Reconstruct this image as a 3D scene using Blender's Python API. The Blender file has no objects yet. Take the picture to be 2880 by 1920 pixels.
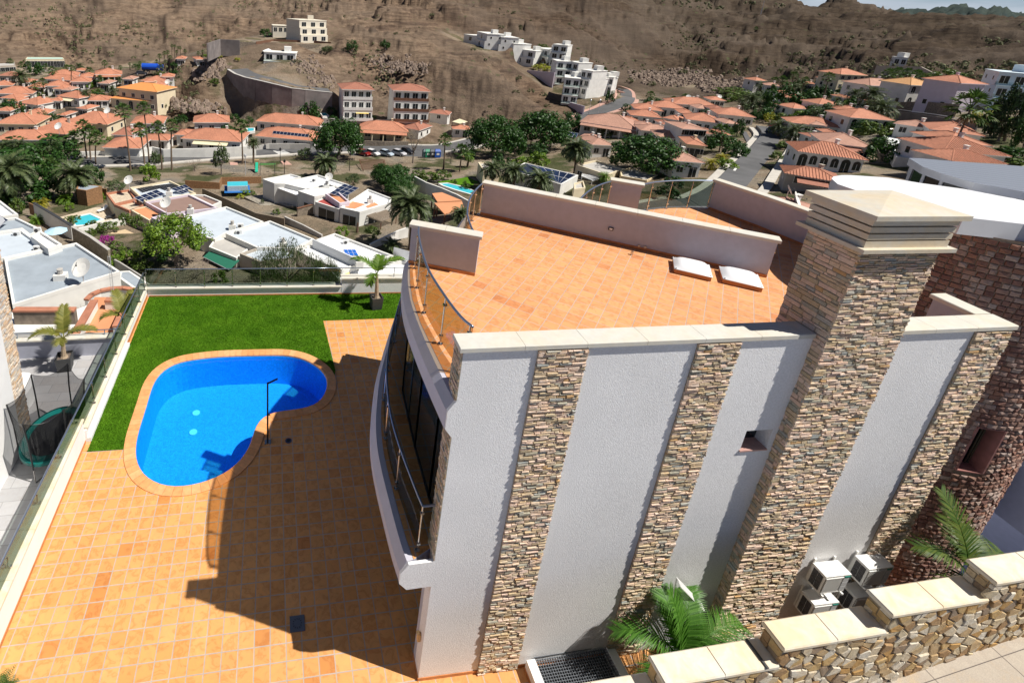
import bpy, math, random
import numpy as np
from mathutils import Vector, Matrix, noise as mn
random.seed(7)
SC = bpy.context.scene
COL = SC.collection
R_ = math.radians
# ---------------------------------------------------------------- camera (solved from the tile grid and the wall edges)
_w = (1.89450059, -0.112437383, 0.160709100)
_t = math.sqrt(sum(a*a for a in _w)); _k = np.array(_w)/_t
_K = np.array([[0, -_k[2], _k[1]], [_k[2], 0, -_k[0]], [-_k[1], _k[0], 0]])
CR = np.eye(3) + math.sin(_t)*_K + (1-math.cos(_t))*_K@_K
CC = np.array([16.0140281, -27.95273, 39.1289203])*0.33
CF, CX, CY = 1496.0838, 1016.65154, 505.168446
def ray(x, y): return CR.T@np.array([(x-CX)/CF, (y-CY)/CF, 1.0])
def pz(x, y, z):
    d = ray(x, y); return CC + d*((z-CC[2])/d[2])
def pdist(x, y, D):
    d = ray(x, y); return CC + d*(D/math.hypot(d[0], d[1]))
def pplane(x, y, o, n):
    d = ray(x, y); o = np.array(o, float); n = np.array(n, float); return CC + d*(((o-CC)@n)/(d@n))
def proj(P):
    v = CR@(np.array(P, float)-CC); return CX+CF*v[0]/v[2], CY+CF*v[1]/v[2]
cam = bpy.data.cameras.new('camera'); co = bpy.data.objects.new('camera', cam); COL.objects.link(co)
cam.sensor_width = 36; cam.lens = CF*36/2880; cam.shift_x = (1440-CX)/2880; cam.shift_y = (CY-960)/2880
cam.clip_end = 20000; cam.clip_start = 0.1
co.matrix_world = Matrix([[CR[0][i], -CR[1][i], -CR[2][i], CC[i]] for i in range(3)] + [[0, 0, 0, 1]])
SC.camera = co
# ---------------------------------------------------------------- light
sun_v = Vector((0.60, -0.278, 1.0)).normalized()
sl = bpy.data.lights.new('sun', 'SUN'); so = bpy.data.objects.new('sun', sl); COL.objects.link(so)
sl.energy = 5.0; sl.angle = R_(0.5); sl.color = (1.0, 0.95, 0.87)
so.rotation_euler = sun_v.to_track_quat('Z', 'Y').to_euler()
elev = math.asin(sun_v.z)
W = bpy.data.worlds.new('World'); SC.world = W; W.use_nodes = True
nt = W.node_tree; nt.nodes.clear()
def N(nt, t, **k):
    n = nt.nodes.new(t)
    for a, b in k.items(): setattr(n, a, b)
    return n
wo = N(nt, 'ShaderNodeOutputWorld'); bg = N(nt, 'ShaderNodeBackground'); bg.inputs[1].default_value = 0.05
sky = N(nt, 'ShaderNodeTexSky', sky_type='NISHITA', sun_disc=False)
sky.sun_elevation = elev; sky.sun_rotation = math.atan2(sun_v.x, sun_v.y); sky.air_density = 1.0; sky.dust_density = 0.6
tc = N(nt, 'ShaderNodeTexCoord'); mp = N(nt, 'ShaderNodeMapping'); mp.inputs['Scale'].default_value = (1.3, 1.3, 9)
nz = N(nt, 'ShaderNodeTexNoise'); nz.inputs['Scale'].default_value = 2.2; nz.inputs['Detail'].default_value = 8; nz.inputs['Roughness'].default_value = .6
cr = N(nt, 'ShaderNodeValToRGB'); cr.color_ramp.elements[0].position = .34; cr.color_ramp.elements[1].position = .60
mx = N(nt, 'ShaderNodeMixRGB'); mx.inputs[2].default_value = (10.5, 11.2, 12.8, 1)
L = nt.links.new
L(tc.outputs['Generated'], mp.inputs[0]); L(mp.outputs[0], nz.inputs[0]); L(nz.outputs['Fac'], cr.inputs[0])
ml = N(nt, 'ShaderNodeMath', operation='MULTIPLY'); 
sz = N(nt, 'ShaderNodeSeparateXYZ'); L(tc.outputs['Generated'], sz.inputs[0]); c2 = N(nt, 'ShaderNodeValToRGB'); c2.color_ramp.elements[0].color = (.9, .9, .9, 1); c2.color_ramp.elements[1].position = .14; c2.color_ramp.elements[1].color = (.04, .04, .04, 1); L(sz.outputs[2], c2.inputs[0]); L(c2.outputs[0], ml.inputs[1]); L(cr.outputs[0], ml.inputs[0]); L(ml.outputs[0], mx.inputs[0]); tn = N(nt, 'ShaderNodeMixRGB', blend_type='MULTIPLY'); tn.inputs[0].default_value = 1; tn.inputs[2].default_value = (.80, 1.0, 1.45, 1); L(sky.outputs[0], tn.inputs[1]); c3 = N(nt, 'ShaderNodeValToRGB'); c3.color_ramp.elements[0].position = .16; c3.color_ramp.elements[0].color = (1.0, 1.0, 1.0, 1); c3.color_ramp.elements[1].position = .40; c3.color_ramp.elements[1].color = (.40, .38, .34, 1); L(sz.outputs[2], c3.inputs[0]); t3 = N(nt, 'ShaderNodeMixRGB', blend_type='MULTIPLY'); t3.inputs[0].default_value = 1; L(tn.outputs[0], t3.inputs[1]); L(c3.outputs[0], t3.inputs[2]); L(t3.outputs[0], mx.inputs[1]); L(mx.outputs[0], bg.inputs[0]); L(bg.outputs[0], wo.inputs[0])
SC.view_settings.view_transform = 'Standard'; SC.view_settings.look = 'None'; SC.view_settings.exposure = 0.34; SC.view_settings.gamma = 1
# ---------------------------------------------------------------- materials
MATS = {}
def newmat(name):
    m = bpy.data.materials.new(name); m.use_nodes = True; t = m.node_tree; b = t.nodes['Principled BSDF']; MATS[name] = m
    return m, t, b
def mix(t, fac, a, b, typ='MIX'):
    n = N(t, 'ShaderNodeMixRGB', blend_type=typ)
    for i, v in ((0, fac), (1, a), (2, b)):
        if hasattr(v, 'is_linked') or isinstance(v, bpy.types.NodeSocket): t.links.new(v, n.inputs[i])
        elif i == 0: n.inputs[0].default_value = v
        else: n.inputs[i].default_value = (*v[:3], 1)
    return n.outputs[0]
def mth(t, op, a, b=None, c=None):
    n = N(t, 'ShaderNodeMath', operation=op)
    for i, v in enumerate((a, b, c)):
        if v is None: continue
        if isinstance(v, bpy.types.NodeSocket): t.links.new(v, n.inputs[i])
        else: n.inputs[i].default_value = v
    return n.outputs[0]
def nois(t, scale, detail=4, rough=.55, vec=None, dist=0):
    n = N(t, 'ShaderNodeTexNoise'); n.inputs['Scale'].default_value = scale; n.inputs['Detail'].default_value = detail
    n.inputs['Roughness'].default_value = rough; n.inputs['Distortion'].default_value = dist
    if vec is None: vec = pos(t)
    t.links.new(vec, n.inputs['Vector']); return n.outputs['Fac']
def pos(t):
    g = N(t, 'ShaderNodeNewGeometry'); return g.outputs['Position']
def objc(t):
    g = N(t, 'ShaderNodeTexCoord'); return g.outputs['Object']
def mapv(t, vec, scale=(1, 1, 1), rot=(0, 0, 0), loc=(0, 0, 0)):
    n = N(t, 'ShaderNodeMapping'); n.inputs['Scale'].default_value = scale; n.inputs['Rotation'].default_value = rot; n.inputs['Location'].default_value = loc
    t.links.new(vec, n.inputs[0]); return n.outputs[0]
def ramp(t, fac, els, interp='LINEAR'):
    n = N(t, 'ShaderNodeValToRGB'); r = n.color_ramp; r.interpolation = interp
    while len(r.elements) < len(els): r.elements.new(.5)
    for e, (p, c) in zip(r.elements, els): e.position = p; e.color = (*c, 1) if len(c) == 3 else c
    t.links.new(fac, n.inputs[0]); return n.outputs[0]
def g(v): return (v, v, v)
def bump(t, b, h, strength=.3, dist=.02):
    n = N(t, 'ShaderNodeBump'); n.inputs['Strength'].default_value = strength; n.inputs['Distance'].default_value = dist
    t.links.new(h, n.inputs['Height']); t.links.new(n.outputs[0], b.inputs['Normal'])
def setc(t, b, c):
    if isinstance(c, bpy.types.NodeSocket): t.links.new(c, b.inputs['Base Color'])
    else: b.inputs['Base Color'].default_value = (*c, 1)
def simple(name, c, rough=.7, var=.12, scale=3, bmp=0, bscale=60, metal=0, spec=None, var2=0, scale2=.3):
    m, t, b = newmat(name)
    col = c
    if var:
        f = nois(t, scale, 5); v = ramp(t, f, [(.3, g(1-var)), (.7, g(1+var*.6))]); col = mix(t, 1, c, v, 'MULTIPLY')
    if var2:
        f = nois(t, scale2, 3); v = ramp(t, f, [(.35, g(1-var2)), (.65, g(1))]); col = mix(t, 1, col, v, 'MULTIPLY')
    setc(t, b, col); b.inputs['Roughness'].default_value = rough; b.inputs['Metallic'].default_value = metal
    if spec is not None: b.inputs['Specular IOR Level'].default_value = spec
    if bmp: bump(t, b, nois(t, bscale, 4), bmp, .01)
    return m
def tilemat(name, ang, ox, oy, tx, ty, cols, grout, gw=.022, rough=.55, streak=1.0, off=0.0, darkp=.06):
    m, t, b = newmat(name)
    p = mapv(t, pos(t), loc=(-ox, -oy, 0)); p = mapv(t, p, rot=(0, 0, -ang))
    s = N(t, 'ShaderNodeSeparateXYZ'); t.links.new(p, s.inputs[0])
    u = mth(t, 'DIVIDE', s.outputs[0], tx); v = mth(t, 'DIVIDE', s.outputs[1], ty)
    iv = mth(t, 'FLOOR', v)
    if off: u = mth(t, 'ADD', u, mth(t, 'MULTIPLY', mth(t, 'MODULO', iv, 2.0), off))
    iu = mth(t, 'FLOOR', u); fu = mth(t, 'SUBTRACT', u, iu); fv = mth(t, 'SUBTRACT', v, iv)
    cb = N(t, 'ShaderNodeCombineXYZ'); t.links.new(iu, cb.inputs[0]); t.links.new(iv, cb.inputs[1])
    wn = N(t, 'ShaderNodeTexWhiteNoise'); t.links.new(cb.outputs[0], wn.inputs['Vector'])
    du = mth(t, 'MULTIPLY', mth(t, 'MINIMUM', fu, mth(t, 'SUBTRACT', 1.0, fu)), tx)
    dv = mth(t, 'MULTIPLY', mth(t, 'MINIMUM', fv, mth(t, 'SUBTRACT', 1.0, fv)), ty)
    d = mth(t, 'MINIMUM', du, dv)
    gm = ramp(t, d, [(gw*.35, g(1)), (gw*.6, g(0))])
    base = ramp(t, wn.outputs['Value'], cols)
    # swirls fired into each tile: the noise is shifted tile by tile
    sh = N(t, 'ShaderNodeVectorMath', operation='MULTIPLY_ADD'); t.links.new(wn.outputs['Color'], sh.inputs[0]); sh.inputs[1].default_value = (37, 23, 11); t.links.new(p, sh.inputs[2])
    st = nois(t, 4.5, 3, .5, sh.outputs[0], dist=1.2)
    stc = ramp(t, st, [(.38, (1.10, 1.06, 1.0)), (.52, (1, 1, 1)), (.60, (.90, .80, .70)), (.68, (1, 1, 1))])
    base = mix(t, streak, base, stc, 'MULTIPLY')
    # a few over-fired darker tiles
    dk = ramp(t, wn.outputs['Value'], [(darkp-.005, (.92, .82, .76)), (darkp, (1, 1, 1))], 'LINEAR'); base = mix(t, 1, base, dk, 'MULTIPLY')
    big = ramp(t, nois(t, .35, 4), [(.35, g(.92)), (.65, g(1.05))]); base = mix(t, 1, base, big, 'MULTIPLY')
    gn = mix(t, nois(t, 1.3, 3), grout, tuple(c*.55 for c in grout))
    setc(t, b, mix(t, gm, base, gn)); b.inputs['Roughness'].default_value = rough
    inv = mth(t, 'SUBTRACT', 1.0, gm); bump(t, b, inv, .5, .004)
    return m
white = simple('white_render', (.80, .80, .79), .8, .05, 2, .25, 90)
grey_wall = simple('lilac_grey_render', (.44, .455, .54), .85, .07, 6, .5, 70, var2=.06, scale2=.5)
front_wall = simple('pale_grey_render', (.84, .84, .845), .85, .10, 26, .7, 55, var2=.07, scale2=.6)
eave_mat = simple('lilac_paint', (.50, .49, .56), .6, .05, 4)
cope_mat = None
def slabmat(name, c1, c2, ox=0, scale=1.0):
    m, t, b = newmat(name)
    f = nois(t, 1.6*scale, 6, .65, dist=.6); f2 = nois(t, 9, 4)
    c = ramp(t, f, [(.40, c1), (.62, c2)]); c = mix(t, 1, c, ramp(t, f2, [(.3, g(.93)), (.7, g(1.03))]), 'MULTIPLY')
    setc(t, b, c); b.inputs['Roughness'].default_value = .65; bump(t, b, f2, .2, .003); return m
cope_mat = slabmat('sandstone_coping', (.60, .585, .53), (.62, .57, .47))
cope_warm = slabmat('warm_sandstone_coping', (.66, .63, .55), (.70, .57, .38), scale=1.3)
cap_mat = slabmat('chimney_cap_stone', (.56, .53, .46), (.60, .51, .37))
pav_mat = slabmat('pavement_stone', (.58, .52, .44), (.60, .50, .38), scale=2)
terr_tile = tilemat('terracotta_terrace', 0, 0, 0, .33, .33, [(0, (.60, .28, .085)), (.15, (.63, .305, .10)), (.4, (.665, .33, .115)), (.65, (.635, .305, .10)), (.85, (.68, .345, .125)), (1, (.62, .285, .09))], (.52, .45, .40), gw=.022, darkp=.03)
deck_tile = tilemat('terracotta_deck', R_(46), 9.42, -.71, .30, .30, [(0, (.61, .28, .12)), (.1, (.65, .31, .135)), (.4, (.68, .335, .15)), (.7, (.65, .31, .135)), (1, (.69, .35, .155))], (.60, .48, .40), gw=.017, darkp=.022)
skirt = simple('terracotta_skirting', (.50, .20, .07), .6, .2, 8)
pool_cope = simple('terracotta_pool_coping', (.78, .33, .13), .55, .16, 7, .3, 40)
def stonemat(name, cols, rough=.85):
    m, t, b = newmat(name)
    gi = N(t, 'ShaderNodeNewGeometry'); c = ramp(t, gi.outputs['Random Per Island'], cols, 'CONSTANT')
    f = nois(t, 22, 6, .7); c = mix(t, 1, c, ramp(t, f, [(.25, g(.72)), (.55, g(1.05)), (.8, g(1.2))]), 'MULTIPLY')
    f3 = nois(t, 7, 3); c = mix(t, .5, c, ramp(t, f3, [(.4, (1, .92, .78)), (.6, (.95, 1, 1.04))]), 'MULTIPLY')
    setc(t, b, c); b.inputs['Roughness'].default_value = rough; bump(t, b, f, .9, .012); return m
stone = stonemat('stacked_ledge_stone', [(0, (.64, .48, .36)), (.16, (.54, .43, .30)), (.30, (.68, .50, .40)), (.42, (.38, .36, .29)), (.50, (.55, .42, .27)), (.58, (.43, .40, .34)), (.66, (.70, .54, .43)), (.80, (.50, .40, .26)), (.90, (.64, .50, .37)), (.95, (.52, .33, .16)), (.97, (.38, .39, .37))])
red_stone = stonemat('burgundy_split_stone', [(0, (.24, .125, .095)), (.2, (.30, .18, .14)), (.4, (.19, .095, .075)), (.55, (.36, .25, .21)), (.7, (.27, .14, .10)), (.85, (.38, .29, .25))])
rubble = stonemat('rubble_stone', [(0, (.46, .33, .18)), (.12, (.56, .47, .34)), (.25, (.34, .21, .10)), (.38, (.60, .53, .42)), (.5, (.50, .34, .15)), (.62, (.30, .22, .15)), (.72, (.52, .43, .29)), (.84, (.62, .56, .46)), (.91, (.44, .26, .09))])
mortar = simple('mortar', (.30, .25, .19), .95, .2, 20, .5, 60)
steel, t_, b_ = newmat('brushed_steel'); setc(t_, b_, (.62, .60, .57)); b_.inputs['Metallic'].default_value = 1; b_.inputs['Roughness'].default_value = .22
rail_m, t_, b_ = newmat('blue_grey_rail'); setc(t_, b_, (.28, .33, .42)); b_.inputs['Metallic'].default_value = .8; b_.inputs['Roughness'].default_value = .3
def glassmat(name, tint, gl=.12):
    m, t, b = newmat(name); t.nodes.remove(b); o = t.nodes['Material Output']
    tr = N(t, 'ShaderNodeBsdfTransparent'); tr.inputs[0].default_value = (*tint, 1); gs = N(t, 'ShaderNodeBsdfGlossy'); gs.inputs['Roughness'].default_value = .03
    lw = N(t, 'ShaderNodeLayerWeight'); pw = N(t, 'ShaderNodeMath', operation='POWER'); pw.inputs[1].default_value = 5; t.links.new(lw.outputs['Facing'], pw.inputs[0]); fr = N(t, 'ShaderNodeMath', operation='MULTIPLY_ADD'); fr.inputs[1].default_value = .5; fr.inputs[2].default_value = .03; t.links.new(pw.outputs[0], fr.inputs[0]); ms = N(t, 'ShaderNodeMixShader')
    t.links.new(fr.outputs[0], ms.inputs[0]); t.links.new(tr.outputs[0], ms.inputs[1]); t.links.new(gs.outputs[0], ms.inputs[2]); t.links.new(ms.outputs[0], o.inputs[0]); return m
brown_glass = glassmat('bronze_glass', (.74, .66, .52)); green_glass = glassmat('green_grey_glass', (.60, .66, .62)); clear_glass = glassmat('clear_glass', (.88, .93, .92))
dark_win, t_, b_ = newmat('dark_window_glass'); setc(t_, b_, (.018, .022, .026)); b_.inputs['Roughness'].default_value = .06
black = simple('black_paint', (.012, .013, .015), .45, 0)
charcoal = simple('charcoal_paint', (.045, .047, .05), .6, .2, 10)
water_m, t_, b_ = newmat('pool_water'); t_.nodes.remove(b_)
tr = N(t_, 'ShaderNodeBsdfTransparent'); tr.inputs[0].default_value = (.45, .93, 1, 1); gs = N(t_, 'ShaderNodeBsdfGlossy'); gs.inputs['Roughness'].default_value = .02
fr = N(t_, 'ShaderNodeFresnel'); fr.inputs[0].default_value = 1.33; ms = N(t_, 'ShaderNodeMixShader'); bp = N(t_, 'ShaderNodeBump'); bp.inputs['Strength'].default_value = .35; bp.inputs['Distance'].default_value = .02
t_.links.new(nois(t_, 9, 4), bp.inputs['Height']); t_.links.new(bp.outputs[0], gs.inputs['Normal']); t_.links.new(bp.outputs[0], fr.inputs['Normal'])
t_.links.new(fr.outputs[0], ms.inputs[0]); t_.links.new(tr.outputs[0], ms.inputs[1]); t_.links.new(gs.outputs[0], ms.inputs[2]); t_.links.new(ms.outputs[0], t_.nodes['Material Output'].inputs[0])
def mosaicmat(name, c1, c2, s=.035):
    m, t, b = newmat(name); p = pos(t); sp = N(t, 'ShaderNodeSeparateXYZ'); t.links.new(p, sp.inputs[0])
    vm = N(t, 'ShaderNodeVectorMath', operation='SCALE'); vm.inputs['Scale'].default_value = 1/s; t.links.new(p, vm.inputs[0]); fl = N(t, 'ShaderNodeVectorMath', operation='FLOOR'); t.links.new(vm.outputs[0], fl.inputs[0])
    wn = N(t, 'ShaderNodeTexWhiteNoise'); t.links.new(fl.outputs[0], wn.inputs['Vector']); c = ramp(t, wn.outputs['Value'], [(0, c1), (1, c2)])
    fx = mth(t, 'FRACT', mth(t, 'DIVIDE', sp.outputs[0], s)); fy = mth(t, 'FRACT', mth(t, 'DIVIDE', sp.outputs[1], s))
    e = mth(t, 'LESS_THAN', mth(t, 'MINIMUM', fx, fy), .12); gn_ = N(t, 'ShaderNodeNewGeometry'); sn = N(t, 'ShaderNodeSeparateXYZ'); t.links.new(gn_.outputs['Normal'], sn.inputs[0]); c = mix(t, mth(t, 'MULTIPLY', e, mth(t, 'MULTIPLY', mth(t, 'ABSOLUTE', sn.outputs[2]), .4)), c, (.30, .58, .85))
    f = ramp(t, nois(t, 5, 5, .6, dist=1.5), [(.42, g(.96)), (.55, g(1.12)), (.62, g(.98))]); c = mix(t, 1, c, f, 'MULTIPLY')
    setc(t, b, c); b.inputs['Roughness'].default_value = .4; return m
pool_floor = mosaicmat('blue_mosaic', (.002, .24, .72), (.01, .33, .88))
# ---------------------------------------------------------------- mesh builder
def wloc(o):
    v = Vector((0, 0, 0))
    while o is not None: v += o.location; o = o.parent
    return v
class M:
    def __init__(s): s.v = []; s.f = []; s.m = []
    def add(s, vs, fs, mi=0):
        n = len(s.v); s.v += [tuple(map(float, v)) for v in vs]; s.f += [tuple(i+n for i in f) for f in fs]; s.m += [mi]*len(fs)
    def poly(s, pts, mi=0): s.add(pts, [tuple(range(len(pts)))], mi)
    def hexa(s, b, t, mi=0):  # two quads, bottom & top
        s.add(list(b)+list(t), [(3, 2, 1, 0), (4, 5, 6, 7), (0, 1, 5, 4), (1, 2, 6, 5), (2, 3, 7, 6), (3, 0, 4, 7)], mi)
    def box(s, a, b, mi=0):
        x0, y0, z0 = a; x1, y1, z1 = b; s.hexa([(x0, y0, z0), (x1, y0, z0), (x1, y1, z0), (x0, y1, z0)], [(x0, y0, z1), (x1, y0, z1), (x1, y1, z1), (x0, y1, z1)], mi)
    def obox(s, c, u, v, w, mi=0):  # centre, half vectors
        c, u, v, w = [Vector(q) for q in (c, u, v, w)]
        s.hexa([c-u-v-w, c+u-v-w, c+u+v-w, c-u+v-w], [c-u-v+w, c+u-v+w, c+u+v+w, c-u+v+w], mi)
    def seg(s, a, b, wd, z0, z1, mi=0):  # wall segment in plan a->b of width wd
        a = Vector((a[0], a[1])); b = Vector((b[0], b[1])); d = (b-a).normalized(); n = Vector((-d.y, d.x))*wd/2
        q = [a-n, b-n, b+n, a+n]; z0a, z0b = z0 if isinstance(z0, tuple) else (z0, z0); z1a, z1b = z1 if isinstance(z1, tuple) else (z1, z1)
        s.hexa([(*q[0], z0a), (*q[1], z0b), (*q[2], z0b), (*q[3], z0a)], [(*q[0], z1a), (*q[1], z1b), (*q[2], z1b), (*q[3], z1a)], mi)
    def prism(s, pts, z0, z1, mi=0, mtop=None, bottom=True):
        n = len(pts); z0s = z0 if hasattr(z0, '__len__') else [z0]*n; z1s = z1 if hasattr(z1, '__len__') else [z1]*n
        vs = [(p[0], p[1], z) for p, z in zip(pts, z0s)]+[(p[0], p[1], z) for p, z in zip(pts, z1s)]
        s.add(vs, [(i, (i+1) % n, (i+1) % n+n, i+n) for i in range(n)], mi)
        s.add(vs[n:], [tuple(range(n))], mi if mtop is None else mtop)
        if bottom: s.add(vs[:n], [tuple(range(n))[::-1]], mi)
    def strip(s, A, B, mi=0, closed=False):
        n = len(A); k = n if closed else n-1
        s.add(list(A)+list(B), [(i, (i+1) % n, (i+1) % n+n, i+n) for i in range(k)], mi)
    def sweep(s, path, prof, mi=0, closed=False):
        # path: [(x,y)], prof: [(offset to the left normal, z)] closed profile
        P = [Vector((p[0], p[1])) for p in path]; n = len(P); rows = []
        for i in range(n):
            a = P[i-1] if (i > 0 or closed) else P[i]; b = P[(i+1) % n] if (i < n-1 or closed) else P[i]
            d = (b-a).normalized(); nn = Vector((-d.y, d.x)); rows.append([(P[i].x+nn.x*o, P[i].y+nn.y*o, z) for o, z in prof])
        m = len(prof); vs = [v for r in rows for v in r]; fs = []
        for i in range(n if closed else n-1):
            j = (i+1) % n
            for k in range(m): fs.append((i*m+k, j*m+k, j*m+(k+1) % m, i*m+(k+1) % m))
        if not closed: fs += [tuple(range(m))[::-1], tuple((n-1)*m+k for k in range(m))]
        s.add(vs, fs, mi)
    def tube(s, pts, r, n=8, mi=0, cap=True):
        P = [Vector(p) for p in pts]; rs = r if hasattr(r, '__len__') else [r]*len(P); vs = []; fs = []
        for i, p in enumerate(P):
            d = (P[min(i+1, len(P)-1)]-P[max(i-1, 0)]).normalized(); a = d.orthogonal().normalized() if abs(d.z) < .99 else Vector((1, 0, 0)); a = (a-d*a.dot(d)).normalized(); b = d.cross(a)
            if abs(d.z) < .99: a = d.cross(Vector((0, 0, 1))).normalized(); b = d.cross(a)
            for k in range(n):
                t = 2*math.pi*k/n; vs.append(p+(a*math.cos(t)+b*math.sin(t))*rs[i])
        for i in range(len(P)-1):
            for k in range(n): fs.append((i*n+k, i*n+(k+1) % n, (i+1)*n+(k+1) % n, (i+1)*n+k))
        if cap: fs += [tuple(range(n))[::-1], tuple((len(P)-1)*n+k for k in range(n))]
        s.add(vs, fs, mi)
    def disc(s, c, r, z0, z1, n=20, mi=0): s.prism([(c[0]+r*math.cos(2*math.pi*k/n), c[1]+r*math.sin(2*math.pi*k/n)) for k in range(n)], z0, z1, mi)
    def done(s, name, mats, parent=None, smooth=False, label=None, cat=None, group=None, kind=None, base=None):
        if not isinstance(mats, (list, tuple)): mats = [mats]
        V = np.array(s.v, dtype=float)
        if parent is not None: off = np.array(wloc(parent)); loc = None
        elif kind: off = np.zeros(3); loc = None
        else:
            mn_, mx_ = V.min(0), V.max(0); off = np.array(base if base is not None else ((mn_[0]+mx_[0])/2, (mn_[1]+mx_[1])/2, mn_[2])); loc = off
        me = bpy.data.meshes.new(name); me.from_pydata([tuple(v) for v in (V-off)], [], s.f)
        for m_ in mats: me.materials.append(m_)
        if len(mats) > 1: me.polygons.foreach_set('material_index', s.m)
        if smooth: me.polygons.foreach_set('use_smooth', [True]*len(s.f))
        me.update(); o = bpy.data.objects.new(name, me); COL.objects.link(o)
        if loc is not None: o.location = loc
        if parent is not None: o.parent = parent
        tag(o, label, cat, group, kind); return o
def tag(o, label=None, cat=None, group=None, kind=None):
    if label: o['label'] = label
    if cat: o['category'] = cat
    if group: o['group'] = group
    if kind: o['kind'] = kind
def E(name, loc, label=None, cat=None, group=None):
    o = bpy.data.objects.new(name, None); COL.objects.link(o); o.location = [float(a) for a in loc]; o.empty_display_size = .2; tag(o, label, cat, group); return o
KIDS = {}
def copy_tree(o, parent=None):
    c = o.copy(); COL.objects.link(c)
    if parent is not None: c.parent = parent
    for ch in o.children: copy_tree(ch, c)
    return c
def place(proto, loc, rz=0, sc=1, label=None, group=None, used=set()):
    if proto.name not in used: used.add(proto.name); o = proto
    else: o = copy_tree(proto)
    o.location = [float(a) for a in loc]; o.rotation_euler = (0, 0, rz); o.scale = (sc, sc, sc) if not hasattr(sc, '__len__') else sc
    if label: o['label'] = label
    if group: o['group'] = group
    return o
# ================================================================ near: the modern house and its terrace
PH = -0.0198273858; HO = (8.225, -2.646)
HU = Vector((math.cos(PH), math.sin(PH))); HN = Vector((-math.sin(PH), math.cos(PH)))
def F(u, v, z=None):
    x = HO[0]+HU.x*u+HN.x*v; y = HO[1]+HU.y*u+HN.y*v
    return (x, y) if z is None else (x, y, z)
def fbox(mb, u0, v0, z0, u1, v1, z1, mi=0):
    q = [F(u0, v0), F(u1, v0), F(u1, v1), F(u0, v1)]; mb.hexa([(*p, z0) for p in q], [(*p, z1) for p in q], mi)
def stones(mb, o, u, n, wd, z0, z1, ch=(.028, .058), ln=(.08, .26), dp=(.010, .038), ragged=.012, mi=0, gap=.0025):
    rr = random.Random(int(o[0]*97+z0*13+wd*31)); z = z0
    while z < z1-.01:
        h = min(rr.uniform(*ch), z1-z); a = -rr.uniform(0, ragged)
        while a < wd:
            l = rr.uniform(*ln); b = min(a+l, wd+rr.uniform(-ragged, ragged))
            if wd-b < .05: b = wd+rr.uniform(-ragged, ragged)
            d = dp[0]+(dp[1]-dp[0])*rr.random()**1.3; t = [d+rr.uniform(-.008, .006) for _ in range(4)]
            a2, b2, za, zb_ = a+gap, b-gap, z+gap*.6, z+h-gap*.6
            if b2 > a2:
                P = lambda s, zz, q: (o[0]+u[0]*s+n[0]*q, o[1]+u[1]*s+n[1]*q, zz)
                e = .006
                mb.add([P(a2, za, -.01), P(b2, za, -.01), P(b2, zb_, -.01), P(a2, zb_, -.01), P(a2+e, za+e, t[0]), P(b2-e, za+e, t[1]), P(b2-e, zb_-e, t[2]), P(a2+e, zb_-e, t[3])],
                       [(4, 5, 6, 7), (0, 1, 5, 4), (1, 2, 6, 5), (2, 3, 7, 6), (3, 0, 4, 7)], mi)
            a = b
        z += h
house = E('modern_house', (*HO, 0), 'pale grey house with stone strips, wide chimney and tiled roof deck beside the pool', 'house')
w = M()
for (u0, u1, z0, z1) in ((0, 5.62, 0, 7.86), (5.62, 6.17, 0, 5.43), (5.62, 6.17, 5.88, 7.86), (6.17, 10.53, 0, 7.86)): fbox(w, u0, 0, z0, u1, .30, z1)
w.done('front_wall', front_wall, house)
w = M()  # ends of the slabs seen in the wall plane
for pts in ([(0, 6.92), (-.13, 6.72), (-.13, 6.36), (-.01, 6.19), (0, 6.19)], [(0, 3.34), (-.48, 3.32), (-.62, 3.10), (-.62, 2.86), (-.47, 2.68), (0, 2.70)]):
    n = len(pts); vs = [F(u, -.002, z) for u, z in pts]+[F(u, .06, z) for u, z in pts]
    w.add(vs, [tuple(range(n))[::-1], tuple(range(n, 2*n))]+[(i, (i+1) % n, (i+1) % n+n, i+n) for i in range(n)])
w.done('slab_end', front_wall, house)
w = M(); fbox(w, 5.60, .26, 5.40, 6.19, .29, 5.90); w.done('window_pane', dark_win, house)
w = M(); fbox(w, 5.60, -.03, 5.415, 6.17, .26, 5.445); w.done('window_sill', simple('rose_marble', (.50, .30, .26), .3, .2, 9), house)
for (u0, u1, nm) in ((1.235, 2.085, 0), (4.06, 4.86, 0), (9.69, 10.50, 0)):
    w = M(); fbox(w, u0, -.03, 0.02, u1, -.001, 7.845, 1); stones(w, F(u0, -.03), HU, -HN, u1-u0, .02, 7.84); w.done('stone_strip', [stone, mortar], house)
# stone on the wall's end, up the side
w = M()
for z0, z1 in ((6.93, 7.85), (3.36, 6.2)):
    q = F(-.02, .36); fbox(w, -.02, .0, z0, -.001, .36, z1, 1); stones(w, q, -HN, -HU, .36, z0, z1, dp=(.004, .02))
w.done('stone_end_facing', [stone, mortar], house)
w = M(); q = [F(0.001, .30), F(0.001, .44), F(.4, .44), F(.4, .30)]; w.prism(q, 0, 2.7); w.done('corner_pier', grey_wall, house)
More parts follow.
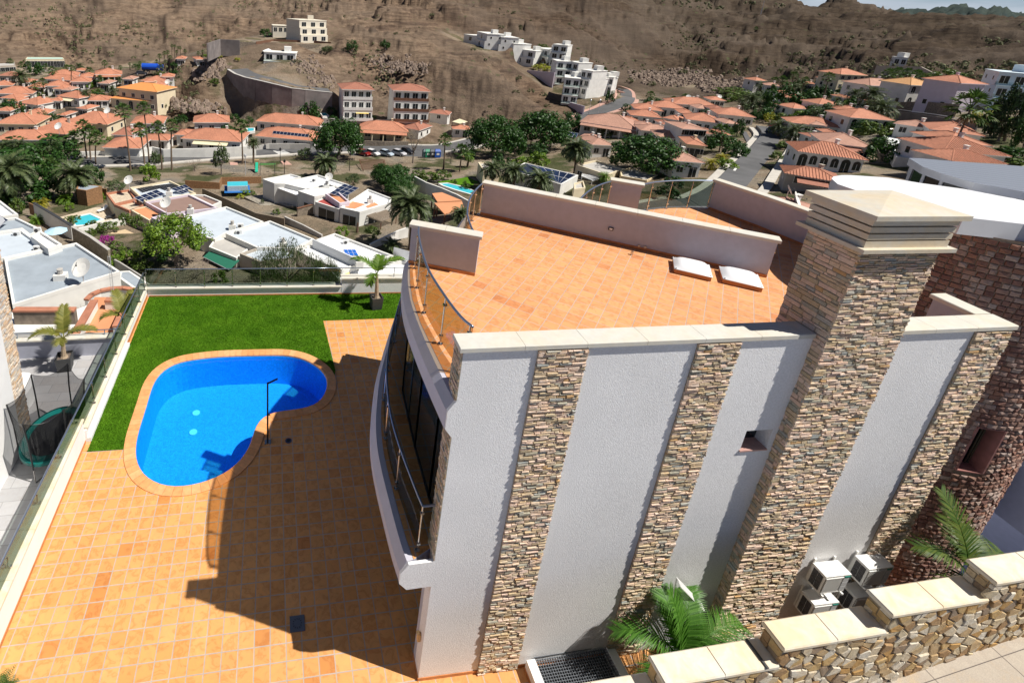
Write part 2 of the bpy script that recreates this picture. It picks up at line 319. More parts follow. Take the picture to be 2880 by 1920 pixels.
# coping along the front and its return
def coping(mb, a, b, wd, z0, z1, ln=1.0, mi=0, gap=.006):
    a = Vector(a); b = Vector(b); d = b-a; n = max(1, round(d.length/ln)); d.normalize(); st = (b-a).length/n
    for i in range(n):
        p = a+d*(i*st+(gap/2 if i else 0)); q = a+d*((i+1)*st-(gap/2 if i < n-1 else 0))
        m = Vector((-d.y, d.x))*wd/2; e = .012
        lo = [(*(p-m), z0), (*(q-m), z0), (*(q+m), z0), (*(p+m), z0)]; mid = [(x, y, z1-e) for x, y, z in lo]; m2 = m*(1-e*2/wd)
        top = [(*(p-m2), z1), (*(q-m2), z1), (*(q+m2), z1), (*(p+m2), z1)]
        mb.add(lo+mid+top, [(3, 2, 1, 0), (0, 1, 5, 4), (1, 2, 6, 5), (2, 3, 7, 6), (3, 0, 4, 7), (4, 5, 9, 8), (5, 6, 10, 9), (6, 7, 11, 10), (7, 4, 8, 11), (8, 9, 10, 11)], mi)
w = M(); coping(w, F(-.07, .15), F(6.26, .15), .40, 7.87, 7.955); coping(w, F(7.84, .15), F(10.56, .15), .40, 7.87, 7.955); coping(w, F(10.37, .36), F(10.37, 1.1), .38, 7.87, 7.953)
w.done('front_coping', cope_mat, house)
w = M(); fbox(w, 10.23, .301, 0, 10.51, 1.05, 7.86); w.done('side_return_wall', grey_wall, house)
w = M(); fbox(w, 0.0, -.015, .004, 1.225, -.001, .085); fbox(w, 2.1, -.015, .004, 4.05, -.001, .085); q = F(-.015, .44); fbox(w, -.015, -.015, .004, -.001, .44, .085); w.done('skirting', skirt, house)
# chimney
ch = M(); fbox(ch, 6.30, -.19, 0, 7.78, .70, 9.61, 1)
stones(ch, F(6.29, -.19), HU, -HN, 1.50, 0.02, 9.60); stones(ch, F(6.30, .71), -HN, -HU, .92, 0.02, 9.60, ch=(.05, .10), ln=(.12, .34), dp=(.004, .022), ragged=.006)
stones(ch, F(7.78, -.20), HN, HU, .9, 0.02, 9.60, ch=(.07, .12), ln=(.15, .4), dp=(.004, .03))
chim = ch.done('chimney', [stone, mortar], house)
cp = M()
def lvl(g_, z0, z1): fbox(cp, 6.29-g_, -.2-g_, z0, 7.79+g_, .71+g_, z1)
lvl(.13, 9.61, 9.675); lvl(.045, 9.676, 9.785); lvl(.05, 9.815, 9.905); lvl(.055, 9.935, 10.025); lvl(.06, 10.055, 10.14); lvl(-.05, 9.68, 10.17)
g_ = .14; q = [F(6.29-g_, -.2-g_), F(7.79+g_, -.2-g_), F(7.79+g_, .71+g_), F(6.29-g_, .71+g_)]
cp.prism(q, 10.165, 10.245, bottom=True); ap = F(7.04, .255, 10.33); cp.add([(*p, 10.246) for p in q]+[ap], [(0, 1, 4), (1, 2, 4), (2, 3, 4), (3, 0, 4)])
o = cp.done('chimney_cap', cap_mat, chim)
# roof deck
deck = [F(.1, .30), (8.27, -2.0), (8.25, -1.2), (8.24, -.4), (8.30, .5), (8.42, 1.2), (8.60, 1.95), (8.72, 2.20), (10.0, 1.50), (10.02, 2.0), (10.2, 2.85), (10.55, 3.75), (11.05, 4.65), (11.5, 5.3), (13.85, 3.6), (14.5, 4.4), (15.2, 5.05), (16.05, 5.55), (16.9, 5.05), (17.5, 5.4), (18.4, 5.62), (19.2, 5.66), (20.0, 5.58), (20.35, 3.6), (20.5, 2.6), (20.2, .8), F(10.5, .9), F(10.2, .30)]
w = M(); w.prism(deck, 6.60, 6.87, 1, 0); w.done('roof_deck', [deck_tile, grey_wall], house)
# lower body (set back below the deck)
def inset(poly, k):
    c = Vector((sum(p[0] for p in poly)/len(poly), sum(p[1] for p in poly)/len(poly)))
    return [tuple(c+(Vector(p)-c)*k) for p in poly]
body = [F(.5, .31), (9.2, -1.0), (9.3, .8), (10.3, 2.2), (11.6, 4.3), (13.8, 3.2), (16.0, 4.9), (19.5, 5.1), (20.0, 2.6), (19.6, .6), F(10.2, .31)]
w = M(); w.prism(body, -14, 6.6); w.done('rear_walls', grey_wall, house)
# eaves of the first two bays
def eave(path):
    w = M(); w.sweep(path, [(0, 6.34), (0, 6.70), (-.12, 6.86), (-.22, 6.862), (-.24, 6.75), (-.6, 6.60), (-.6, 6.22), (-.10, 6.22)]); return w
def smooth(pts, k=4):
    out = []; P = [Vector((p[0], p[1])) for p in pts]
    for i in range(len(P)-1):
        a = P[max(i-1, 0)]; b = P[i]; c = P[i+1]; d = P[min(i+2, len(P)-1)]
        for j in range(k):
            t = j/k; out.append(tuple(.5*((2*b)+(c-a)*t+(2*a-5*b+4*c-d)*t*t+(3*b-a-3*c+d)*t**3)))
    out.append(tuple(P[-1])); return out
ev0 = smooth([(8.09, -2.60), (8.065, -1.8), (8.06, -.8), (8.11, .3), (8.27, 1.3), (8.50, 2.15), (8.65, 2.5)])
eave(ev0).done('eave_slab', eave_mat, house)
eave(smooth([(9.72, 1.6), (9.80, 2.3), (10.05, 3.2), (10.45, 4.15), (11.0, 5.05), (11.45, 5.65)])).done('eave_slab', eave_mat, house)
# middle balcony
bal = smooth([(7.61, -2.585), (7.57, -2.2), (7.545, -1.5), (7.53, -.6), (7.56, .1), (7.67, .85), (7.87, 1.69), (8.13, 2.57), (8.64, 3.9), (9.3, 5.5), (9.88, 6.9)])
w = M(); w.sweep(bal, [(0, 2.86), (0, 3.10), (-.12, 3.32), (-.24, 3.325), (-.26, 3.30), (-.3, 2.68), (-.15, 2.68)]); w.done('balcony_edge', eave_mat, house)
inn = [(p[0]+.25, p[1]+.03) for p in bal]
w = M(); w.prism(inn+[(12.5, 6.0), (12.5, -2.34), (8.3, -2.34)], 2.72, 3.325, 1, 0); w.done('balcony_floor', [terr_tile, grey_wall], house)
# window wall of the middle and lower floors
gl = smooth([(8.50, -2.34), (8.50, -1.36), (8.54, -.06), (8.68, 1.76), (9.2, 3.4), (10.2, 5.2)], 1)
w = M()
for a, b in zip(gl[:-1], gl[1:]): w.seg(a, b, .03, 3.33, 6.2)
w.done('window_wall', dark_win, house)
w = M()
for a, b in zip(gl[:-1], gl[1:]):
    d = Vector(b)-Vector(a); n = max(1, round(d.length/1.1))
    for i in range(n+1):
        p = Vector(a)+d*i/n; w.box((p.x-.03, p.y-.03, 3.33), (p.x+.03, p.y+.03, 6.2))
    w.seg(a, b, .07, 3.327, 3.39)
w.done('window_frame', black, house)
w = M()
for a, b in (((8.75, -2.2), (8.9, 0)), ((8.9, 0), (9.4, 2.0)), ((9.4, 2.0), (10.6, 4.4))): w.seg(a, b, .05, 0, 2.7)
w.done('patio_doors', dark_win, house)
# parapets on the deck
def parapet(path, wd, name, zb=6.868, zt=7.84, cw=None, cl=1.1, grp=None, mat=None, ext=.05, skirt_side=True):
    w = M()
    for a, b in zip(path[:-1], path[1:]): w.seg(a, b, wd, zb, zt)
    o = w.done(name, mat or grey_wall, house)
    c = M()
    for i, (a, b) in enumerate(zip(path[:-1], path[1:])):
        a = Vector(a); b = Vector(b); d = (b-a).normalized(); aa = a-d*ext if i == 0 else a; bb = b+d*ext if i == len(path)-2 else b
        coping(c, aa, bb, cw or wd+.12, zt+.001, zt+.085, cl)
    c.done('coping', cope_mat, o)
    s = M()
    for a, b in zip(path[:-1], path[1:]): s.seg(a, b, wd+.026, zb+.001, zb+.085)
    s.done('skirting', skirt, o); return o
parapet([(8.66, 2.24), (10.10, 1.50)], .20, 'short_parapet')
dv = parapet([(11.70, 5.26), (17.66, .97)], .20, 'divider_parapet', cw=.33)
parapet([(16.16, 5.55), (16.90, 5.06)], .22, 'block_parapet')
parapet([(20.02, 5.5), (20.42, 3.9), (20.62, 2.6), (20.5, 1.2)], .2, 'side_parapet')
dn = Vector((-.585, -.811)); dd = Vector((.811, -.585))
def on_div(s, off, z): p = Vector((11.64, 5.18))+dd*s+dn*off; return Vector((p.x, p.y, z))
w = M(); c = on_div(3.65, .02, 7.30); w.obox(c, (*(dd*.065), 0), (*(dn*.012), 0), (0, 0, .045)); w.done('deck_light_frame', charcoal, dv)
w = M(); w.obox(on_div(3.65, .034, 7.30), (*(dd*.04), 0), (*(dn*.004), 0), (0, 0, .024)); w.done('deck_light_lens', white, dv)
for k in (4.42, 4.57):
    w = M(); p = on_div(k, .014, 6.99); w.tube([p, p+Vector((*dn, 0))*.03], .035, 10); w.done('pipe_cap', simple('brass_cap%d' % int(k*100), (.55, .48, .38), .5, .1), dv)
w = M(); p = Vector((14.81, 2.29, 6.87)); w.tube([p, p+Vector((0, 0, .10))], .035, 10); w.done('vent_stub', steel, house)
def rail(path, posts, zt, zb, glass, parent, name='glass_railing', r=.024, rm=None, posth=None, zg=None, thick=.01, n=10):
    e = E(name, (0, 0, 0)); e.parent = parent; e.location = Vector((path[0][0], path[0][1], zb))-wloc(parent)
    w = M(); w.tube([(*p, zt) for p in path], r, n); w.done('handrail', rm or rail_m, e, smooth=True)
    for p in posts:
        w = M(); w.tube([(*p, zb), (*p, zt)], .017, 8); w.tube([(*p, zb), (*p, zb+.02)], .05, 10)
        for zz in (zb+.18, zt-.16): w.obox((*p, zz), (.035, 0, 0), (0, .03, 0), (0, 0, .02))
        w.done('post', steel, e)
    w = M()
    w.sweep(path, [(-thick/2, zg or zb+.08), (thick/2, zg or zb+.08), (thick/2, zt-.035), (-thick/2, zt-.035)])
    w.done('glass_pane', glass, e); return e
r0 = smooth([(8.60, -2.05), (8.50, -1.75), (8.43, -1.1), (8.40, -.05), (8.52, .95), (8.66, 1.70), (8.80, 2.14)])
rail(r0, [(8.58, -1.98), (8.43, -1.1), (8.40, -.05), (8.52, .95), (8.70, 1.85)], 7.88, 6.87, brown_glass, house)
r1 = smooth([(10.02, 1.62), (10.05, 1.95), (10.22, 2.70), (10.48, 3.40), (10.80, 4.05), (11.25, 4.75), (11.62, 5.22)])
rail(r1, [(10.05, 1.95), (10.36, 3.1), (10.80, 4.05), (11.2, 4.68), (11.6, 5.18)], 7.88, 6.87, brown_glass, house)
r2 = smooth([(13.9, 3.72), (14.35, 4.2), (14.9, 4.7), (15.5, 5.15), (16.12, 5.48)])
rail(r2, [(14.1, 3.93), (14.6, 4.45), (15.1, 4.87), (15.6, 5.2), (16.08, 5.45)], 7.86, 6.87, green_glass, house)
r3 = smooth([(16.92, 5.12), (17.6, 5.38), (18.4, 5.52), (19.2, 5.55), (19.98, 5.52)])
rail(r3, [(17.5, 5.35), (18.35, 5.52), (19.16, 5.55), (19.92, 5.52)], 7.86, 6.87, green_glass, house)
rb = smooth([(7.97, -2.40), (7.93, -2.05), (7.86, -1.05), (7.86, -.2), (7.95, .6), (8.10, 1.42), (8.35, 2.3), (8.80, 3.55), (9.25, 4.7)])
rl = rail(rb, [(7.97, -2.40), (7.86, -1.07), (7.90, .27), (8.12, 1.50), (8.45, 2.6), (8.93, 3.88)], 4.42, 3.33, green_glass, house)
w = M(); w.tube([(7.97, -2.40, 4.42), (8.205, -2.40, 4.42)], .024, 10); w.done('rail_return', rail_m, rl)
# skylights
for i, (cx, cy) in enumerate(((15.81, 1.33), (16.70, .77))):
    c = Vector((cx, cy)); U = dd*.40; V = dn*.38; e = E('skylight', (cx, cy, 6.87), ['white acrylic dome skylight by the vent stub, the one farther from the chimney', 'white acrylic dome skylight partly shaded at the end of the divider wall'][i], 'skylight', 'dome skylights on the roof deck')
    w = M(); w.obox((cx, cy, 6.93), (*U, 0), (*V, 0), (0, 0, .058)); w.done('kerb', skirt, e)
    w = M(); n = 12; vs = []
    for a in range(n+1):
        for b in range(n+1):
            s, t = a/n*2-1, b/n*2-1; p = c+U*s*1.04+V*t*1.04; q = min((1-abs(s))*2.4, 1)*min((1-abs(t))*2.4, 1)
            vs.append((p.x, p.y, 6.995+.115*math.sin(min(q, 1)*math.pi/2)*(1-.3*(s*s+t*t)/2)))
    w.add(vs, [(a*(n+1)+b, (a+1)*(n+1)+b, (a+1)*(n+1)+b+1, a*(n+1)+b+1) for a in range(n) for b in range(n)]); w.obox((cx, cy, 6.992), (*(U*1.04), 0), (*(V*1.04), 0), (0, 0, .006))
    w.done('dome', simple('milky_acrylic%d' % i, (.80, .82, .85), .25, 0), e, smooth=True)
    w = M()
    for s in (-.93, .93):
        for t in (-.93, -.3, .3, .93): p = c+U*s+V*t; w.tube([(p.x, p.y, 6.99), (p.x, p.y, 7.012)], .018, 8)
    w.done('fixing_cap', steel, e)
w = M(); p = F(-.0, .17); w.obox((8.19, -2.47, 1.02), (.03, 0, 0), (0, .04, 0), (0, 0, .09)); w.tube([(8.19, -2.47, 1.11), (8.16, -2.47, 1.16)], .04, 10); w.done('wall_lamp', simple('amber_lamp', (.75, .50, .22), .4, 0), house)
# ---------------------------------------------------------------- terrace
from mathutils.geometry import tessellate_polygon
def tess(outer, holes, z, mb, mi=0, wall=None):
    loops = [[Vector((p[0], p[1], 0)) for p in outer]]+[[Vector((p[0], p[1], 0)) for p in h] for h in holes]
    flat = [v for l in loops for v in l]
    mb.add([(v.x, v.y, z) for v in flat], [tuple(t) for t in tessellate_polygon(loops)], mi)
def orient(mb):
    for i, f in enumerate(mb.f):
        a, b, c = [Vector(mb.v[k]) for k in f[:3]]
        if (b-a).cross(c-a).z < 0: mb.f[i] = f[::-1]
OUT = [(655, 135), (950, 112), (1200, 108), (1450, 110), (1600, 125), (1750, 165), (1850, 215), (1930, 290), (1985, 380), (1990, 470), (1960, 560), (1900, 640), (1800, 695), (1740, 705), (1650, 715), (1550, 735), (1440, 750), (1370, 780), (1330, 820), (1310, 880), (1285, 960), (1250, 1060), (1190, 1160), (1090, 1250), (990, 1330), (905, 1385), (800, 1430), (700, 1460), (600, 1480), (500, 1493), (380, 1488), (280, 1465), (200, 1440), (130, 1400), (60, 1345), (10, 1275), (-10, 1190), (-15, 1100), (0, 1000), (30, 880), (80, 720), (120, 600), (170, 450), (220, 345), (300, 270), (400, 215), (520, 165)]
INN = [(640, 195), (850, 170), (1100, 160), (1500, 152), (1640, 175), (1760, 225), (1860, 300), (1900, 360), (1910, 430), (1885, 520), (1840, 590), (1780, 630), (1700, 652), (1600, 668), (1480, 678), (1370, 695), (1300, 730), (1250, 780), (1220, 840), (1205, 920), (1180, 1000), (1140, 1080), (1085, 1150), (1010, 1220), (930, 1270), (850, 1310), (740, 1350), (620, 1380), (500, 1392), (380, 1385), (290, 1355), (200, 1300), (140, 1230), (105, 1130), (100, 1030), (120, 900), (165, 760), (215, 600), (260, 440), (290, 380), (345, 305), (430, 250), (520, 215)]
def zpool(l, z): return [tuple(pz(350+x/3.337, 950+y/3.337, z)[:2]) for x, y in l]
def resample(P, n):
    P = [Vector(p) for p in P]; P.append(P[0]); L_ = [0]
    for a, b in zip(P[:-1], P[1:]): L_.append(L_[-1]+(b-a).length)
    out = []
    for k in range(n):
        s = L_[-1]*k/n; i = max(j for j in range(len(L_)) if L_[j] <= s); i = min(i, len(P)-2); t = (s-L_[i])/(L_[i+1]-L_[i]); out.append(P[i].lerp(P[i+1], t))
    return out
def smoothc(P, it=3):
    for _ in range(it): P = [(P[i-1]+P[i]*2+P[(i+1) % len(P)])/4 for i in range(len(P))]
    return P
inn_p = smoothc(resample(zpool(INN, .03), 88), 3); n_ = len(inn_p)
out_p = []
for i in range(n_):
    d = (inn_p[(i+1) % n_]-inn_p[i-1]).normalized(); nn = Vector((-d.y, d.x)); out_p.append(inn_p[i]+nn*.33)
if sum((out_p[i]-inn_p[i]).length for i in (0,)) and abs(sum(inn_p[i].x*inn_p[(i+1) % n_].y-inn_p[(i+1) % n_].x*inn_p[i].y for i in range(n_))) > abs(sum(out_p[i].x*out_p[(i+1) % n_].y-out_p[(i+1) % n_].x*out_p[i].y for i in range(n_))):
    out_p = [i2*2-o2 for i2, o2 in zip(inn_p, out_p)]
pool = E('swimming_pool', (*(sum(inn_p, Vector((0, 0)))/n_), 0), 'kidney shaped blue mosaic pool with terracotta coping on the tiled terrace', 'pool')
w = M()
for i in range(n_):
    j = (i+1) % n_; a, b, c, d = inn_p[i], inn_p[j], out_p[j], out_p[i]; q = [a.lerp(b, .012), b.lerp(a, .012), c.lerp(d, .012), d.lerp(c, .012)]
    e = [p.copy() for p in q]; e[0] = e[0].lerp(e[3], .06); e[1] = e[1].lerp(e[2], .06)
    w.add([(*p, -.05) for p in q]+[(*q[0], .01), (*q[1], .01), (*q[2], .028), (*q[3], .028)]+[(*e[0], .034), (*e[1], .034)], [(0, 1, 5, 4), (1, 2, 6, 5), (2, 3, 7, 6), (3, 0, 4, 7), (4, 5, 9, 8), (8, 9, 6, 7)])
m, t, b = newmat('terracotta_coping_blocks'); gi = N(t, 'ShaderNodeNewGeometry')
c_ = ramp(t, gi.outputs['Random Per Island'], [(0, (.66, .30, .11)), (.5, (.74, .35, .14)), (1, (.80, .40, .18))]); setc(t, b, mix(t, 1, c_, ramp(t, nois(t, 8, 4), [(.3, g(.85)), (.7, g(1.08))]), 'MULTIPLY')); b.inputs['Roughness'].default_value = .6; cope_blocks = m
w.done('pool_coping', cope_blocks, pool)
w = M(); w.strip([(*p, .004) for p in inn_p], [(*p, .004) for p in out_p], closed=True); orient(w); w.done('coping_bed', mortar, pool)
w = M(); fl = [p.lerp(sum(inn_p, Vector((0, 0)))/n_, .03) for p in inn_p]
w.strip([(*p, -.04) for p in inn_p], [(*p, -1.25) for p in fl], closed=True); tess(fl, [], -1.25, w); w.done('basin', pool_floor, pool)
# steps at the near end
w = M()
ctr = Vector(inn_p[0]); low = sorted(inn_p, key=lambda p: p.y)[0]
for k, (rr_, z) in enumerate(((1.25, -.75), (.95, -.45))):
    pts = [p for p in inn_p if (p-low).length < rr_*1.6 and p.y < low.y+rr_*.75]
    pts = sorted(pts, key=lambda p: p.x); a, b = pts[0], pts[-1]
    arc = [b.lerp(a, q/8)+Vector((0, .28*math.sin(math.pi*q/8))) for q in range(1, 8)]
    w.prism(pts+arc, -1.24, z)
w.done('pool_steps', pool_floor, pool)
w = M(); tess([p.lerp(o2, .02) for p, o2 in zip(inn_p, out_p)], [], -.10, w); orient(w); w.done('water_surface', water_m, pool)
for (px, py) in ((350+673/3.337, 950+695/3.337), (350+645/3.337, 950+875/3.337), (350+780/3.337, 950+262/3.337)):
    p = pz(px, py, -1.2); w = M(); w.disc(p, .13, -1.245, -1.225, 18); w.done('drain_cover', simple('aqua_plastic%d' % int(px), (.35, .70, .78), .4, 0), pool)
floor_out = [(-.16, -6.0), (30, -6.0), (30, 12.0), (-.16, 12.75)]
w = M(); tess([(-.16, -4.75), (20, -4.75), (20, 5), (12, 12.0), (-.16, 12.7)], [out_p], 0, w); orient(w); w.done('terrace_floor', terr_tile, kind='structure')
w = M(); w.prism([(-.45, -9), (31, -9), (31, 4), (20, 6), (12, 12.4), (-.45, 13.0)], -20, -2.2); w.strip([(-.45, 4, -2.2), (-.45, 13, -2.2), (12, 12.4, -2.2), (20, 6, -2.2)], [(-.45, 4, -.01), (-.45, 13, -.01), (12, 12.4, -.01), (20, 6, -.01)]); w.done('terrace_base', grey_wall, kind='structure')
# lawn
gr, t, b = newmat('artificial_grass'); f1 = nois(t, .9, 5, .65); f2 = nois(t, 60, 3, .8)
c_ = ramp(t, f1, [(.33, (.048, .135, .003)), (.5, (.070, .18, .005)), (.68, (.105, .23, .010))]); c_ = mix(t, 1, c_, ramp(t, f2, [(.3, g(.6)), (.7, g(1.3))]), 'MULTIPLY'); c_ = mix(t, ramp(t, nois(t, 2.3, 6, .7), [(.58, g(0)), (.72, g(.45))]), c_, (.12, .17, .035)); setc(t, b, c_); b.inputs['Roughness'].default_value = .9; b.inputs['Specular IOR Level'].default_value = .15; bump(t, b, f2, .8, .02)
i0 = min(range(n_), key=lambda i: (out_p[i]-Vector(pz(350, 1262, 0)[:2])).length); i1 = min(range(n_), key=lambda i: (out_p[i]-Vector((7.55, 6.75))).length)
seq = []; i = i0
stepi = 1 if sum(out_p[(i0+k) % n_].y for k in range(8)) > sum(out_p[(i0-k) % n_].y for k in range(8)) else -1
while i != i1: seq.append(tuple(out_p[i])); i = (i+stepi) % n_
seq.append(tuple(out_p[i1]))
lawn_poly = [(.0, 3.97)]+seq+[(7.62, 6.9), (7.46, 10.11), (12.5, 10.05), (11.9, 12.05), (11.3, 12.08), (-.03, 12.50)]
w = M(); tess(lawn_poly, [], .018, w); orient(w)
tri = [(Vector(w.v[f[0]]), Vector(w.v[f[1]]), Vector(w.v[f[2]])) for f in w.f]; ar = [((b_-a_).cross(c_-a_)).length for a_, b_, c_ in tri]
rr = random.Random(3)
for tr_ in rr.choices(tri, ar, k=90000):
    a_, b_ = rr.random(), rr.random()
    if a_+b_ > 1: a_, b_ = 1-a_, 1-b_
    p = tr_[0]+(tr_[1]-tr_[0])*a_+(tr_[2]-tr_[0])*b_; th = rr.uniform(0, 6.28); wv = Vector((math.cos(th), math.sin(th), 0))*.011; tp = p+Vector((rr.uniform(-.02, .02), rr.uniform(-.02, .02), rr.uniform(.025, .045)))
    w.v += [tuple(p-wv), tuple(p+wv), tuple(tp)]; k = len(w.v); w.f.append((k-3, k-2, k-1)); w.m.append(0)
w.done('lawn', gr, kind='stuff')
# left boundary: high wall, then kerb, with glass rail
bw = E('boundary_wall', (-.3, 4, 0), 'long white terrace wall with sandstone coping and glass rail beside the lawn', 'wall')
w = M(); w.box((-.45, -6, -3), (-.16, 4.35, .77)); w.box((-.40, 4.351, -3), (-.10, 12.8, .43)); w.box((-.099, 4.351, -.1), (.0, 9.0, .16)); w.done('wall', white, bw)
w = M(); coping(w, (-.31, -6), (-.31, 4.38), .36, .771, .84, 1.2); coping(w, (-.25, 4.40), (-.25, 12.85), .36, .431, .50, 1.2); w.done('coping', cope_warm, bw)
w = M(); w.box((-.159, -6, .002), (-.145, 4.34, .085)); w.box((-.099, 9.01, .003), (-.085, 12.5, .16)); w.done('skirting', skirt, bw)
path = [(-.30, -3.2), (-.27, .5), (-.22, 3.0), (-.17, 5.4), (-.15, 8), (-.13, 10.2), (-.12, 12.24)]
rail(path, [(-.18, 5.41), (-.17, 6.62), (-.15, 7.84), (-.14, 9.02), (-.14, 10.18), (-.12, 11.3), (-.12, 12.24)], 1.35, .50, green_glass, bw, rm=rail_m, zg=.58)
for y in (-3, -1.5, .05, 1.6, 2.97, 4.2):
    w = M()
    for dx in (-.09, .05): w.tube([(-.33+dx, y, .84), (-.33+dx, y, .89)], .035, 10)
    w.tube([(-.35, y, .88), (-.33, y+.02, 1.10)], .022, 8); w.done('rail_bracket', steel, bw)
# back kerb and the higher grey stretch
bk = E('rear_terrace_wall', (5, 12.35, 0), 'low pale wall with glass rail along the far edge of the lawn', 'wall')
def yb(x): return 12.50-.0385*x
w = M(); w.seg((-.10, yb(0)+.16), (8.5, yb(8.5)+.16), .30, -3, .40); w.seg((8.5, yb(8.5)+.17), (12.2, yb(12.2)+.17), .34, -3, .80); w.done('wall', front_wall, bk)
w = M(); coping(w, (-.06, yb(0)+.14), (8.48, yb(8.5)+.14), .40, .401, .47, 1.2); coping(w, (8.46, yb(8.5)+.15), (12.2, yb(12.2)+.15), .42, .801, .875, 1.2); w.done('coping', cope_mat, bk)
w = M(); w.seg((.0, yb(0)-.0), (12, yb(12)-.0), .02, .003, .085); w.done('skirting', skirt, bk)
pst = [(-.10, 12.38), (1.14, 12.30), (2.37, 12.22), (3.58, 12.16), (4.81, 12.12), (6.0, 12.10), (7.19, 12.08), (8.38, 12.05)]
pst = [(p[0], yb(p[0])+.05) for p in pst]; rail(pst, pst, 1.35, .47, green_glass, bk, rm=rail_m, zg=.55)
w = M(); w.tube([(8.38, yb(8.4)+.05, 1.35), (11.9, yb(11.9)+.05, 1.35)], .02, 8); w.tube([(10.9, yb(10.9)+.05, .87), (10.9, yb(10.9)+.05, 1.35)], .018, 8); w.done('handrail', rail_m, bk)
# shower, drains
sh = E('outdoor_shower', (5.19, 3.8, 0), 'slim black outdoor shower standing at the inner bend of the pool', 'shower')
w = M(); w.box((5.165, 3.775, .0), (5.215, 3.825, 2.2)); w.done('post', black, sh); w = M(); w.box((5.10, 3.71, .002), (5.28, 3.89, .02)); w.done('base_plate', steel, sh)
w = M(); w.tube([(5.19, 3.8, 2.17), (5.48, 3.86, 2.27)], .035, 4); w.done('shower_head', black, sh); w = M(); w.box((5.215, 3.78, 1.02), (5.26, 3.82, 1.06)); w.done('tap', steel, sh)
w = M(); w.box((5.70, -1.47, .003), (6.02, -1.15, .012)); 
for k in range(12):
    a = 2*math.pi*k/12; w.obox((5.86+.09*math.cos(a), -1.31+.09*math.sin(a), .014), (.012*math.cos(a), .012*math.sin(a), 0), (-.006*math.sin(a), .006*math.cos(a), 0), (0, 0, .004), 1)
w.done('floor_drain', [simple('blue_grey_plastic', (.10, .12, .16), .5, .1), black], label='square grey floor drain with a round grid in the tiles near the balcony shadow', cat='floor drain')
w = M(); w.disc((5.82, 3.79), .10, .003, .016, 18); w.disc((5.82, 3.79), .06, .016, .022, 12, 1); w.done('shower_drain', [simple('navy_plastic', (.05, .07, .14), .5, .1), black], label='round dark floor drain beside the outdoor shower', cat='drain')
# ================================================================ plants
def leafmat(name, c1, c2, rough=.5, trans=.25):
    m, t, b = newmat(name); gi = N(t, 'ShaderNodeNewGeometry'); c = ramp(t, gi.outputs['Random Per Island'], [(0, c1), (1, c2)])
    setc(t, b, c); b.inputs['Roughness'].default_value = rough; b.inputs['Specular IOR Level'].default_value = .35
    if trans:
        o = t.nodes['Material Output']; tl = N(t, 'ShaderNodeBsdfTranslucent'); t.links.new(c, tl.inputs[0]); s = N(t, 'ShaderNodeMixShader'); s.inputs[0].default_value = trans
        t.links.new(b.outputs[0], s.inputs[1]); t.links.new(tl.outputs[0], s.inputs[2]); t.links.new(s.outputs[0], o.inputs[0])
    return m
palm_leaf = leafmat('palm_leaf', (.035, .085, .012), (.11, .17, .03)); palm_yel = leafmat('yellowed_palm_leaf', (.14, .16, .03), (.26, .24, .05)); palm_lime = leafmat('lime_palm_leaf', (.06, .14, .01), (.16, .26, .03))
dry_leaf = leafmat('dry_palm_leaf', (.16, .11, .06), (.30, .22, .12), .8, .1); bark = simple('palm_bark', (.16, .115, .08), .95, .3, 14, .8, 30); barkg = simple('grey_bark', (.22, .18, .15), .95, .25, 8, .6, 25)
tree_leaf = leafmat('ficus_leaf', (.015, .055, .008), (.05, .12, .018)); lime_leaf = leafmat('lime_tree_leaf', (.07, .15, .01), (.20, .30, .03)); olive_leaf = leafmat('feathery_grey_green_leaf', (.05, .085, .03), (.12, .16, .06)); shrub_leaf = leafmat('garden_shrub_leaf', (.05, .10, .015), (.13, .18, .03))
scrub_leaf = leafmat('dry_scrub_leaf', (.09, .10, .045), (.17, .17, .08), .8, .1); magenta = leafmat('bougainvillea_bloom', (.28, .02, .20), (.48, .05, .34), .6, .3); cypress_l = leafmat('cypress_leaf', (.012, .035, .01), (.03, .06, .015)); yel_leaf = leafmat('yellow_green_leaf', (.22, .26, .02), (.42, .40, .05)); twig = simple('bare_twigs', (.17, .13, .11), .9, .2, 9)
def frond(mb, base, az, L_, up, droop, nl, ll, wd, rr, mi=0, vee=.5, curl=0):
    P = []; p = Vector(base); e = up; st = L_/9
    d2 = Vector((math.cos(az), math.sin(az), 0)); side = Vector((-math.sin(az), math.cos(az), 0))
    for k in range(10):
        P.append(p.copy()); p = p+(d2*math.cos(e)+Vector((0, 0, math.sin(e))))*st; e -= droop/9*(1+.6*k/9); d2 = (d2+side*curl/9).normalized(); side = Vector((-d2.y, d2.x, 0))
    mb.tube(P, [wd*1.1*(1-.85*k/9) for k in range(10)], 3, mi, cap=False)
    for j in range(nl):
        t = .14+.86*(j+.5)/nl; f = t*9; k = min(int(f), 8); q = P[k].lerp(P[k+1], f-k); tg = (P[k+1]-P[k]).normalized(); sd = tg.cross(Vector((0, 0, 1)))
        if sd.length < .1: sd = side.copy()
        sd.normalize(); upv = sd.cross(tg)
        l = ll*(math.sin(math.pi*(.12+.80*t))**.7)*rr.uniform(.85, 1.1)
        for s in (-1, 1):
            d = (sd*s*(.75)+tg*(.45+.4*t)+upv*vee*rr.uniform(.5, 1.1)-Vector((0, 0, .12))).normalized(); tip = q+d*l-Vector((0, 0, l*l*.18/max(ll, .1)))
            wv = tg*wd*.9; mid = q.lerp(tip, .5)+Vector((0, 0, l*.05))
            mb.add([q-wv, q+wv, mid+wv*1.1, mid-wv*1.1, tip], [(0, 1, 2, 3), (3, 2, 4)], mi)
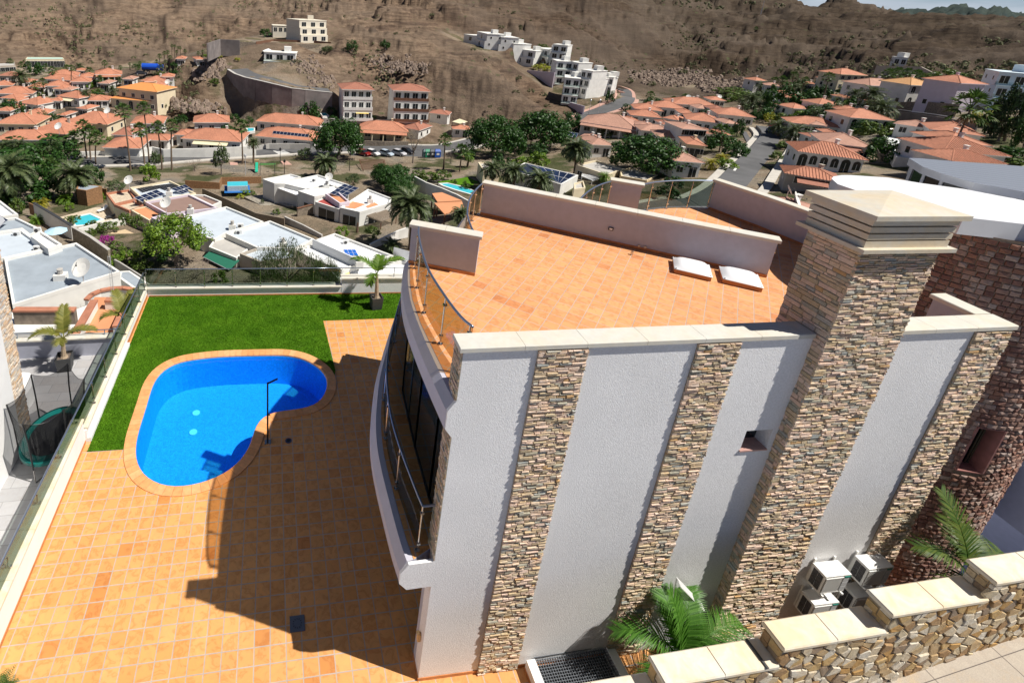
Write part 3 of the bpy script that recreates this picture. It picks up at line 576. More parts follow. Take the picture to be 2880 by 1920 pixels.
def pinnate(mb, c, n, L_, rr, nl=26, ll=.4, wd=.012, upr=(.2, 1.35), droop=(1.3, 2.2), mi=0):
    for i in range(n):
        az = 2.399*i+rr.uniform(-.2, .2); u = upr[1]-(upr[1]-upr[0])*(i+.5)/n+rr.uniform(-.1, .1)
        frond(mb, c, az, L_*rr.uniform(.85, 1.08), u, rr.uniform(*droop), nl, ll, wd, rr, mi, curl=rr.uniform(-.3, .3))
def trunkmb(mb, h, r0, r1, lean=(0, 0), n=8, rings=10, mi=0, base=(0, 0, 0), flare=1.25):
    P = []; R = []
    for k in range(rings+1):
        t = k/rings; P.append((base[0]+lean[0]*t*t, base[1]+lean[1]*t*t, base[2]+h*t)); R.append((r0+(r1-r0)*t)*(flare if k == 0 else 1)*(1+(.06 if k % 2 else 0)))
    mb.tube(P, R, n, mi); return P[-1]
def potted_palm(loc, label, seed, fronds, planter=.55, ph=.58, th=1.0, group=None, mat=palm_yel, name='potted_palm'):
    rr = random.Random(seed); e = E(name, loc, label, 'potted palm', group); x, y, z = loc; s = planter/2
    w = M(); q0 = [(-s*.82, -s*.82), (s*.82, -s*.82), (s*.82, s*.82), (-s*.82, s*.82)]; c_, s_ = math.cos(.12), math.sin(.12)
    rot = lambda p, k: (x+(p[0]*c_-p[1]*s_)*k, y+(p[0]*s_+p[1]*c_)*k)
    b = [(*rot(p, 1), z+.003) for p in q0]; t = [(*rot(p, 1.2), z+ph) for p in q0]; ti = [(*rot(p, 1.05), z+ph) for p in q0]; tb = [(*rot(p, 1.0), z+ph-.08) for p in q0]
    w.add(b+t+ti+tb, [(0, 1, 5, 4), (1, 2, 6, 5), (2, 3, 7, 6), (3, 0, 4, 7), (3, 2, 1, 0)]+[(4+i, 4+(i+1) % 4, 8+(i+1) % 4, 8+i) for i in range(4)]+[(8+i, 8+(i+1) % 4, 12+(i+1) % 4, 12+i) for i in range(4)]); w.done('planter', charcoal, e)
    w = M(); w.poly(tb); w.done('soil', simple('planter_gravel'+str(seed), (.14, .11, .09), .95, .4, 40), e)
    w = M(); top = trunkmb(w, th, .10, .055, (rr.uniform(-.08, .08), .02), 8, 9, 0, (x, y, z+ph-.08), 1.5); w.done('trunk', simple('pale_trunk'+str(seed), (.38, .29, .20), .9, .3, 18, .6, 40), e)
    for az, L_, up, dr, mi in fronds:
        w = M(); frond(w, top, az, L_, up, dr, 44, .42, .020, rr, 0, vee=.35); w.done('frond', mat, e)
    return e
potted_palm((9.88, 10.95, .02), 'potted feather palm in a dark square planter on the lawn corner', 1, [(2.7, 1.5, 1.15, 1.5, 0), (.25, 1.6, 1.05, 1.3, 0), (1.2, 1.0, 1.3, 1.2, 0), (-2.2, .9, .7, 1.9, 0)], .52, .58, 1.15, 'palms in dark square planters', palm_lime)
potted_palm((-2.55, 9.45, -1.2), 'potted feather palm on the neighbouring grey tiled patio', 2, [(3.3, 1.35, .95, 1.6, 0), (.2, 1.25, .8, 1.3, 0), (1.7, 1.25, 1.35, .7, 0), (-1.5, .6, .9, 1.4, 0)], .56, .60, .85, 'palms in dark square planters', palm_yel)
potted_palm((.2-1.2, 11.9, -1.9), 'potted feather palm showing over the glass rail by the coiled hose', 4, [(1.2, 1.5, 1.2, 1.2, 0), (2.1, 1.3, 1.25, .9, 0), (.6, 1.2, 1.0, 1.5, 0), (3.4, 1.0, .9, 1.6, 0)], .5, .5, .9, 'palms in dark square planters', palm_yel)
# ---------------------------------------------------------------- front boundary wall, stepped
bwall = E('stone_boundary_wall', (15, -4.6, 0), 'stepped rubble stone wall with cream sandstone coping above the pavement', 'stone wall')
SX = [(7.4, 9.35, 2.33), (9.35, 11.38, 2.73), (11.38, 13.38, 3.15), (13.38, 15.30, 3.56), (15.30, 17.22, 3.97), (17.22, 19.2, 4.37), (19.2, 21.2, 4.78), (21.2, 23.2, 5.2)]
YF, YN = -4.40, -4.82
w = M()
for a, b, z in SX: w.box((a, YN+.05, -3), (b, YF-.04, z-.075))
w.done('core', mortar, bwall)
w = M()
for a, b, z in SX:
    n = 2 if b-a < 2.1 else 3; st = (b-a)/n
    for i in range(n):
        x0 = a-.05+i*st if i == 0 else a+i*st+.003; x1 = a+(i+1)*st-.003 if i < n-1 else b-.002
        e = .02; lo = [(x0, YN, z-.07), (x1, YN, z-.07), (x1, YF, z-.07), (x0, YF, z-.07)]; mid = [(p[0], p[1], z-e) for p in lo]; top = [(x0+e*.6, YN+e, z), (x1, YN+e, z), (x1, YF-e, z), (x0+e*.6, YF-e, z)]
        w.add(lo+mid+top, [(3, 2, 1, 0), (0, 1, 5, 4), (1, 2, 6, 5), (2, 3, 7, 6), (3, 0, 4, 7), (4, 5, 9, 8), (5, 6, 10, 9), (6, 7, 11, 10), (7, 4, 8, 11), (8, 9, 10, 11)])
w.done('coping', cope_warm, bwall)
def pavz(x): return 2.05+.235*(x-15.92)
def rubble_face(mb, x0, x1, zlo, zhi, y, seed=5, cell=.185):
    rr = random.Random(seed); sites = {}
    nx, nz_ = int((x1-x0)/cell)+4, int(2.6/cell)+4
    for i in range(-2, nx):
        for j in range(-2, nz_): sites[i, j] = (x0+(i+rr.random())*cell*1.15, (j+rr.random())*cell*.85)
    for (i, j), (sx, sz) in sites.items():
        if not (x0 <= sx <= x1): continue
        zb_, zt_ = zlo(sx), zhi(sx); off = zb_-.1
        poly = [(sx-.4, sz-.4), (sx+.4, sz-.4), (sx+.4, sz+.4), (sx-.4, sz+.4)]
        for a in range(-2, 3):
            for b in range(-2, 3):
                if (a or b) and (i+a, j+b) in sites:
                    qx, qz = sites[i+a, j+b]; mx_, mz_ = (sx+qx)/2, (sz+qz)/2; dx, dz = qx-sx, qz-sz; l = math.hypot(dx, dz); mx_ -= dx/l*.007; mz_ -= dz/l*.007; new = []
                    for k in range(len(poly)):
                        p, q = poly[k], poly[(k+1) % len(poly)]; dp = (p[0]-mx_)*dx+(p[1]-mz_)*dz; dq = (q[0]-mx_)*dx+(q[1]-mz_)*dz
                        if dp <= 0: new.append(p)
                        if (dp < 0) != (dq < 0) and dp != dq: t = dp/(dp-dq); new.append((p[0]+(q[0]-p[0])*t, p[1]+(q[1]-p[1])*t))
                    poly = new
                    if len(poly) < 3: break
            if len(poly) < 3: break
        if len(poly) < 3: continue
        top = zt_-.085; cz = [p[1]+off for p in poly]
        if max(cz) < zb_-.1 or min(cz) > top: continue
        P = [(p[0], min(max(c, zb_-.12), top)) for p, c in zip(poly, cz)]; n = len(P); d = rr.uniform(.018, .042); cx = sum(p[0] for p in P)/n; czz = sum(p[1] for p in P)/n
        fr = [(p[0], y+.02, p[1]) for p in P]; mid = [(p[0], y-d*.6, p[1]) for p in P]; tp = [(cx+(p[0]-cx)*.90, y-d+rr.uniform(-.006, .006), czz+(p[1]-czz)*.90) for p in P]
        mb.add(fr+mid+tp, [(k, (k+1) % n, n+(k+1) % n, n+k) for k in range(n)]+[(n+k, n+(k+1) % n, 2*n+(k+1) % n, 2*n+k) for k in range(n)]+[tuple(range(2*n, 3*n))])
def topz(x):
    for a, b, z in SX:
        if a <= x < b: return z
    return 2.3
w = M(); rubble_face(w, 12.2, 20.5, pavz, topz, YN+.052); w.done('stone_facing', rubble, bwall)
w = M()
for (a, b, z), (a2, b2, z2) in zip(SX[:-1], SX[1:]): stones(w, (a2, YF-.04), (0, -1), (-1, 0), .34, z+.005, z2-.08, ch=(.1, .18), ln=(.12, .2), dp=(.002, .02))
w.done('step_facing', rubble, bwall)
w = M(); w.obox((13.14, -4.62, 3.165), (.0, .21, .0), (.018, 0, 0), (0, 0, .012)); w.done('broken_trim', charcoal, bwall)
# pavement outside
w = M(); xs = [6, 10, 14, 18, 22, 26]
w.strip([(x, YN+.05, pavz(x)) for x in xs], [(x, -6.6, pavz(x)) for x in xs]); w.strip([(x, -6.6, pavz(x)) for x in xs], [(x, -6.62, pavz(x)-.14) for x in xs]); orient(w)
pm, t, b = newmat('pavement_slabs'); p = pos(t); s = N(t, 'ShaderNodeSeparateXYZ'); t.links.new(p, s.inputs[0]); fx = mth(t, 'FRACT', mth(t, 'DIVIDE', mth(t, 'ADD', s.outputs[0], .42), 1.32)); fy = mth(t, 'FRACT', mth(t, 'DIVIDE', mth(t, 'ADD', s.outputs[1], 5.9), .95))
dd_ = mth(t, 'MINIMUM', mth(t, 'MULTIPLY', fx, 1.3), fy); gm = ramp(t, dd_, [(.010, g(1)), (.016, g(0))]); cc = ramp(t, nois(t, 2.2, 7, .7, dist=.5), [(.36, (.52, .46, .38)), (.5, (.47, .41, .34)), (.64, (.53, .43, .31))]); cc = mix(t, 1, cc, ramp(t, nois(t, 70, 3), [(.3, g(.85)), (.7, g(1.08))]), 'MULTIPLY')
setc(t, b, mix(t, gm, cc, (.12, .10, .09))); b.inputs['Roughness'].default_value = .85; bump(t, b, nois(t, 50, 3), .4, .006)
w.done('pavement', pm, kind='structure')
# ---------------------------------------------------------------- alley things
ac_w = simple('ac_white', (.78, .78, .76), .45, .04, 5); ac_g = simple('ac_grille_dark', (.05, .05, .055), .6, 0); ac_teal = simple('teal_badge', (.02, .25, .20), .4, 0)
def ac(u, v, z, label, wd=.60, dp=.29, h=.50, br=True):
    e = E('air_conditioner', F(u+wd/2, v+dp/2, z), label, 'air conditioner', 'air conditioning units bracketed to the front wall')
    w = M(); fbox(w, u, v, z, u+wd, v+dp, z+h-.03); fbox(w, u-.006, v-.006, z+h-.028, u+wd+.006, v+dp+.006, z+h); w.done('casing', ac_w, e)
    w = M()  # louvre slats on the front
    for k in range(26): fbox(w, u+.02+k*.0150, v-.016, z+.05, u+.028+k*.0150, v-.002, z+h-.07)
    fbox(w, u+.012, v-.018, z+h-.068, u+.43, v-.003, z+h-.05); fbox(w, u+.012, v-.018, z+.03, u+.43, v-.003, z+.048); w.done('front_grille', ac_w, e)
    w = M()
    for i in range(2):
        for j in range(4): fbox(w, u-.012, v+.045+i*.105, z+.05+j*.10, u-.003, v+.14+i*.105, z+.14+j*.10)
    w.done('side_grille', ac_g, e)
    w = M()
    for j in range(3): fbox(w, u+.45, v-.010, z+.06+j*.12, u+wd-.02, v-.003, z+.17+j*.12)
    w.done('service_panel', simple('ac_panel_grey', (.55, .56, .57), .5, 0) if 'ac_panel_grey' not in MATS else MATS['ac_panel_grey'], e)
    w = M(); fbox(w, u+.46, v-.014, z+h-.075, u+wd-.01, v-.004, z+h-.04); w.done('badge', ac_teal, e)
    w = M()
    for du in (.04, wd-.08): fbox(w, u+du, v-.05, z-.04, u+du+.04, -.002, z-.005); fbox(w, u+du, -.035, z-.03, u+du+.04, -.003, z+h+.08)
    w.done('bracket', ac_w, e)
ac(8.36, -.34, 1.72, 'upper white air conditioner next to the wide stone chimney'); ac(9.37, -.34, 1.80, 'upper white air conditioner next to the narrow end strip of stone')
ac(8.36, -.36, .92, 'lower white air conditioner next to the wide stone chimney'); ac(9.37, -.36, .98, 'lower white air conditioner next to the narrow end strip of stone')
galv = simple('galvanised_grating', (.22, .24, .27), .45, .2, 30, metal=.6)
def lightwell(x0, x1, y0, y1, label):
    e = E('light_well', ((x0+x1)/2, (y0+y1)/2, 0), label, 'light well', 'grated light wells along the alley')
    w = M(); t_w = .18
    w.box((x0, y0, 0.002), (x0+t_w, y1, .30)); w.box((x1-t_w, y0, .002), (x1, y1, .30)); w.box((x0+t_w, y0, .002), (x1-t_w, y0+.12, .30)); w.done('kerb', white, e)
    w = M(); n = int((x1-x0-2*t_w)/.055)
    for k in range(n): w.box((x0+t_w+.01+k*.055, y0+.12, .245), (x0+t_w+.018+k*.055, y1, .285))
    for k in range(int((y1-y0)/.05)): w.box((x0+t_w, y0+.13+k*.05, .262), (x1-t_w, y0+.137+k*.05, .283))
    w.done('grating', galv, e)
    w = M(); w.box((x0-.012, y0, .003), (x0-.001, y1, .09)); w.box((x1+.001, y0, .003), (x1+.012, y1, .09)); w.done('skirting', skirt, e)
    w = M(); w.box((x0+t_w+.01, y0+.12, .004), (x1-t_w-.01, y1, .03)); w.done('pit_floor', black, e)
lightwell(10.47, 12.45, -4.2, -2.75, 'grated light well with white kerb between the two left stone strips'); lightwell(13.55, 15.72, -4.2, -2.78, 'grated light well with white kerb partly hidden by the arching palm')
# leaning drying rack
e = E('drying_rack', (13.9, -3.1, .3), 'folded white drying rack leaning on the grey wall by the chimney foot', 'drying rack')
a0, a1 = Vector((13.30, -2.86, 2.35)), Vector((14.05, -2.92, 1.55)); b0, b1 = Vector((13.1, -3.2, .8)), Vector((13.8, -3.3, .31))
w = M()
for k in range(7):
    o_ = Vector((0, -.02*k, -.012*k)); w.tube([a0+o_, a1+o_], .008, 5)
w.tube([a0, b0], .012, 6); w.tube([a1, b1], .012, 6); w.tube([b0, b1], .012, 6); w.done('frame', white, e)
# arching palms in the alley
rr = random.Random(12)
def alley_palm(x, y, z, th, label, fl, mat, seed):
    rr = random.Random(seed); e = E('feather_palm', (x, y, z), label, 'palm')
    w = M(); w.prism([(x-.35, y-.3), (x+.35, y-.3), (x+.35, y+.3), (x-.35, y+.3)], z+.003, z+.5); w.done('planter', charcoal, e)
    w = M(); top = trunkmb(w, th, .085, .05, (.02, 0), 8, 8, 0, (x, y, z+.45)); w.done('trunk', bark, e)
    for az, L_, up, dr in fl:
        w = M(); frond(w, top, az, L_, up, dr, 46, .50, .016, rr, 0, vee=.25); w.done('frond', mat, e)
alley_palm(13.15, -3.55, 0, .55, 'arching green feather palm in front of the grey wall and the light wells', [(2.75, 1.6, 1.15, 1.7), (.9, 1.6, 1.3, 1.3), (.15, 1.9, 1.05, 1.6), (-.5, 1.5, .75, 1.3), (3.5, 1.2, .9, 1.5), (1.7, 1.4, 1.35, .9), (-.1, 1.3, .6, 1.2), (4.3, .7, .6, 1.6), (2.2, 1.6, 1.45, .4)], leafmat('fresh_palm_leaf', (.04, .13, .01), (.10, .24, .03)), 5)
alley_palm(19.1, -3.75, .9, 1.3, 'tall feather palm frond rising before the burgundy round tower', [(1.7, 1.6, 1.25, .5), (2.6, 1.1, .95, 1.2), (.2, 1.5, .75, 1.4), (-.3, 1.2, .7, 1.2), (.9, 1.3, .9, 1.2), (3.4, .9, .5, 1.2)], leafmat('dark_palm_leaf', (.03, .08, .01), (.12, .16, .03)), 6)
# ---------------------------------------------------------------- burgundy round tower house
RC = Vector((21.26, -.28)); RR_ = 2.24
o_ = Vector((19.4, -2.04, 9.55)); u_ = Vector((3.6, 6.44, -1.25)); v_ = Vector((6.44, -3.6, 0)); nn = u_.cross(v_)
zrf = lambda x, y: o_.z-((x-o_.x)*nn.x+(y-o_.y)*nn.y)/nn.z-.34
tw = E('round_tower_house', (RC.x, RC.y, 0), 'burgundy split stone round tower with white wing shaped roof next to the modern house', 'house')
w = M(); n = 96; wa0, wa1 = R_(-114.6), R_(-101.2); wz0, wz1 = 3.78, 4.94
angs = sorted(set([2*math.pi*k/n-math.pi for k in range(n)]+[wa0, wa1]))
for a, b in zip(angs, angs[1:]+[angs[0]+2*math.pi]):
    mid_ = (a+b)/2
    for z0, z1 in (((0, wz0), (wz1, 9.4)) if wa0 < mid_ < wa1 else ((0, 9.4),)):
        w.poly([(RC.x+RR_*math.cos(q), RC.y+RR_*math.sin(q), min(z, zrf(RC.x+RR_*math.cos(q), RC.y+RR_*math.sin(q)))) for q, z in ((a, z0), (b, z0), (b, z1), (a, z1))])
w.done('wall_core', mortar, tw)
w = M(); rr = random.Random(9); z = .01
while z < 9.38:
    h = min(.118, 9.4-z); a = -math.pi*.99-.15*rr.random()
    while a < math.pi*.3:
        l = rr.uniform(.11, .20)/RR_; b = a+l; mid_ = (a+b)/2
        if z+h > zrf(RC.x+RR_*math.cos(mid_), RC.y+RR_*math.sin(mid_)): a = b; continue
        inwin = (z+h > wz0-.01 and z < wz1+.01) and (b > wa0 and a < wa1)
        a_, b_ = a, b
        if inwin:
            if a < wa0-.02: b_ = wa0
            elif b > wa1+.02: a_ = wa1
            else: a = b; continue
        d = [rr.uniform(.012, .04) for _ in range(4)]; gp_ = .004/RR_
        P = lambda q, zz, rr_: (RC.x+(RR_+rr_)*math.cos(q), RC.y+(RR_+rr_)*math.sin(q), zz)
        q0, q1, za, zb_ = a_+gp_, b_-gp_, z+.003, z+h-.003; e_ = .008
        cm = (q0+q1)/2; zm = (za+zb_)/2; dm = max(d)+rr.uniform(.0, .02)
        w.add([P(q0, za, -.01), P(q1, za, -.01), P(q1, zb_, -.01), P(q0, zb_, -.01), P(q0+e_/RR_, za+e_, d[0]), P(q1-e_/RR_, za+e_, d[1]), P(q1-e_/RR_, zb_-e_, d[2]), P(q0+e_/RR_, zb_-e_, d[3]), P(cm+rr.uniform(-.02, .02), zm+rr.uniform(-.03, .03), dm)],
              [(0, 1, 5, 4), (1, 2, 6, 5), (2, 3, 7, 6), (3, 0, 4, 7), (4, 5, 8), (5, 6, 8), (6, 7, 8), (7, 4, 8)])
        a = b
    z += h
w.done('stone_facing', red_stone, tw)
marb = simple('rose_marble_reveal', (.36, .17, .15), .35, .25, 5)
w = M(); P = lambda q, r, z: (RC.x+r*math.cos(q), RC.y+r*math.sin(q), z); ri, ro = RR_-.28, RR_+.04
for (q0, q1, z0, z1) in ((wa0-.008, wa0+.008, wz0, wz1), (wa1-.008, wa1+.008, wz0, wz1), (wa0, wa1, wz0-.02, wz0+.005), (wa0, wa1, wz1, wz1+.025)):
    w.hexa([P(q0, ri, z0), P(q1, ri, z0), P(q1, ro, z0), P(q0, ro, z0)], [P(q0, ri, z1), P(q1, ri, z1), P(q1, ro, z1), P(q0, ro, z1)])
wf = w.done('window', marb, tw)
w = M(); w.hexa([P(wa0, ri-.02, wz0), P(wa1, ri-.02, wz0), P(wa1, ri, wz0), P(wa0, ri, wz0)], [P(wa0, ri-.02, wz1), P(wa1, ri-.02, wz1), P(wa1, ri, wz1), P(wa0, ri, wz1)]); w.done('pane', dark_win, wf)
w = M()
for q in (wa0+.012, wa1-.02, wa1-.05): w.tube([P(q, ri+.02, wz0), P(q, ri+.02, wz1)], .018, 4)
w.done('frame', simple('olive_frame', (.12, .10, .06), .5, 0), wf)
o_ = Vector((19.4, -2.04, 9.55)); u_ = Vector((3.6, 6.44, -1.25)); v_ = Vector((6.44, -3.6, 0)); nn = u_.cross(v_)
def onroof(x, y, dz=0):
    p = pplane(2160+x/3.2667, 400+y/3.2667, o_, nn); return Vector(p)
near = [(600, 350), (640, 385), (800, 440), (1100, 520), (1500, 620), (1800, 690), (2352, 752)]; far = [(585, 335), (600, 315), (680, 303), (760, 303), (1100, 325), (1400, 375), (1800, 430), (2352, 535), (2700, 600)]
ring = [onroof(*q) for q in far]; nr = [onroof(*q) for q in near]; nr.append(Vector((22.6, -3.1, 9.45))); nr.append(Vector((25.5, -2.0, 9.2)))
ring = ring+nr[::-1]
w = M(); n = len(ring); vs = [(p.x, p.y, p.z) for p in ring]+[(p.x, p.y, p.z-.36) for p in ring]
w.add(vs, [(i, (i+1) % n, n+(i+1) % n, n+i) for i in range(n)]+[tuple(range(n)), tuple(range(n, 2*n))[::-1]], 0)
w.done('wing_roof', [simple('roof_white_membrane', (.70, .71, .73), .6, .03, 3)], tw)
c_ = sum(ring, Vector((0, 0, 0)))/n; q = [c_+(p-c_)*.8 for p in ring]
w = M(); w.prism([(p.x, p.y) for p in q], [-8]*n, [p.z-.3 for p in q]); w.done('rear_walls', grey_wall, tw)
# dark standing-seam roof house farther along the row
dk = simple('slate_blue_roof', (.17, .19, .22), .55, .05, 3)
m, t, b = newmat('standing_seam_roof'); p = pos(t); s = N(t, 'ShaderNodeSeparateXYZ'); t.links.new(mapv(t, p, rot=(0, 0, R_(28))), s.inputs[0]); fx = mth(t, 'FRACT', mth(t, 'DIVIDE', s.outputs[1], .42)); setc(t, b, mix(t, mth(t, 'LESS_THAN', fx, .1), (.20, .22, .26), (.10, .11, .13))); b.inputs['Roughness'].default_value = .5; seam = m
Z8 = 7.6; dh = E('curved_roof_house', (35, 5, 0), 'white house with swooping slate blue roof and a band of dark windows', 'house')
nearE = [(1300, 150), (1420, 225), (1600, 290), (1900, 375), (2352, 455), (2800, 520)]; farE = [(1300, 145), (1420, 150), (1700, 175), (2352, 222), (2800, 270)]
A = [pz(2160+x/3.2667, 400+y/3.2667, Z8) for x, y in nearE]; B = [pz(2160+x/3.2667, 400+y/3.2667, Z8) for x, y in farE]
rg = [tuple(p[:2]) for p in A]+[tuple(p[:2]) for p in B[::-1]]
w = M(); w.prism(rg, Z8-.3, Z8, 1, 0); w.done('roof', [seam, white], dh)
rg2 = inset(rg, .9); w = M(); w.prism(rg2, -10, Z8-1.0); w.done('wall', white, dh)
w = M(); w.prism(inset(rg, .89), Z8-.995, Z8-.3); w.done('window_band', dark_win, dh)
w = M(); pr = inset(rg, .893)
for i in range(len(pr)):
    a, b = Vector(pr[i]), Vector(pr[(i+1) % len(pr)]); k = max(1, int((b-a).length/1.2))
    for j in range(k): p = a.lerp(b, j/k); w.box((p.x-.05, p.y-.05, Z8-.99), (p.x+.05, p.y+.05, Z8-.31))
w.done('window_frame', white, dh)
w = M(); w.prism([(25.81, -.86), (25.6, -3.5), (31, -3.5), (31, 1)], 0.0, 2.6); w.done('garden_wall', grey_wall, label='low lilac grey garden wall beyond the round tower', cat='wall')
# ---------------------------------------------------------------- neighbour to the left
pt = tilemat('grey_patio_tiles', 0, 0, 0, .9, .45, [(0, (.36, .36, .37)), (.5, (.43, .43, .44)), (1, (.40, .39, .39))], (.28, .28, .28), gw=.012, streak=.25, off=.5, darkp=0)
w = M(); w.box((-8, -6, -4), (-.46, 10.2, -1.2)); w.done('patio', pt, kind='structure')
nb = E('neighbour_house', (-3.5, 3, -1.2), 'white neighbouring house corner edged with pale stacked stone', 'house')
w = M(); w.box((-9, -6, -1.199), (-2.50, 5.55, 8.5)); w.box((-9, 5.551, -1.199), (-2.56, 6.28, 8.5)); w.done('wall', white, nb)
lt_stone = stonemat('pale_ledge_stone', [(0, (.62, .50, .38)), (.2, (.55, .40, .28)), (.4, (.66, .58, .50)), (.55, (.50, .47, .44)), (.7, (.64, .46, .30)), (.85, (.60, .54, .46))])
w = M(); stones(w, (-2.555, 5.552), (0, 1), (1, 0), .74, -1.19, 8.45, ch=(.05, .09), ln=(.12, .3), dp=(.01, .04)); stones(w, (-2.56, 6.281), (-1, 0), (0, 1), 1.5, -1.19, 8.45, ch=(.05, .09), ln=(.12, .3)); w.done('stone_facing', lt_stone, nb)
nw = E('patio_end_wall', (-3, 10.35, -1.2), 'low grey patio wall with steel rail behind the potted palm', 'wall')
w = M(); w.box((-8, 10.2, -3), (-.47, 10.42, -.42)); w.done('wall', grey_wall, nw); w = M(); coping(w, (-8, 10.31), (-.5, 10.31), .34, -.419, -.35, 1.2); w.done('coping', cope_mat, nw)
w = M(); w.tube([(-8, 10.34, -.12), (-.5, 10.34, -.12)], .022, 8)
for x in (-6, -4.5, -2.9, -1.3): w.tube([(x, 10.34, -.35), (x, 10.34, -.12)], .02, 6)
w.done('rail', rail_m, nw)
w = M(); pts = [(-3.55+.55*math.cos(a), 7.6+.9*math.sin(a)) for a in [k*math.pi/8 for k in range(-4, 5)]]; w.prism(pts+[(-4.4, 8.5), (-4.4, 6.7)], -1.195, -.55); w.done('curved_planter_wall', white, label='curved white planter wall on the grey patio behind the stone corner', cat='planter')
tp = E('trampoline', (-1.45, 5.35, -1.2), 'teal edged trampoline with black safety net squeezed between house and boundary wall', 'trampoline')
TX, TY, TR, TZ = -1.46, 5.35, .88, -.50
teal = simple('teal_pad', (.0, .10, .09), .5, .15, 3)
cir = lambda r, k, n, z, sy=1.35: (TX+r*math.cos(2*math.pi*k/n), TY+sy*r*math.sin(2*math.pi*k/n), z)
w = M(); n = 36; w.poly([cir(TR-.2, k, n, TZ-.02) for k in range(n)]); w.done('mat', black, tp)
w = M(); w.strip([cir(TR-.22, k, n, TZ) for k in range(n)], [cir(TR, k, n, TZ) for k in range(n)], closed=True); w.strip([cir(TR, k, n, TZ) for k in range(n)], [cir(TR+.01, k, n, TZ-.09) for k in range(n)], closed=True); orient(w); w.done('pad', teal, tp)
tops = []
for k in range(6):
    a = k+.35; b0 = Vector(cir(TR+.02, a, 6, TZ-.2)); t0 = Vector(cir(TR+.10, a, 6, 1.1)); tops.append(t0)
    w = M(); w.tube([b0, Vector(cir(TR+.03, a, 6, .3)), t0], .024, 8); w.done('net_pole', black, tp)
    w = M(); w.tube([(b0.x, b0.y, TZ-.05), (b0.x, b0.y, -1.18), (b0.x+.12, b0.y+.2, -1.19)], .02, 6); w.done('leg', steel, tp)
netm = glassmat('safety_net', (.42, .42, .43)); t_ = netm.node_tree
for nd in list(t_.nodes):
    if nd.type == 'FRESNEL': t_.nodes.remove(nd)
t_.nodes['Mix Shader'].inputs[0].default_value = .0
w = M()
for k in range(6):
    A_, B_ = [], []
    for j in range(9):
        s = j/8; a = k+.35+s; sag = math.sin(math.pi*s)*.22; p = tops[k].lerp(tops[(k+1) % 6], s); A_.append((p.x, p.y, p.z-sag)); q = cir(TR-.05, a, 6, TZ); B_.append(q)
    w.strip(B_, A_)
w.done('safety_net', netm, tp)
w = M()
for k in range(6):
    w.tube([Vector(tops[k].lerp(tops[(k+1) % 6], j/8))-Vector((0, 0, math.sin(math.pi*j/8)*.22)) for j in range(9)], .008, 4)
w.done('net_hem', black, tp)

bsh = E('potted_shrub', (.35, -1.75, 0), 'small feathery potted shrub at the bottom left corner of the terrace', 'plant'); w = M(); w.tube([(.35, -1.95, .003), (.35, -1.95, .28)], [.13, .17], 14); w.done('pot', charcoal, bsh)
rr = random.Random(8); w = M()
for k in range(34): az = rr.uniform(0, 6.28); frond(w, (.35, -1.95, .26), az, rr.uniform(.25, .42), rr.uniform(.5, 1.4), .8, 9, .09, .008, rr)
w.done('foliage', shrub_leaf if 'garden_shrub_leaf' in MATS else palm_leaf, bsh)
# ================================================================ valley, hills
def z0(x, y): return x/3.2667, y/3.2667
def z1(x, y): return 720+x/3.2667, y/3.2667
def z2(x, y): return 1440+x/3.2667, y/3.2667
def z3(x, y): return 2160+x/3.2667, y/3.2667
def zA(x, y): return x/3.2667, 400+y/3.2667
def zB(x, y): return 600+x/3.2667, 400+y/3.2667
def zC(x, y): return 1100+x/3.2667, 400+y/3.2667
def zD(x, y): return 1300+x/2.352, 400+y/2.352
CP = []   # x, y, z, roughness mask
for q in [(100, 760, -19), (500, 740, -19), (900, 690, -19.5), (1150, 640, -20), (60, 620, -20.5), (400, 600, -21), (800, 580, -21), (1200, 560, -21), (60, 520, -23), (450, 500, -23), (800, 480, -23.5), (1200, 480, -22), (1500, 480, -20), (1800, 480, -16.5), (2100, 500, -14), (2300, 540, -12), (450, 455, -25), (1100, 435, -25), (1400, 420, -23), (1700, 400, -20), (2160, 395, -15), (2400, 420, -12), (200, 380, -25), (900, 350, -25), (1300, 360, -24), (1700, 350, -20), (2200, 350, -14), (2500, 380, -9), (2800, 380, -6), (100, 300, -25), (450, 330, -25), (100, 200, -24), (400, 190, -23.5), (1900, 300, -19), (2300, 290, -12), (2750, 300, -4), (1950, 240, -18), (1750, 285, -22), (-300, 500, -24), (-300, 300, -25), (-300, 200, -24)]:
    p = pz(*q); CP.append((p[0], p[1], q[2], 0))
def cd(l, m=1):
    for x, y, D in l: p = pdist(x, y, D); CP.append((p[0], p[1], p[2], m))
cd([(0, 150, 300), (300, 150, 300), (500, 135, 310), (0, 100, 330), (300, 100, 328), (0, 40, 372), (300, 30, 368), (600, 60, 355), (600, 0, 392), (900, 35, 352), (900, -10, 390), (-300, 150, 300), (-300, 60, 380)])
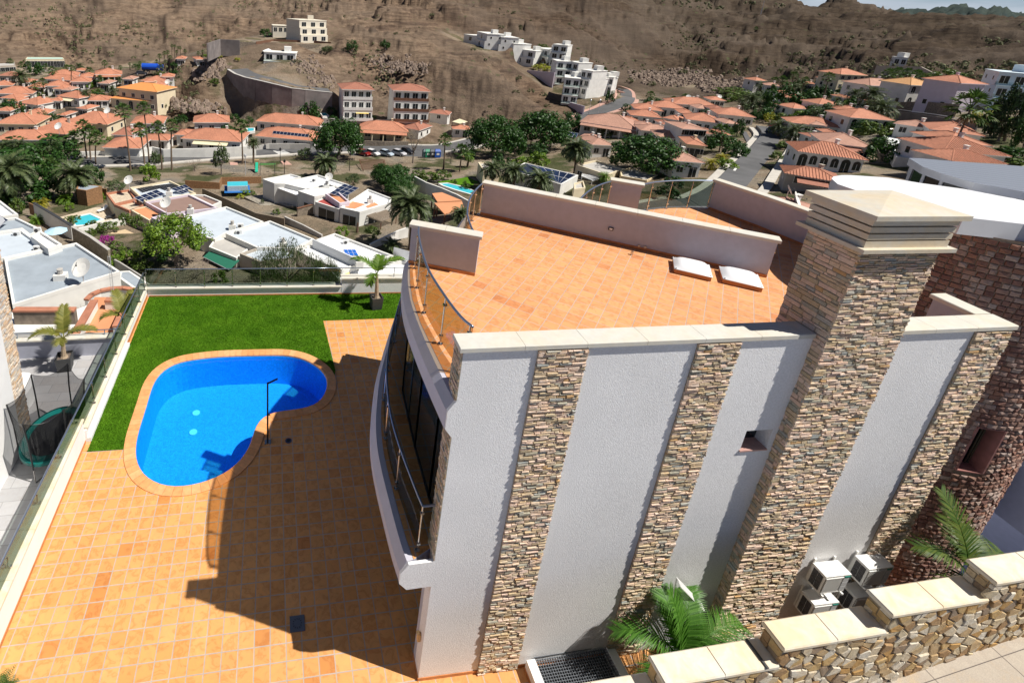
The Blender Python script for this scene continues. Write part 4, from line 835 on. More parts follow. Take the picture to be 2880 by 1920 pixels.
# knoll with its rocky front
cd([(690, 335, 166), (900, 300, 176), (1010, 300, 180), (1150, 330, 178), (1320, 335, 182), (1500, 330, 190), (1610, 335, 196), (1230, 300, 190), (1330, 280, 196), (1420, 240, 204), (1500, 280, 203), (1020, 225, 202), (1100, 195, 212), (1010, 160, 226), (1180, 150, 232), (1300, 140, 240), (1370, 170, 232), (1460, 220, 222), (1560, 290, 212), (960, 135, 232), (520, 175, 212), (500, 235, 190), (560, 300, 172), (450, 285, 180), (480, 320, 172), (620, 300, 176)])
cd([(700, 205, 196), (690, 165, 204), (830, 122, 212), (760, 118, 214), (700, 125, 214)], .3)
cd([(1000, 105, 252), (1200, 90, 266), (880, 85, 262), (1100, 40, 305), (1000, 0, 345), (1300, 50, 305), (1350, 0, 385), (1180, 0, 350), (1440, 140, 258), (1540, 170, 262), (1650, 230, 262)])
cd([(1480, 80, 320), (1480, 30, 360), (1480, -10, 395), (1700, 150, 325), (1700, 100, 355), (1700, 40, 405), (1700, -10, 470), (1850, 205, 335), (1900, 150, 385), (1900, 100, 440), (1900, 50, 500), (1900, 0, 560), (2080, 185, 370), (2100, 120, 425), (2100, 60, 520), (2150, 0, 620), (2250, 0, 640), (2330, 2, 640), (2365, 25, 650), (2400, 47, 660), (2200, 100, 480), (2300, 180, 345), (2300, 140, 400), (2330, 95, 480), (2420, 75, 500), (2500, 63, 510), (2560, 98, 450), (2650, 92, 410), (2705, 83, 395), (2760, 90, 388), (2880, 118, 375), (2480, 150, 360), (2600, 190, 280), (2750, 205, 262), (2880, 195, 255), (2500, 225, 272), (2350, 215, 300), (2430, 250, 240), (2640, 150, 330), (2800, 160, 310), (2960, 150, 380)])
# ground behind the crests, and the distant range
for x, y, z, m in [(700, 420, -10, 1), (480, 420, -5, 1), (560, 560, 0, 1), (900, 500, 5, 1), (760, 700, 10, 1), (-250, 420, 30, 1), (0, 480, 55, 1), (200, 520, 60, 1), (330, 620, 70, 1), (-600, 500, 60, 1), (-500, 200, 0, 1), (-300, 60, -22, 0), (-60, 30, -19, 0), (-25, 15, -17, 0), (0, 20, -17, 0), (20, 20, -17, 0), (30, 16, -14, 0), (45, 8, -10, 0), (60, 20, -12, 0), (80, 0, -6, 0), (120, 20, -5, 0), (0, -40, -1, 0), (40, -40, 1, 0), (-60, -40, -8, 0), (150, -60, 10, 0), (0, -200, 10, 0), (-300, -200, 0, 0), (300, -200, 30, 0), (350, 60, 15, 1), (500, 0, 40, 1), (330, 10, 5, .5), (-20, -3, -14, 0), (0, 8, -17, 0)]: CP.append((x, y, z, m))
cd([(2400, 52, 1500), (2460, 52, 1500), (2560, 42, 1750), (2640, 31, 1900), (2720, 38, 1900), (2790, 45, 1900), (2840, 44, 1650), (2900, 45, 1650), (2980, 48, 1650), (2500, 75, 1200), (2650, 70, 1200), (2800, 85, 1100), (2900, 90, 1100), (2300, 60, 1800)])
for x, y, z, m in [(1800, 700, 0, 1), (2300, 1200, 0, 1), (1200, 1500, 20, 1), (600, 1400, 60, 1), (1500, 300, 20, 1), (-1200, 900, 60, 1)]: CP.append((x, y, z, m))
HWD = [(-257, 638, 190), (-190, 680, 184), (-100, 712, 178), (0, 735, 173), (75, 752, 171.5), (150, 770, 170), (240, 791, 169), (330, 812, 168), (450, 826, 168), (560, 838, 169), (700, 852, 170)]
HWP = [pdist(*z1(x, y), D) for x, y, D in HWD]; HW = [((x, y), P_[2]) for (x, y, D), P_ in zip(HWD, HWP)]
for i_, (P_, (q_, zt_)) in enumerate(zip(HWP, HW)):
    a_ = HWP[max(i_-1, 0)]; b_ = HWP[min(i_+1, len(HW)-1)]; t_ = np.array([b_[0]-a_[0], b_[1]-a_[1]]); t_ /= np.linalg.norm(t_); n2 = np.array([-t_[1], t_[0]])
    if n2@(P_[:2]-CC[:2]) < 0: n2 = -n2
    fz_ = [zt_-4, -20.5, -25, -25.6][min(i_, 3)]
    for o_, z_ in ((-2.0, fz_), (-9, fz_-.5), (1.2, zt_-.5), (5, zt_-.5), (8.5, zt_-.3)):
        if o_ > -9 or i_ > 1: CP.append((P_[0]+n2[0]*o_, P_[1]+n2[1]*o_, z_, .12))
for q_ in ((-120, 385), (60, 392), (230, 402), (420, 405), (620, 415)):
    P_ = pz(*z1(*q_), -6.2); d_ = (P_[:2]-CC[:2])/np.linalg.norm(P_[:2]-CC[:2])
    for o_, z_ in ((-2.0, -11.5), (1.5, -6.4), (9, -6.2), (20, -5.8)): CP.append((P_[0]+d_[0]*o_, P_[1]+d_[1]*o_, z_, .12))
for x0_, y0_, x1_, y1_, z_, r_ in [(1905, 375, 2030, 395, -3.5, 1), (2020, 410, 2110, 440, -4.5, 1), (2110, 420, 2240, 470, -5.5, 1), (2215, 500, 2352, 530, -8, 1), (25, 575, 200, 600, -10.5, 2), (200, 560, 330, 590, -9.5, 2), (345, 600, 480, 615, -10, 2), (380, 765, 530, 775, -15.5, 2), (485, 700, 590, 720, -12.5, 2), (450, 935, 590, 950, -19.5, 2), (600, 860, 700, 880, -16.5, 2), (720, 850, 830, 870, -16.5, 2), (830, 850, 905, 860, -16, 2)]:
    for x_, y_ in ((x0_, y0_), (x1_, y1_)):
        P_ = pz(*(z1 if r_ == 1 else z2)(x_, y_), z_); d_ = (P_[:2]-CC[:2])/np.linalg.norm(P_[:2]-CC[:2])
        for o_, q_ in ((-3, z_-1.2), (6, z_-.3)): CP.append((P_[0]+d_[0]*o_, P_[1]+d_[1]*o_, q_, .12))
CPA = np.array(CP, float); _n = len(CPA)
def _ker(r): return r
_K2 = _ker(np.hypot(CPA[:, None, 0]-CPA[None, :, 0], CPA[:, None, 1]-CPA[None, :, 1]))+np.eye(_n)*.4
_P = np.c_[np.ones(_n), CPA[:, 0]/500, CPA[:, 1]/500]
_A = np.block([[_K2, _P], [_P.T, np.zeros((3, 3))]]); _cz = np.linalg.solve(_A, np.r_[CPA[:, 2], 0, 0, 0])
def base_h(X, Y):
    X = np.atleast_1d(np.asarray(X, float)); Y = np.atleast_1d(np.asarray(Y, float)); out = np.empty(X.shape); msk = np.empty(X.shape)
    for i in range(0, len(X), 40000):
        x, y = X[i:i+40000], Y[i:i+40000]; r = np.hypot(x[:, None]-CPA[None, :, 0], y[:, None]-CPA[None, :, 1])
        out[i:i+40000] = r@_cz[:_n]+_cz[_n]+_cz[_n+1]*x/500+_cz[_n+2]*y/500
        wgt = 1/(r+6)**4; msk[i:i+40000] = (wgt@CPA[:, 3])/wgt.sum(1)
    return out, msk
def gz(x, y): return float(base_h([x], [y])[0][0])
def gp(sx, sy, off=0.0):
    """point of the ground seen at a place of the photograph"""
    d = ray(sx, sy); dh = math.hypot(d[0], d[1]); D = np.concatenate([np.arange(35, 400, 1.0), np.arange(400, 2500, 8.0)]); P = CC[None, :]+d[None, :]*(D[:, None]/dh)
    h, _ = base_h(P[:, 0], P[:, 1]); h = h+off; k = np.where(P[:, 2] <= h)[0]
    if len(k) == 0: return Vector(P[-1])
    k = k[0]
    if k == 0: return Vector(P[0])
    a = P[k-1][2]-h[k-1]; b = h[k]-P[k][2]; t = a/(a+b) if a+b > 0 else 0; q = P[k-1]+(P[k]-P[k-1])*t; return Vector(q)
def hts(base, sx, sy):
    """height above base of the point seen at sx,sy straight over base"""
    n = (base[0]-CC[0], base[1]-CC[1], 0); q = pplane(sx, sy, tuple(base), n); return q[2]-base[2], q
az_ = np.concatenate([np.arange(-60, 22, 3.0), np.arange(22, 126, .145), np.arange(126, 300, 6.0)])
rd_ = 26*np.exp(np.linspace(0, math.log(5200/26), 470))
AZ, RD = np.meshgrid(np.radians(az_), rd_, indexing='ij'); X = CC[0]+RD*np.cos(AZ); Y = CC[1]+RD*np.sin(AZ)
Hh, Mk = base_h(X.ravel(), Y.ravel()); xs, ys = X.ravel(), Y.ravel(); rdf = RD.ravel()
Z = Hh.copy(); Rk = np.clip(Mk*4-.2, 0, 1); Mk = np.clip((Mk-.25)*1.9, 0, 1)
for i in np.where(Mk > .02)[0]:
    D = rdf[i]; s = min(1.0, 0.35+D/420)
    if D > 1000: s = 2.2
    x_, y_, h_ = xs[i], ys[i], Hh[i]
    a = mn.fractal(Vector((x_*.011+3, y_*.011, 0)), .8, 2.1, 6); rg = 1-abs(mn.noise(Vector((x_*.022+y_*.012, y_*.016-x_*.008, 5.0)))*2.2)
    b = mn.fractal(Vector((x_*.06, y_*.06, h_*.06)), .7, 2.1, 5); c = mn.fractal(Vector((x_*.3, y_*.3, h_*.4)), .7, 2.0, 3)
    z_ = h_+Mk[i]*s*(a*9+(rg-.45)*4.5+b*2.6); stp = 6.5; tt = (z_+a*6+x_*.035+b*1.5)/stp; fr_ = tt-math.floor(tt); q_ = min(max((fr_-.58)/.36, 0), 1); q_ = q_*q_*(3-2*q_)
    Z[i] = z_+Mk[i]*s*((q_-fr_)*stp*.75*min(1, max(0, .4+1.6*mn.noise(Vector((x_*.009, y_*.009, 9)))+.3))+c*.9)
nearm = (xs > -14) & (xs < 45) & (ys > -30) & (ys < 15); Z[nearm] = np.minimum(Z[nearm], -6)
na, nr_ = X.shape
me = bpy.data.meshes.new('terrain'); me.from_pydata(np.c_[xs, ys, Z].tolist(), [], [(i*nr_+j, i*nr_+j+1, ((i+1) % na)*nr_+j+1, ((i+1) % na)*nr_+j) for i in range(na) for j in range(nr_-1)])
at = me.attributes.new('rock', 'FLOAT', 'POINT'); at.data.foreach_set('value', Rk.astype(np.float32))
me.polygons.foreach_set('use_smooth', [True]*len(me.polygons)); me.update()
terrain = bpy.data.objects.new('terrain', me); COL.objects.link(terrain); terrain['kind'] = 'structure'
m, t, b = newmat('valley_ground'); p = pos(t); aa = N(t, 'ShaderNodeAttribute', attribute_name='rock')
strat = mapv(t, p, (.03, .03, .35)); f1 = nois(t, 1.0, 7, .65, strat, .6); f2 = nois(t, .018, 5, .6); f3 = nois(t, .35, 7, .7)
rock = ramp(t, f1, [(.30, (.065, .046, .036)), (.40, (.14, .100, .074)), (.50, (.235, .175, .125)), (.58, (.125, .088, .064)), (.66, (.225, .170, .120)), (.74, (.33, .26, .185))])
sx_ = N(t, 'ShaderNodeSeparateXYZ'); t.links.new(p, sx_.inputs[0])
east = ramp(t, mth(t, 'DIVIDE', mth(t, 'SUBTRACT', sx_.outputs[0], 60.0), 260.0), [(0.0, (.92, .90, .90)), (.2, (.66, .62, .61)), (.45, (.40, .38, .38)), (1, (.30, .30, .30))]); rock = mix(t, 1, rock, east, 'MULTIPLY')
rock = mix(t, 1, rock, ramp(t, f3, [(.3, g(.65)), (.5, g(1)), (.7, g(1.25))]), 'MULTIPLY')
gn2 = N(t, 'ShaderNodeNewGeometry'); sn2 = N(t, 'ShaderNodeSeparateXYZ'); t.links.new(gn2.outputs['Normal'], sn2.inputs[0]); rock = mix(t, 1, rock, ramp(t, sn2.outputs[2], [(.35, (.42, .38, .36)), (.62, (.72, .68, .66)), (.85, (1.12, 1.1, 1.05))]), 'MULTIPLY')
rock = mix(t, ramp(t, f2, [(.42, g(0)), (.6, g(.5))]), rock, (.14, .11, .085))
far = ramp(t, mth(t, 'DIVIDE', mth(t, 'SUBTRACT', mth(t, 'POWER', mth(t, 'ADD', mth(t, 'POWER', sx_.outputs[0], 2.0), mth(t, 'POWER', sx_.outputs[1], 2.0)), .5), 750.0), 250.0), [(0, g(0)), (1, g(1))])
vo = N(t, 'ShaderNodeTexVoronoi'); vo.inputs['Scale'].default_value = .16; t.links.new(p, vo.inputs['Vector'])
scr = ramp(t, vo.outputs['Distance'], [(.10, g(1)), (.22, g(0))]); dens = ramp(t, nois(t, .02, 4), [(.45, g(0)), (.6, g(.9))])
rock = mix(t, mth(t, 'MULTIPLY', scr, dens), rock, (.085, .095, .045))
rock = mix(t, far, rock, ramp(t, nois(t, .03, 6, .7), [(.35, (.026, .040, .040)), (.6, (.050, .066, .056))]))  # bluish haze of distance painted into the colour of the far hills
grd = ramp(t, nois(t, .08, 6, .6), [(.35, (.13, .12, .08)), (.45, (.26, .20, .14)), (.55, (.33, .27, .20)), (.65, (.22, .20, .17))]); grd = mix(t, ramp(t, nois(t, .12, 4), [(.52, g(0)), (.58, g(.8))]), grd, (.05, .07, .02))
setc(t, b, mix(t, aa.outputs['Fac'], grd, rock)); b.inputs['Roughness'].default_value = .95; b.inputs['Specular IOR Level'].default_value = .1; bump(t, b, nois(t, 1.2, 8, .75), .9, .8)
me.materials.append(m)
# ---------------------------------------------------------------- roads
asph = simple('asphalt', (.115, .115, .118), .9, .18, .4, .3, 40, var2=.2, scale2=.08); paint = simple('road_paint', (.7, .7, .68), .8, .1, 3); kerb_m = simple('kerb_concrete', (.50, .47, .42), .9, .15, 1.0); pink = simple('pink_paving', (.50, .30, .24), .9, .15, 1.2)
def ribbon(mb, P, wd, lift, mi=0, off=0, k=6, sink=0):
    P = [Vector((p[0], p[1])) for p in P]; Q = [Vector(q) for q in smooth([tuple(p) for p in P], k)]; A_, B_ = [], []
    for i, p in enumerate(Q):
        d = (Q[min(i+1, len(Q)-1)]-Q[max(i-1, 0)]).normalized(); nn = Vector((-d.y, d.x)); c = p+nn*off; z = gz(c.x, c.y)+lift
        A_.append((c.x-nn.x*wd/2, c.y-nn.y*wd/2, z)); B_.append((c.x+nn.x*wd/2, c.y+nn.y*wd/2, z))
    mb.strip(A_, B_, mi); return A_, B_
def solid_ribbon(mb, P, wd, lift, off=0, mi=0, depth=.8):
    s = M(); A_, B_ = ribbon(s, P, wd, lift, 0, off); n = len(A_); dn_ = lambda l: [(x, y, z-depth) for x, y, z in l]
    mb.strip(A_, B_, mi); mb.strip(A_, dn_(A_), mi); mb.strip(B_, dn_(B_), mi)
rdA = [gp(*q) for q in [(150, 462), (262, 458), (400, 455), (560, 443), (720, 433), (850, 425), (1000, 422), (1130, 420), (1250, 420), (1350, 400)]]
rdB = [gp(*q) for q in [(1780, 610), (1900, 585), (1990, 575), (2062, 535), (2108, 482), (2148, 436), (2172, 404), (2184, 380), (2165, 360)]]
rdC = [gp(*q) for q in [(1600, 352), (1660, 325), (1720, 302), (1758, 282), (1755, 262), (1735, 250)]]
for P, wd in ((rdA, 7.5), (rdB, 6.5), (rdC, 6.5)):
    w = M(); solid_ribbon(w, P, wd, .22); w.done('road', asph, kind='structure'); w = M(); solid_ribbon(w, P, 1.6, .34, wd/2+.8); solid_ribbon(w, P, 1.4, .34, -wd/2-.7); w.done('sidewalk', kerb_m if P is not rdC else pink, kind='structure')
w = M(); pk = [gp(*q) for q in [(990, 432), (1130, 435), (1250, 436)]]; solid_ribbon(w, pk, 7, .24); w.done('parking_bay', asph, kind='structure')
w = M()
cw = gp(790, 430); dr = (rdA[5]-rdA[4]).normalized(); nrm = Vector((-dr.y, dr.x, 0))
for k in range(8): c = cw+nrm*(k-3.5)*.9; w.obox((c.x, c.y, gz(c.x, c.y)+.26), dr*1.6, nrm*.22, (0, 0, .02))
w.done('road_markings', paint, kind='structure')
# ---------------------------------------------------------------- building kits
tile_o = simple('orange_roof_tiles', (.50, .21, .125), .8, .22, 2.5, .7, 14, var2=.18, scale2=.3); tile_p = simple('pinkish_roof_tiles', (.46, .25, .18), .8, .2, 2.5, .7, 14, var2=.15); tile_r = simple('red_brown_roof_tiles', (.34, .14, .09), .8, .2, 2.5, .7, 14); tile_y = simple('bright_orange_roof', (.68, .27, .08), .75, .12, 2.5)
wall_w = simple('white_village_wall', (.76, .75, .71), .85, .08, .6, 0, var2=.06); wall_c = simple('cream_village_wall', (.70, .60, .42), .85, .08, .6); wall_g = simple('grey_beige_wall', (.42, .37, .31), .9, .12, .6); wall_b = simple('block_wall', (.24, .21, .20), .9, .25, .5, .5, 3, var2=.3, scale2=.12); wall_l = simple('lavender_wall', (.62, .55, .62), .85, .06, .8); concrete_m = simple('pale_concrete', (.45, .43, .40), .9, .12, .8)
roof_bl = simple('pale_blue_roof', (.52, .58, .64), .7, .08, .7, var2=.08, scale2=.2); roof_gb = simple('weathered_blue_grey_roof', (.34, .39, .44), .7, .10, .8, var2=.2, scale2=.25); roof_w = simple('white_flat_roof', (.80, .81, .82), .7, .05, .7, var2=.08); roof_br = simple('brown_roof_sheet', (.26, .17, .14), .8, .08, .8); gravel_r = simple('gravel_roof', (.55, .46, .34), .95, .25, 5); roof_or = simple('orange_flat_roof', (.62, .27, .13), .8, .08, 1)
stone_w = simple('field_stone_wall', (.27, .22, .17), .95, .45, 2.6, .8, 5, var2=.2); wood = simple('brown_wood', (.17, .08, .045), .8, .3, 3); wood_f = simple('board_fence', (.28, .15, .07), .85, .35, 4); reed = simple('reed_fence', (.25, .20, .15), .9, .4, 8)
aqua = simple('turquoise_water', (.06, .50, .60), .08, .06, 1.5); solar, t, b = newmat('solar_cells'); p = objc(t); s = N(t, 'ShaderNodeSeparateXYZ'); t.links.new(p, s.inputs[0])
setc(t, b, (.012, .02, .05)); b.inputs['Roughness'].default_value = .18
alu = simple('aluminium_frame', (.65, .66, .68), .4, 0, metal=.5); teal_c = simple('green_awning', (.02, .16, .10), .7, .1, 3); tan_c = simple('cream_awning', (.70, .62, .42), .8, .05); yell = simple('yellow_awning', (.80, .62, .18), .8, 0)
def offp(poly, d):
    P = [Vector((p[0], p[1])) for p in poly]; n = len(P); ar = sum(P[i].x*P[(i+1) % n].y-P[(i+1) % n].x*P[i].y for i in range(n)); sg = 1 if ar > 0 else -1; out = []
    for i in range(n):
        a, b, c = P[i-1], P[i], P[(i+1) % n]; e1 = (b-a).normalized(); e2 = (c-b).normalized(); n1 = Vector((-e1.y, e1.x))*sg; n2 = Vector((-e2.y, e2.x))*sg; k = n1+n2; k = k/max(.3, 1+n1.dot(n2)); out.append(tuple(b+k*d))
    return out
def windows_on(parent, a, b, z0_, z1_, n, wd, out, frame=None, pane=None, door=None, arch=False):
    """n openings on the wall a->b (plan), each a part of its own"""
    a = Vector(a[:2]); b = Vector(b[:2]); d = (b-a).normalized(); nn = Vector((d.y, -d.x))*out; L_ = (b-a).length
    for i in range(n):
        c = a+d*L_*(i+.5)/n+nn*.0; zz0, zz1, ww = z0_, z1_, wd
        dr_ = door is not None and i in door
        if dr_: zz0 = z0_-.9; ww = wd*1.2
        w = M(); f = .07; w.obox((*(c+nn*.02), (zz0+zz1)/2), (*(d*(ww/2+f)), 0), (*(nn*.03), 0), (0, 0, (zz1-zz0)/2+f), 0); w.obox((*(c+nn*.045), (zz0+zz1)/2), (*(d*ww/2), 0), (*(nn*.012), 0), (0, 0, (zz1-zz0)/2), 1)
        if ww > .9: w.obox((*(c+nn*.055), (zz0+zz1)/2), (*(d*.03), 0), (*(nn*.008), 0), (0, 0, (zz1-zz0)/2), 0)
        if arch:
            pts = [(c+d*(ww/2)*math.cos(k*math.pi/8), zz1+(ww/2)*math.sin(k*math.pi/8)) for k in range(9)]
            w.add([(*(q+nn*.06), z) for q, z in pts], [tuple(range(9))], 1)
        w.done('door' if dr_ else 'window', [frame or wall_w, pane or dark_win], parent)
def hip(mb, c, U, V, hu, hv_, z, rise, ov=.45, th=.16, mi=0, ridge=None, mo=1):
    hu += ov; hv_ += ov; r = max(hu-hv_, 0) if ridge is None else ridge; rv = max(hv_-hu, 0)
    P = lambda s, t, zz: (c.x+U.x*s+V.x*t, c.y+U.y*s+V.y*t, zz)
    b = [P(-hu, -hv_, z), P(hu, -hv_, z), P(hu, hv_, z), P(-hu, hv_, z)]; t_ = [(x, y, q+th) for x, y, q in b]
    if hu >= hv_: rg = [P(-r, 0, z+th+rise), P(r, 0, z+th+rise)]; fs = [(0, 1, 9, 8), (1, 2, 9), (2, 3, 8, 9), (3, 0, 8)]
    else: rg = [P(0, -rv, z+th+rise), P(0, rv, z+th+rise)]; fs = [(0, 1, 8), (1, 2, 9, 8), (2, 3, 9), (3, 0, 8, 9)]
    vs = b+t_+rg; mb.add(vs, [(3, 2, 1, 0)]+[(i, (i+1) % 4, 4+(i+1) % 4, 4+i) for i in range(4)], mo); mb.add(vs, [tuple(q+4 if q < 4 else q for q in f) for f in fs], mi)
    # ridge and hip capping tiles
    for f in ((4, 8), (7, 8), (5, 9), (6, 9)) if hu >= hv_ else ((4, 8), (5, 8), (6, 9), (7, 9)): mb.tube([vs[f[0]], vs[f[1]]], .10, 5, mi)
    mb.tube([vs[8], vs[9]], .12, 5, mi) if (Vector(vs[8])-Vector(vs[9])).length > .2 else None
def ribs(mb, c, U, V, hu, hv_, z, rise, ov=.45, th=.16, step=.42, mi=0):
    hu += ov; hv_ += ov
    if hu < hv_: return
    r = hu-hv_; n = int(2*hu/step)
    P = lambda s, t, zz: (c.x+U.x*s+V.x*t, c.y+U.y*s+V.y*t, zz)
    for sg in (-1, 1):
        for i in range(1, n):
            s = -hu+i*step; k = 1 if abs(s) <= r else (hu-abs(s))/hv_
            mb.tube([P(s, sg*hv_, z+th+.02), P(s, sg*hv_*(1-k), z+th+rise*k+.02)], .07, 4, mi, cap=False)
    m_ = int(2*hv_/step)
    for sg in (-1, 1):
        for i in range(1, m_):
            t = -hv_+i*step; k = 1-abs(t)/hv_; mb.tube([P(sg*hu, t, z+th+.02), P(sg*(hu-hv_*k), t, z+th+rise*k+.02)], .07, 4, mi, cap=False)
LANDM = []
def cottage(xl, yl, xr, yr, depth, label, h=2.9, wall=None, roof=None, nwin=3, door=(1,), rib=False, chim=True, rise=None, group='orange roofed houses of the village', name='village_house', cat='house', pitch=.42, porch=False, gz_=None, awning=None, arch=False):
    if gz_ is None: q_ = gp((xl+xr)/2, (yl+yr)/2, h); zt = q_.z; zg = zt-h
    else: zg = gz_; zt = zg+h
    A_ = pz(xl, yl, zt); B_ = pz(xr, yr, zt)
    a = Vector(A_[:2]); b = Vector(B_[:2]); U = (b-a).normalized(); V = Vector((-U.y, U.x)); C0 = Vector(CC[:2])
    if V.dot((a+b)/2-C0) < 0: V = -V
    wd = (b-a).length-.8; c = (a+b)/2+V*(depth/2+.45); hu = wd/2; hv_ = depth/2
    e = E(name, (c.x, c.y, zg), label, cat, group); w = M(); wm = wall or wall_w
    fp = [c-U*hu-V*hv_, c+U*hu-V*hv_, c+U*hu+V*hv_, c-U*hu+V*hv_]
    w.prism([tuple(p) for p in fp], zg-2.5, zt); w.done('wall', wm, e)
    w = M(); rs = rise or min(hu, hv_)*pitch; hip(w, c, U, V, hu, hv_, zt, rs)
    if rib: ribs(w, c, U, V, hu, hv_, zt, rs)
    ro = w.done('roof', [roof or tile_o, wm], e)
    if chim:
        k = c+U*hu*.35+V*hv_*.2; w = M(); w.box((k.x-.25, k.y-.25, zt+.3), (k.x+.25, k.y+.25, zt+rs+.7)); w.box((k.x-.33, k.y-.33, zt+rs+.7), (k.x+.33, k.y+.33, zt+rs+.82)); w.done('chimney', wm, ro)
    fl = fp[0]; fr = fp[1]
    nf = max(1, round(h/2.9))
    for s in range(nf):
        zb_ = zg+s*2.9
        if nwin: windows_on(e, fl, fr, zb_+.95, zb_+2.1, nwin, 1.1 if not porch else 1.6, 1, door=door if s == 0 else None, arch=arch)
    # the side that faces the camera
    side = (fp[3], fp[0]) if (c-C0).dot(U) > 0 else (fp[1], fp[2])
    windows_on(e, side[0], side[1], zg+.95, zg+2.1, 2 if depth > 6 else 1, .9, 1)
    if awning is not None:
        w = M(); k = (fl+fr)/2; w.hexa([(*(k-U*hu*.6-V*1.8), zt-.75), (*(k+U*hu*.6-V*1.8), zt-.75), (*(k+U*hu*.6-V*.03), zt-.25), (*(k-U*hu*.6-V*.03), zt-.25)], [(*(k-U*hu*.6-V*1.8), zt-.70), (*(k+U*hu*.6-V*1.8), zt-.70), (*(k+U*hu*.6-V*.03), zt-.20), (*(k-U*hu*.6-V*.03), zt-.20)]); w.done('awning', awning, e)
    if porch:
        w = M(); k0, k1 = fl-V*2.2, fr-V*2.2; w.hexa([(*k0, zt-.55), (*k1, zt-.55), (*fr, zt-.1), (*fl, zt-.1)], [(*k0, zt-.42), (*k1, zt-.42), (*fr, zt+.05), (*fl, zt+.05)]); w.done('porch_roof', roof or tile_o, e)
        for i in range(5): q = k0.lerp(k1, .03+.235*i)+V*.2; w = M(); w.box((q.x-.13, q.y-.13, zg-1), (q.x+.13, q.y+.13, zt-.5)); w.done('porch_column', wm, e)
    LANDM.append((proj((c.x, c.y, zt)), label)); return e, c, U, V, hu, hv_, zg, zt
def flat(name, poly, zr, zg, label, roofm, wallm=None, par=.30, pw=.22, group=None, cat='house', wins=(), ledge=None):
    """flat roofed block: poly is its parapet outline as seen in the photo (source pixels) at height zr"""
    P = [tuple(pz(x, y, zr)[:2]) for x, y in poly]; n = len(P)
    ar = sum(P[i][0]*P[(i+1) % n][1]-P[(i+1) % n][0]*P[i][1] for i in range(n))
    if ar < 0: P = P[::-1]
    c = Vector((sum(p[0] for p in P)/n, sum(p[1] for p in P)/n)); e = E(name, (c.x, c.y, zg), label, cat, group); wm = wallm or wall_w
    w = M(); w.prism(P, zg-2, zr-par-.02); w.done('wall', wm, e)
    w = M(); I = offp(P, pw); O2 = offp(P, -.02); w.strip([(*p, zr-par-.12) for p in O2], [(*p, zr) for p in O2], closed=True); w.strip([(*p, zr) for p in O2], [(*p, zr) for p in I], closed=True); w.strip([(*p, zr) for p in I], [(*p, zr-par) for p in I], closed=True); w.done('parapet', ledge or wm, e)
    w = M(); w.poly([(*p, zr-par+.004) for p in offp(P, .1)]); ro = w.done('roof', roofm, e)
    for (i, k, wd, zlo, zhi, dr_) in wins:
        # the edge whose middle lies closest to the given direction index, counted over camera-facing edges
        ed = []
        for j in range(n):
            a = Vector(P[j]); b = Vector(P[(j+1) % n]); m_ = (a+b)/2; nn = Vector(((b-a).y, -(b-a).x)); 
            if nn.dot(Vector(CC[:2])-m_) > 0: ed.append((proj((*m_, zg))[0], a, b))
        ed.sort(key=lambda q: q[0])
        if i < len(ed): windows_on(e, ed[i][1], ed[i][2], zg+zlo, zg+zhi, k, wd, 1, door=dr_)
    LANDM.append((proj((c.x, c.y, zr)), label)); return e, P, c, ro
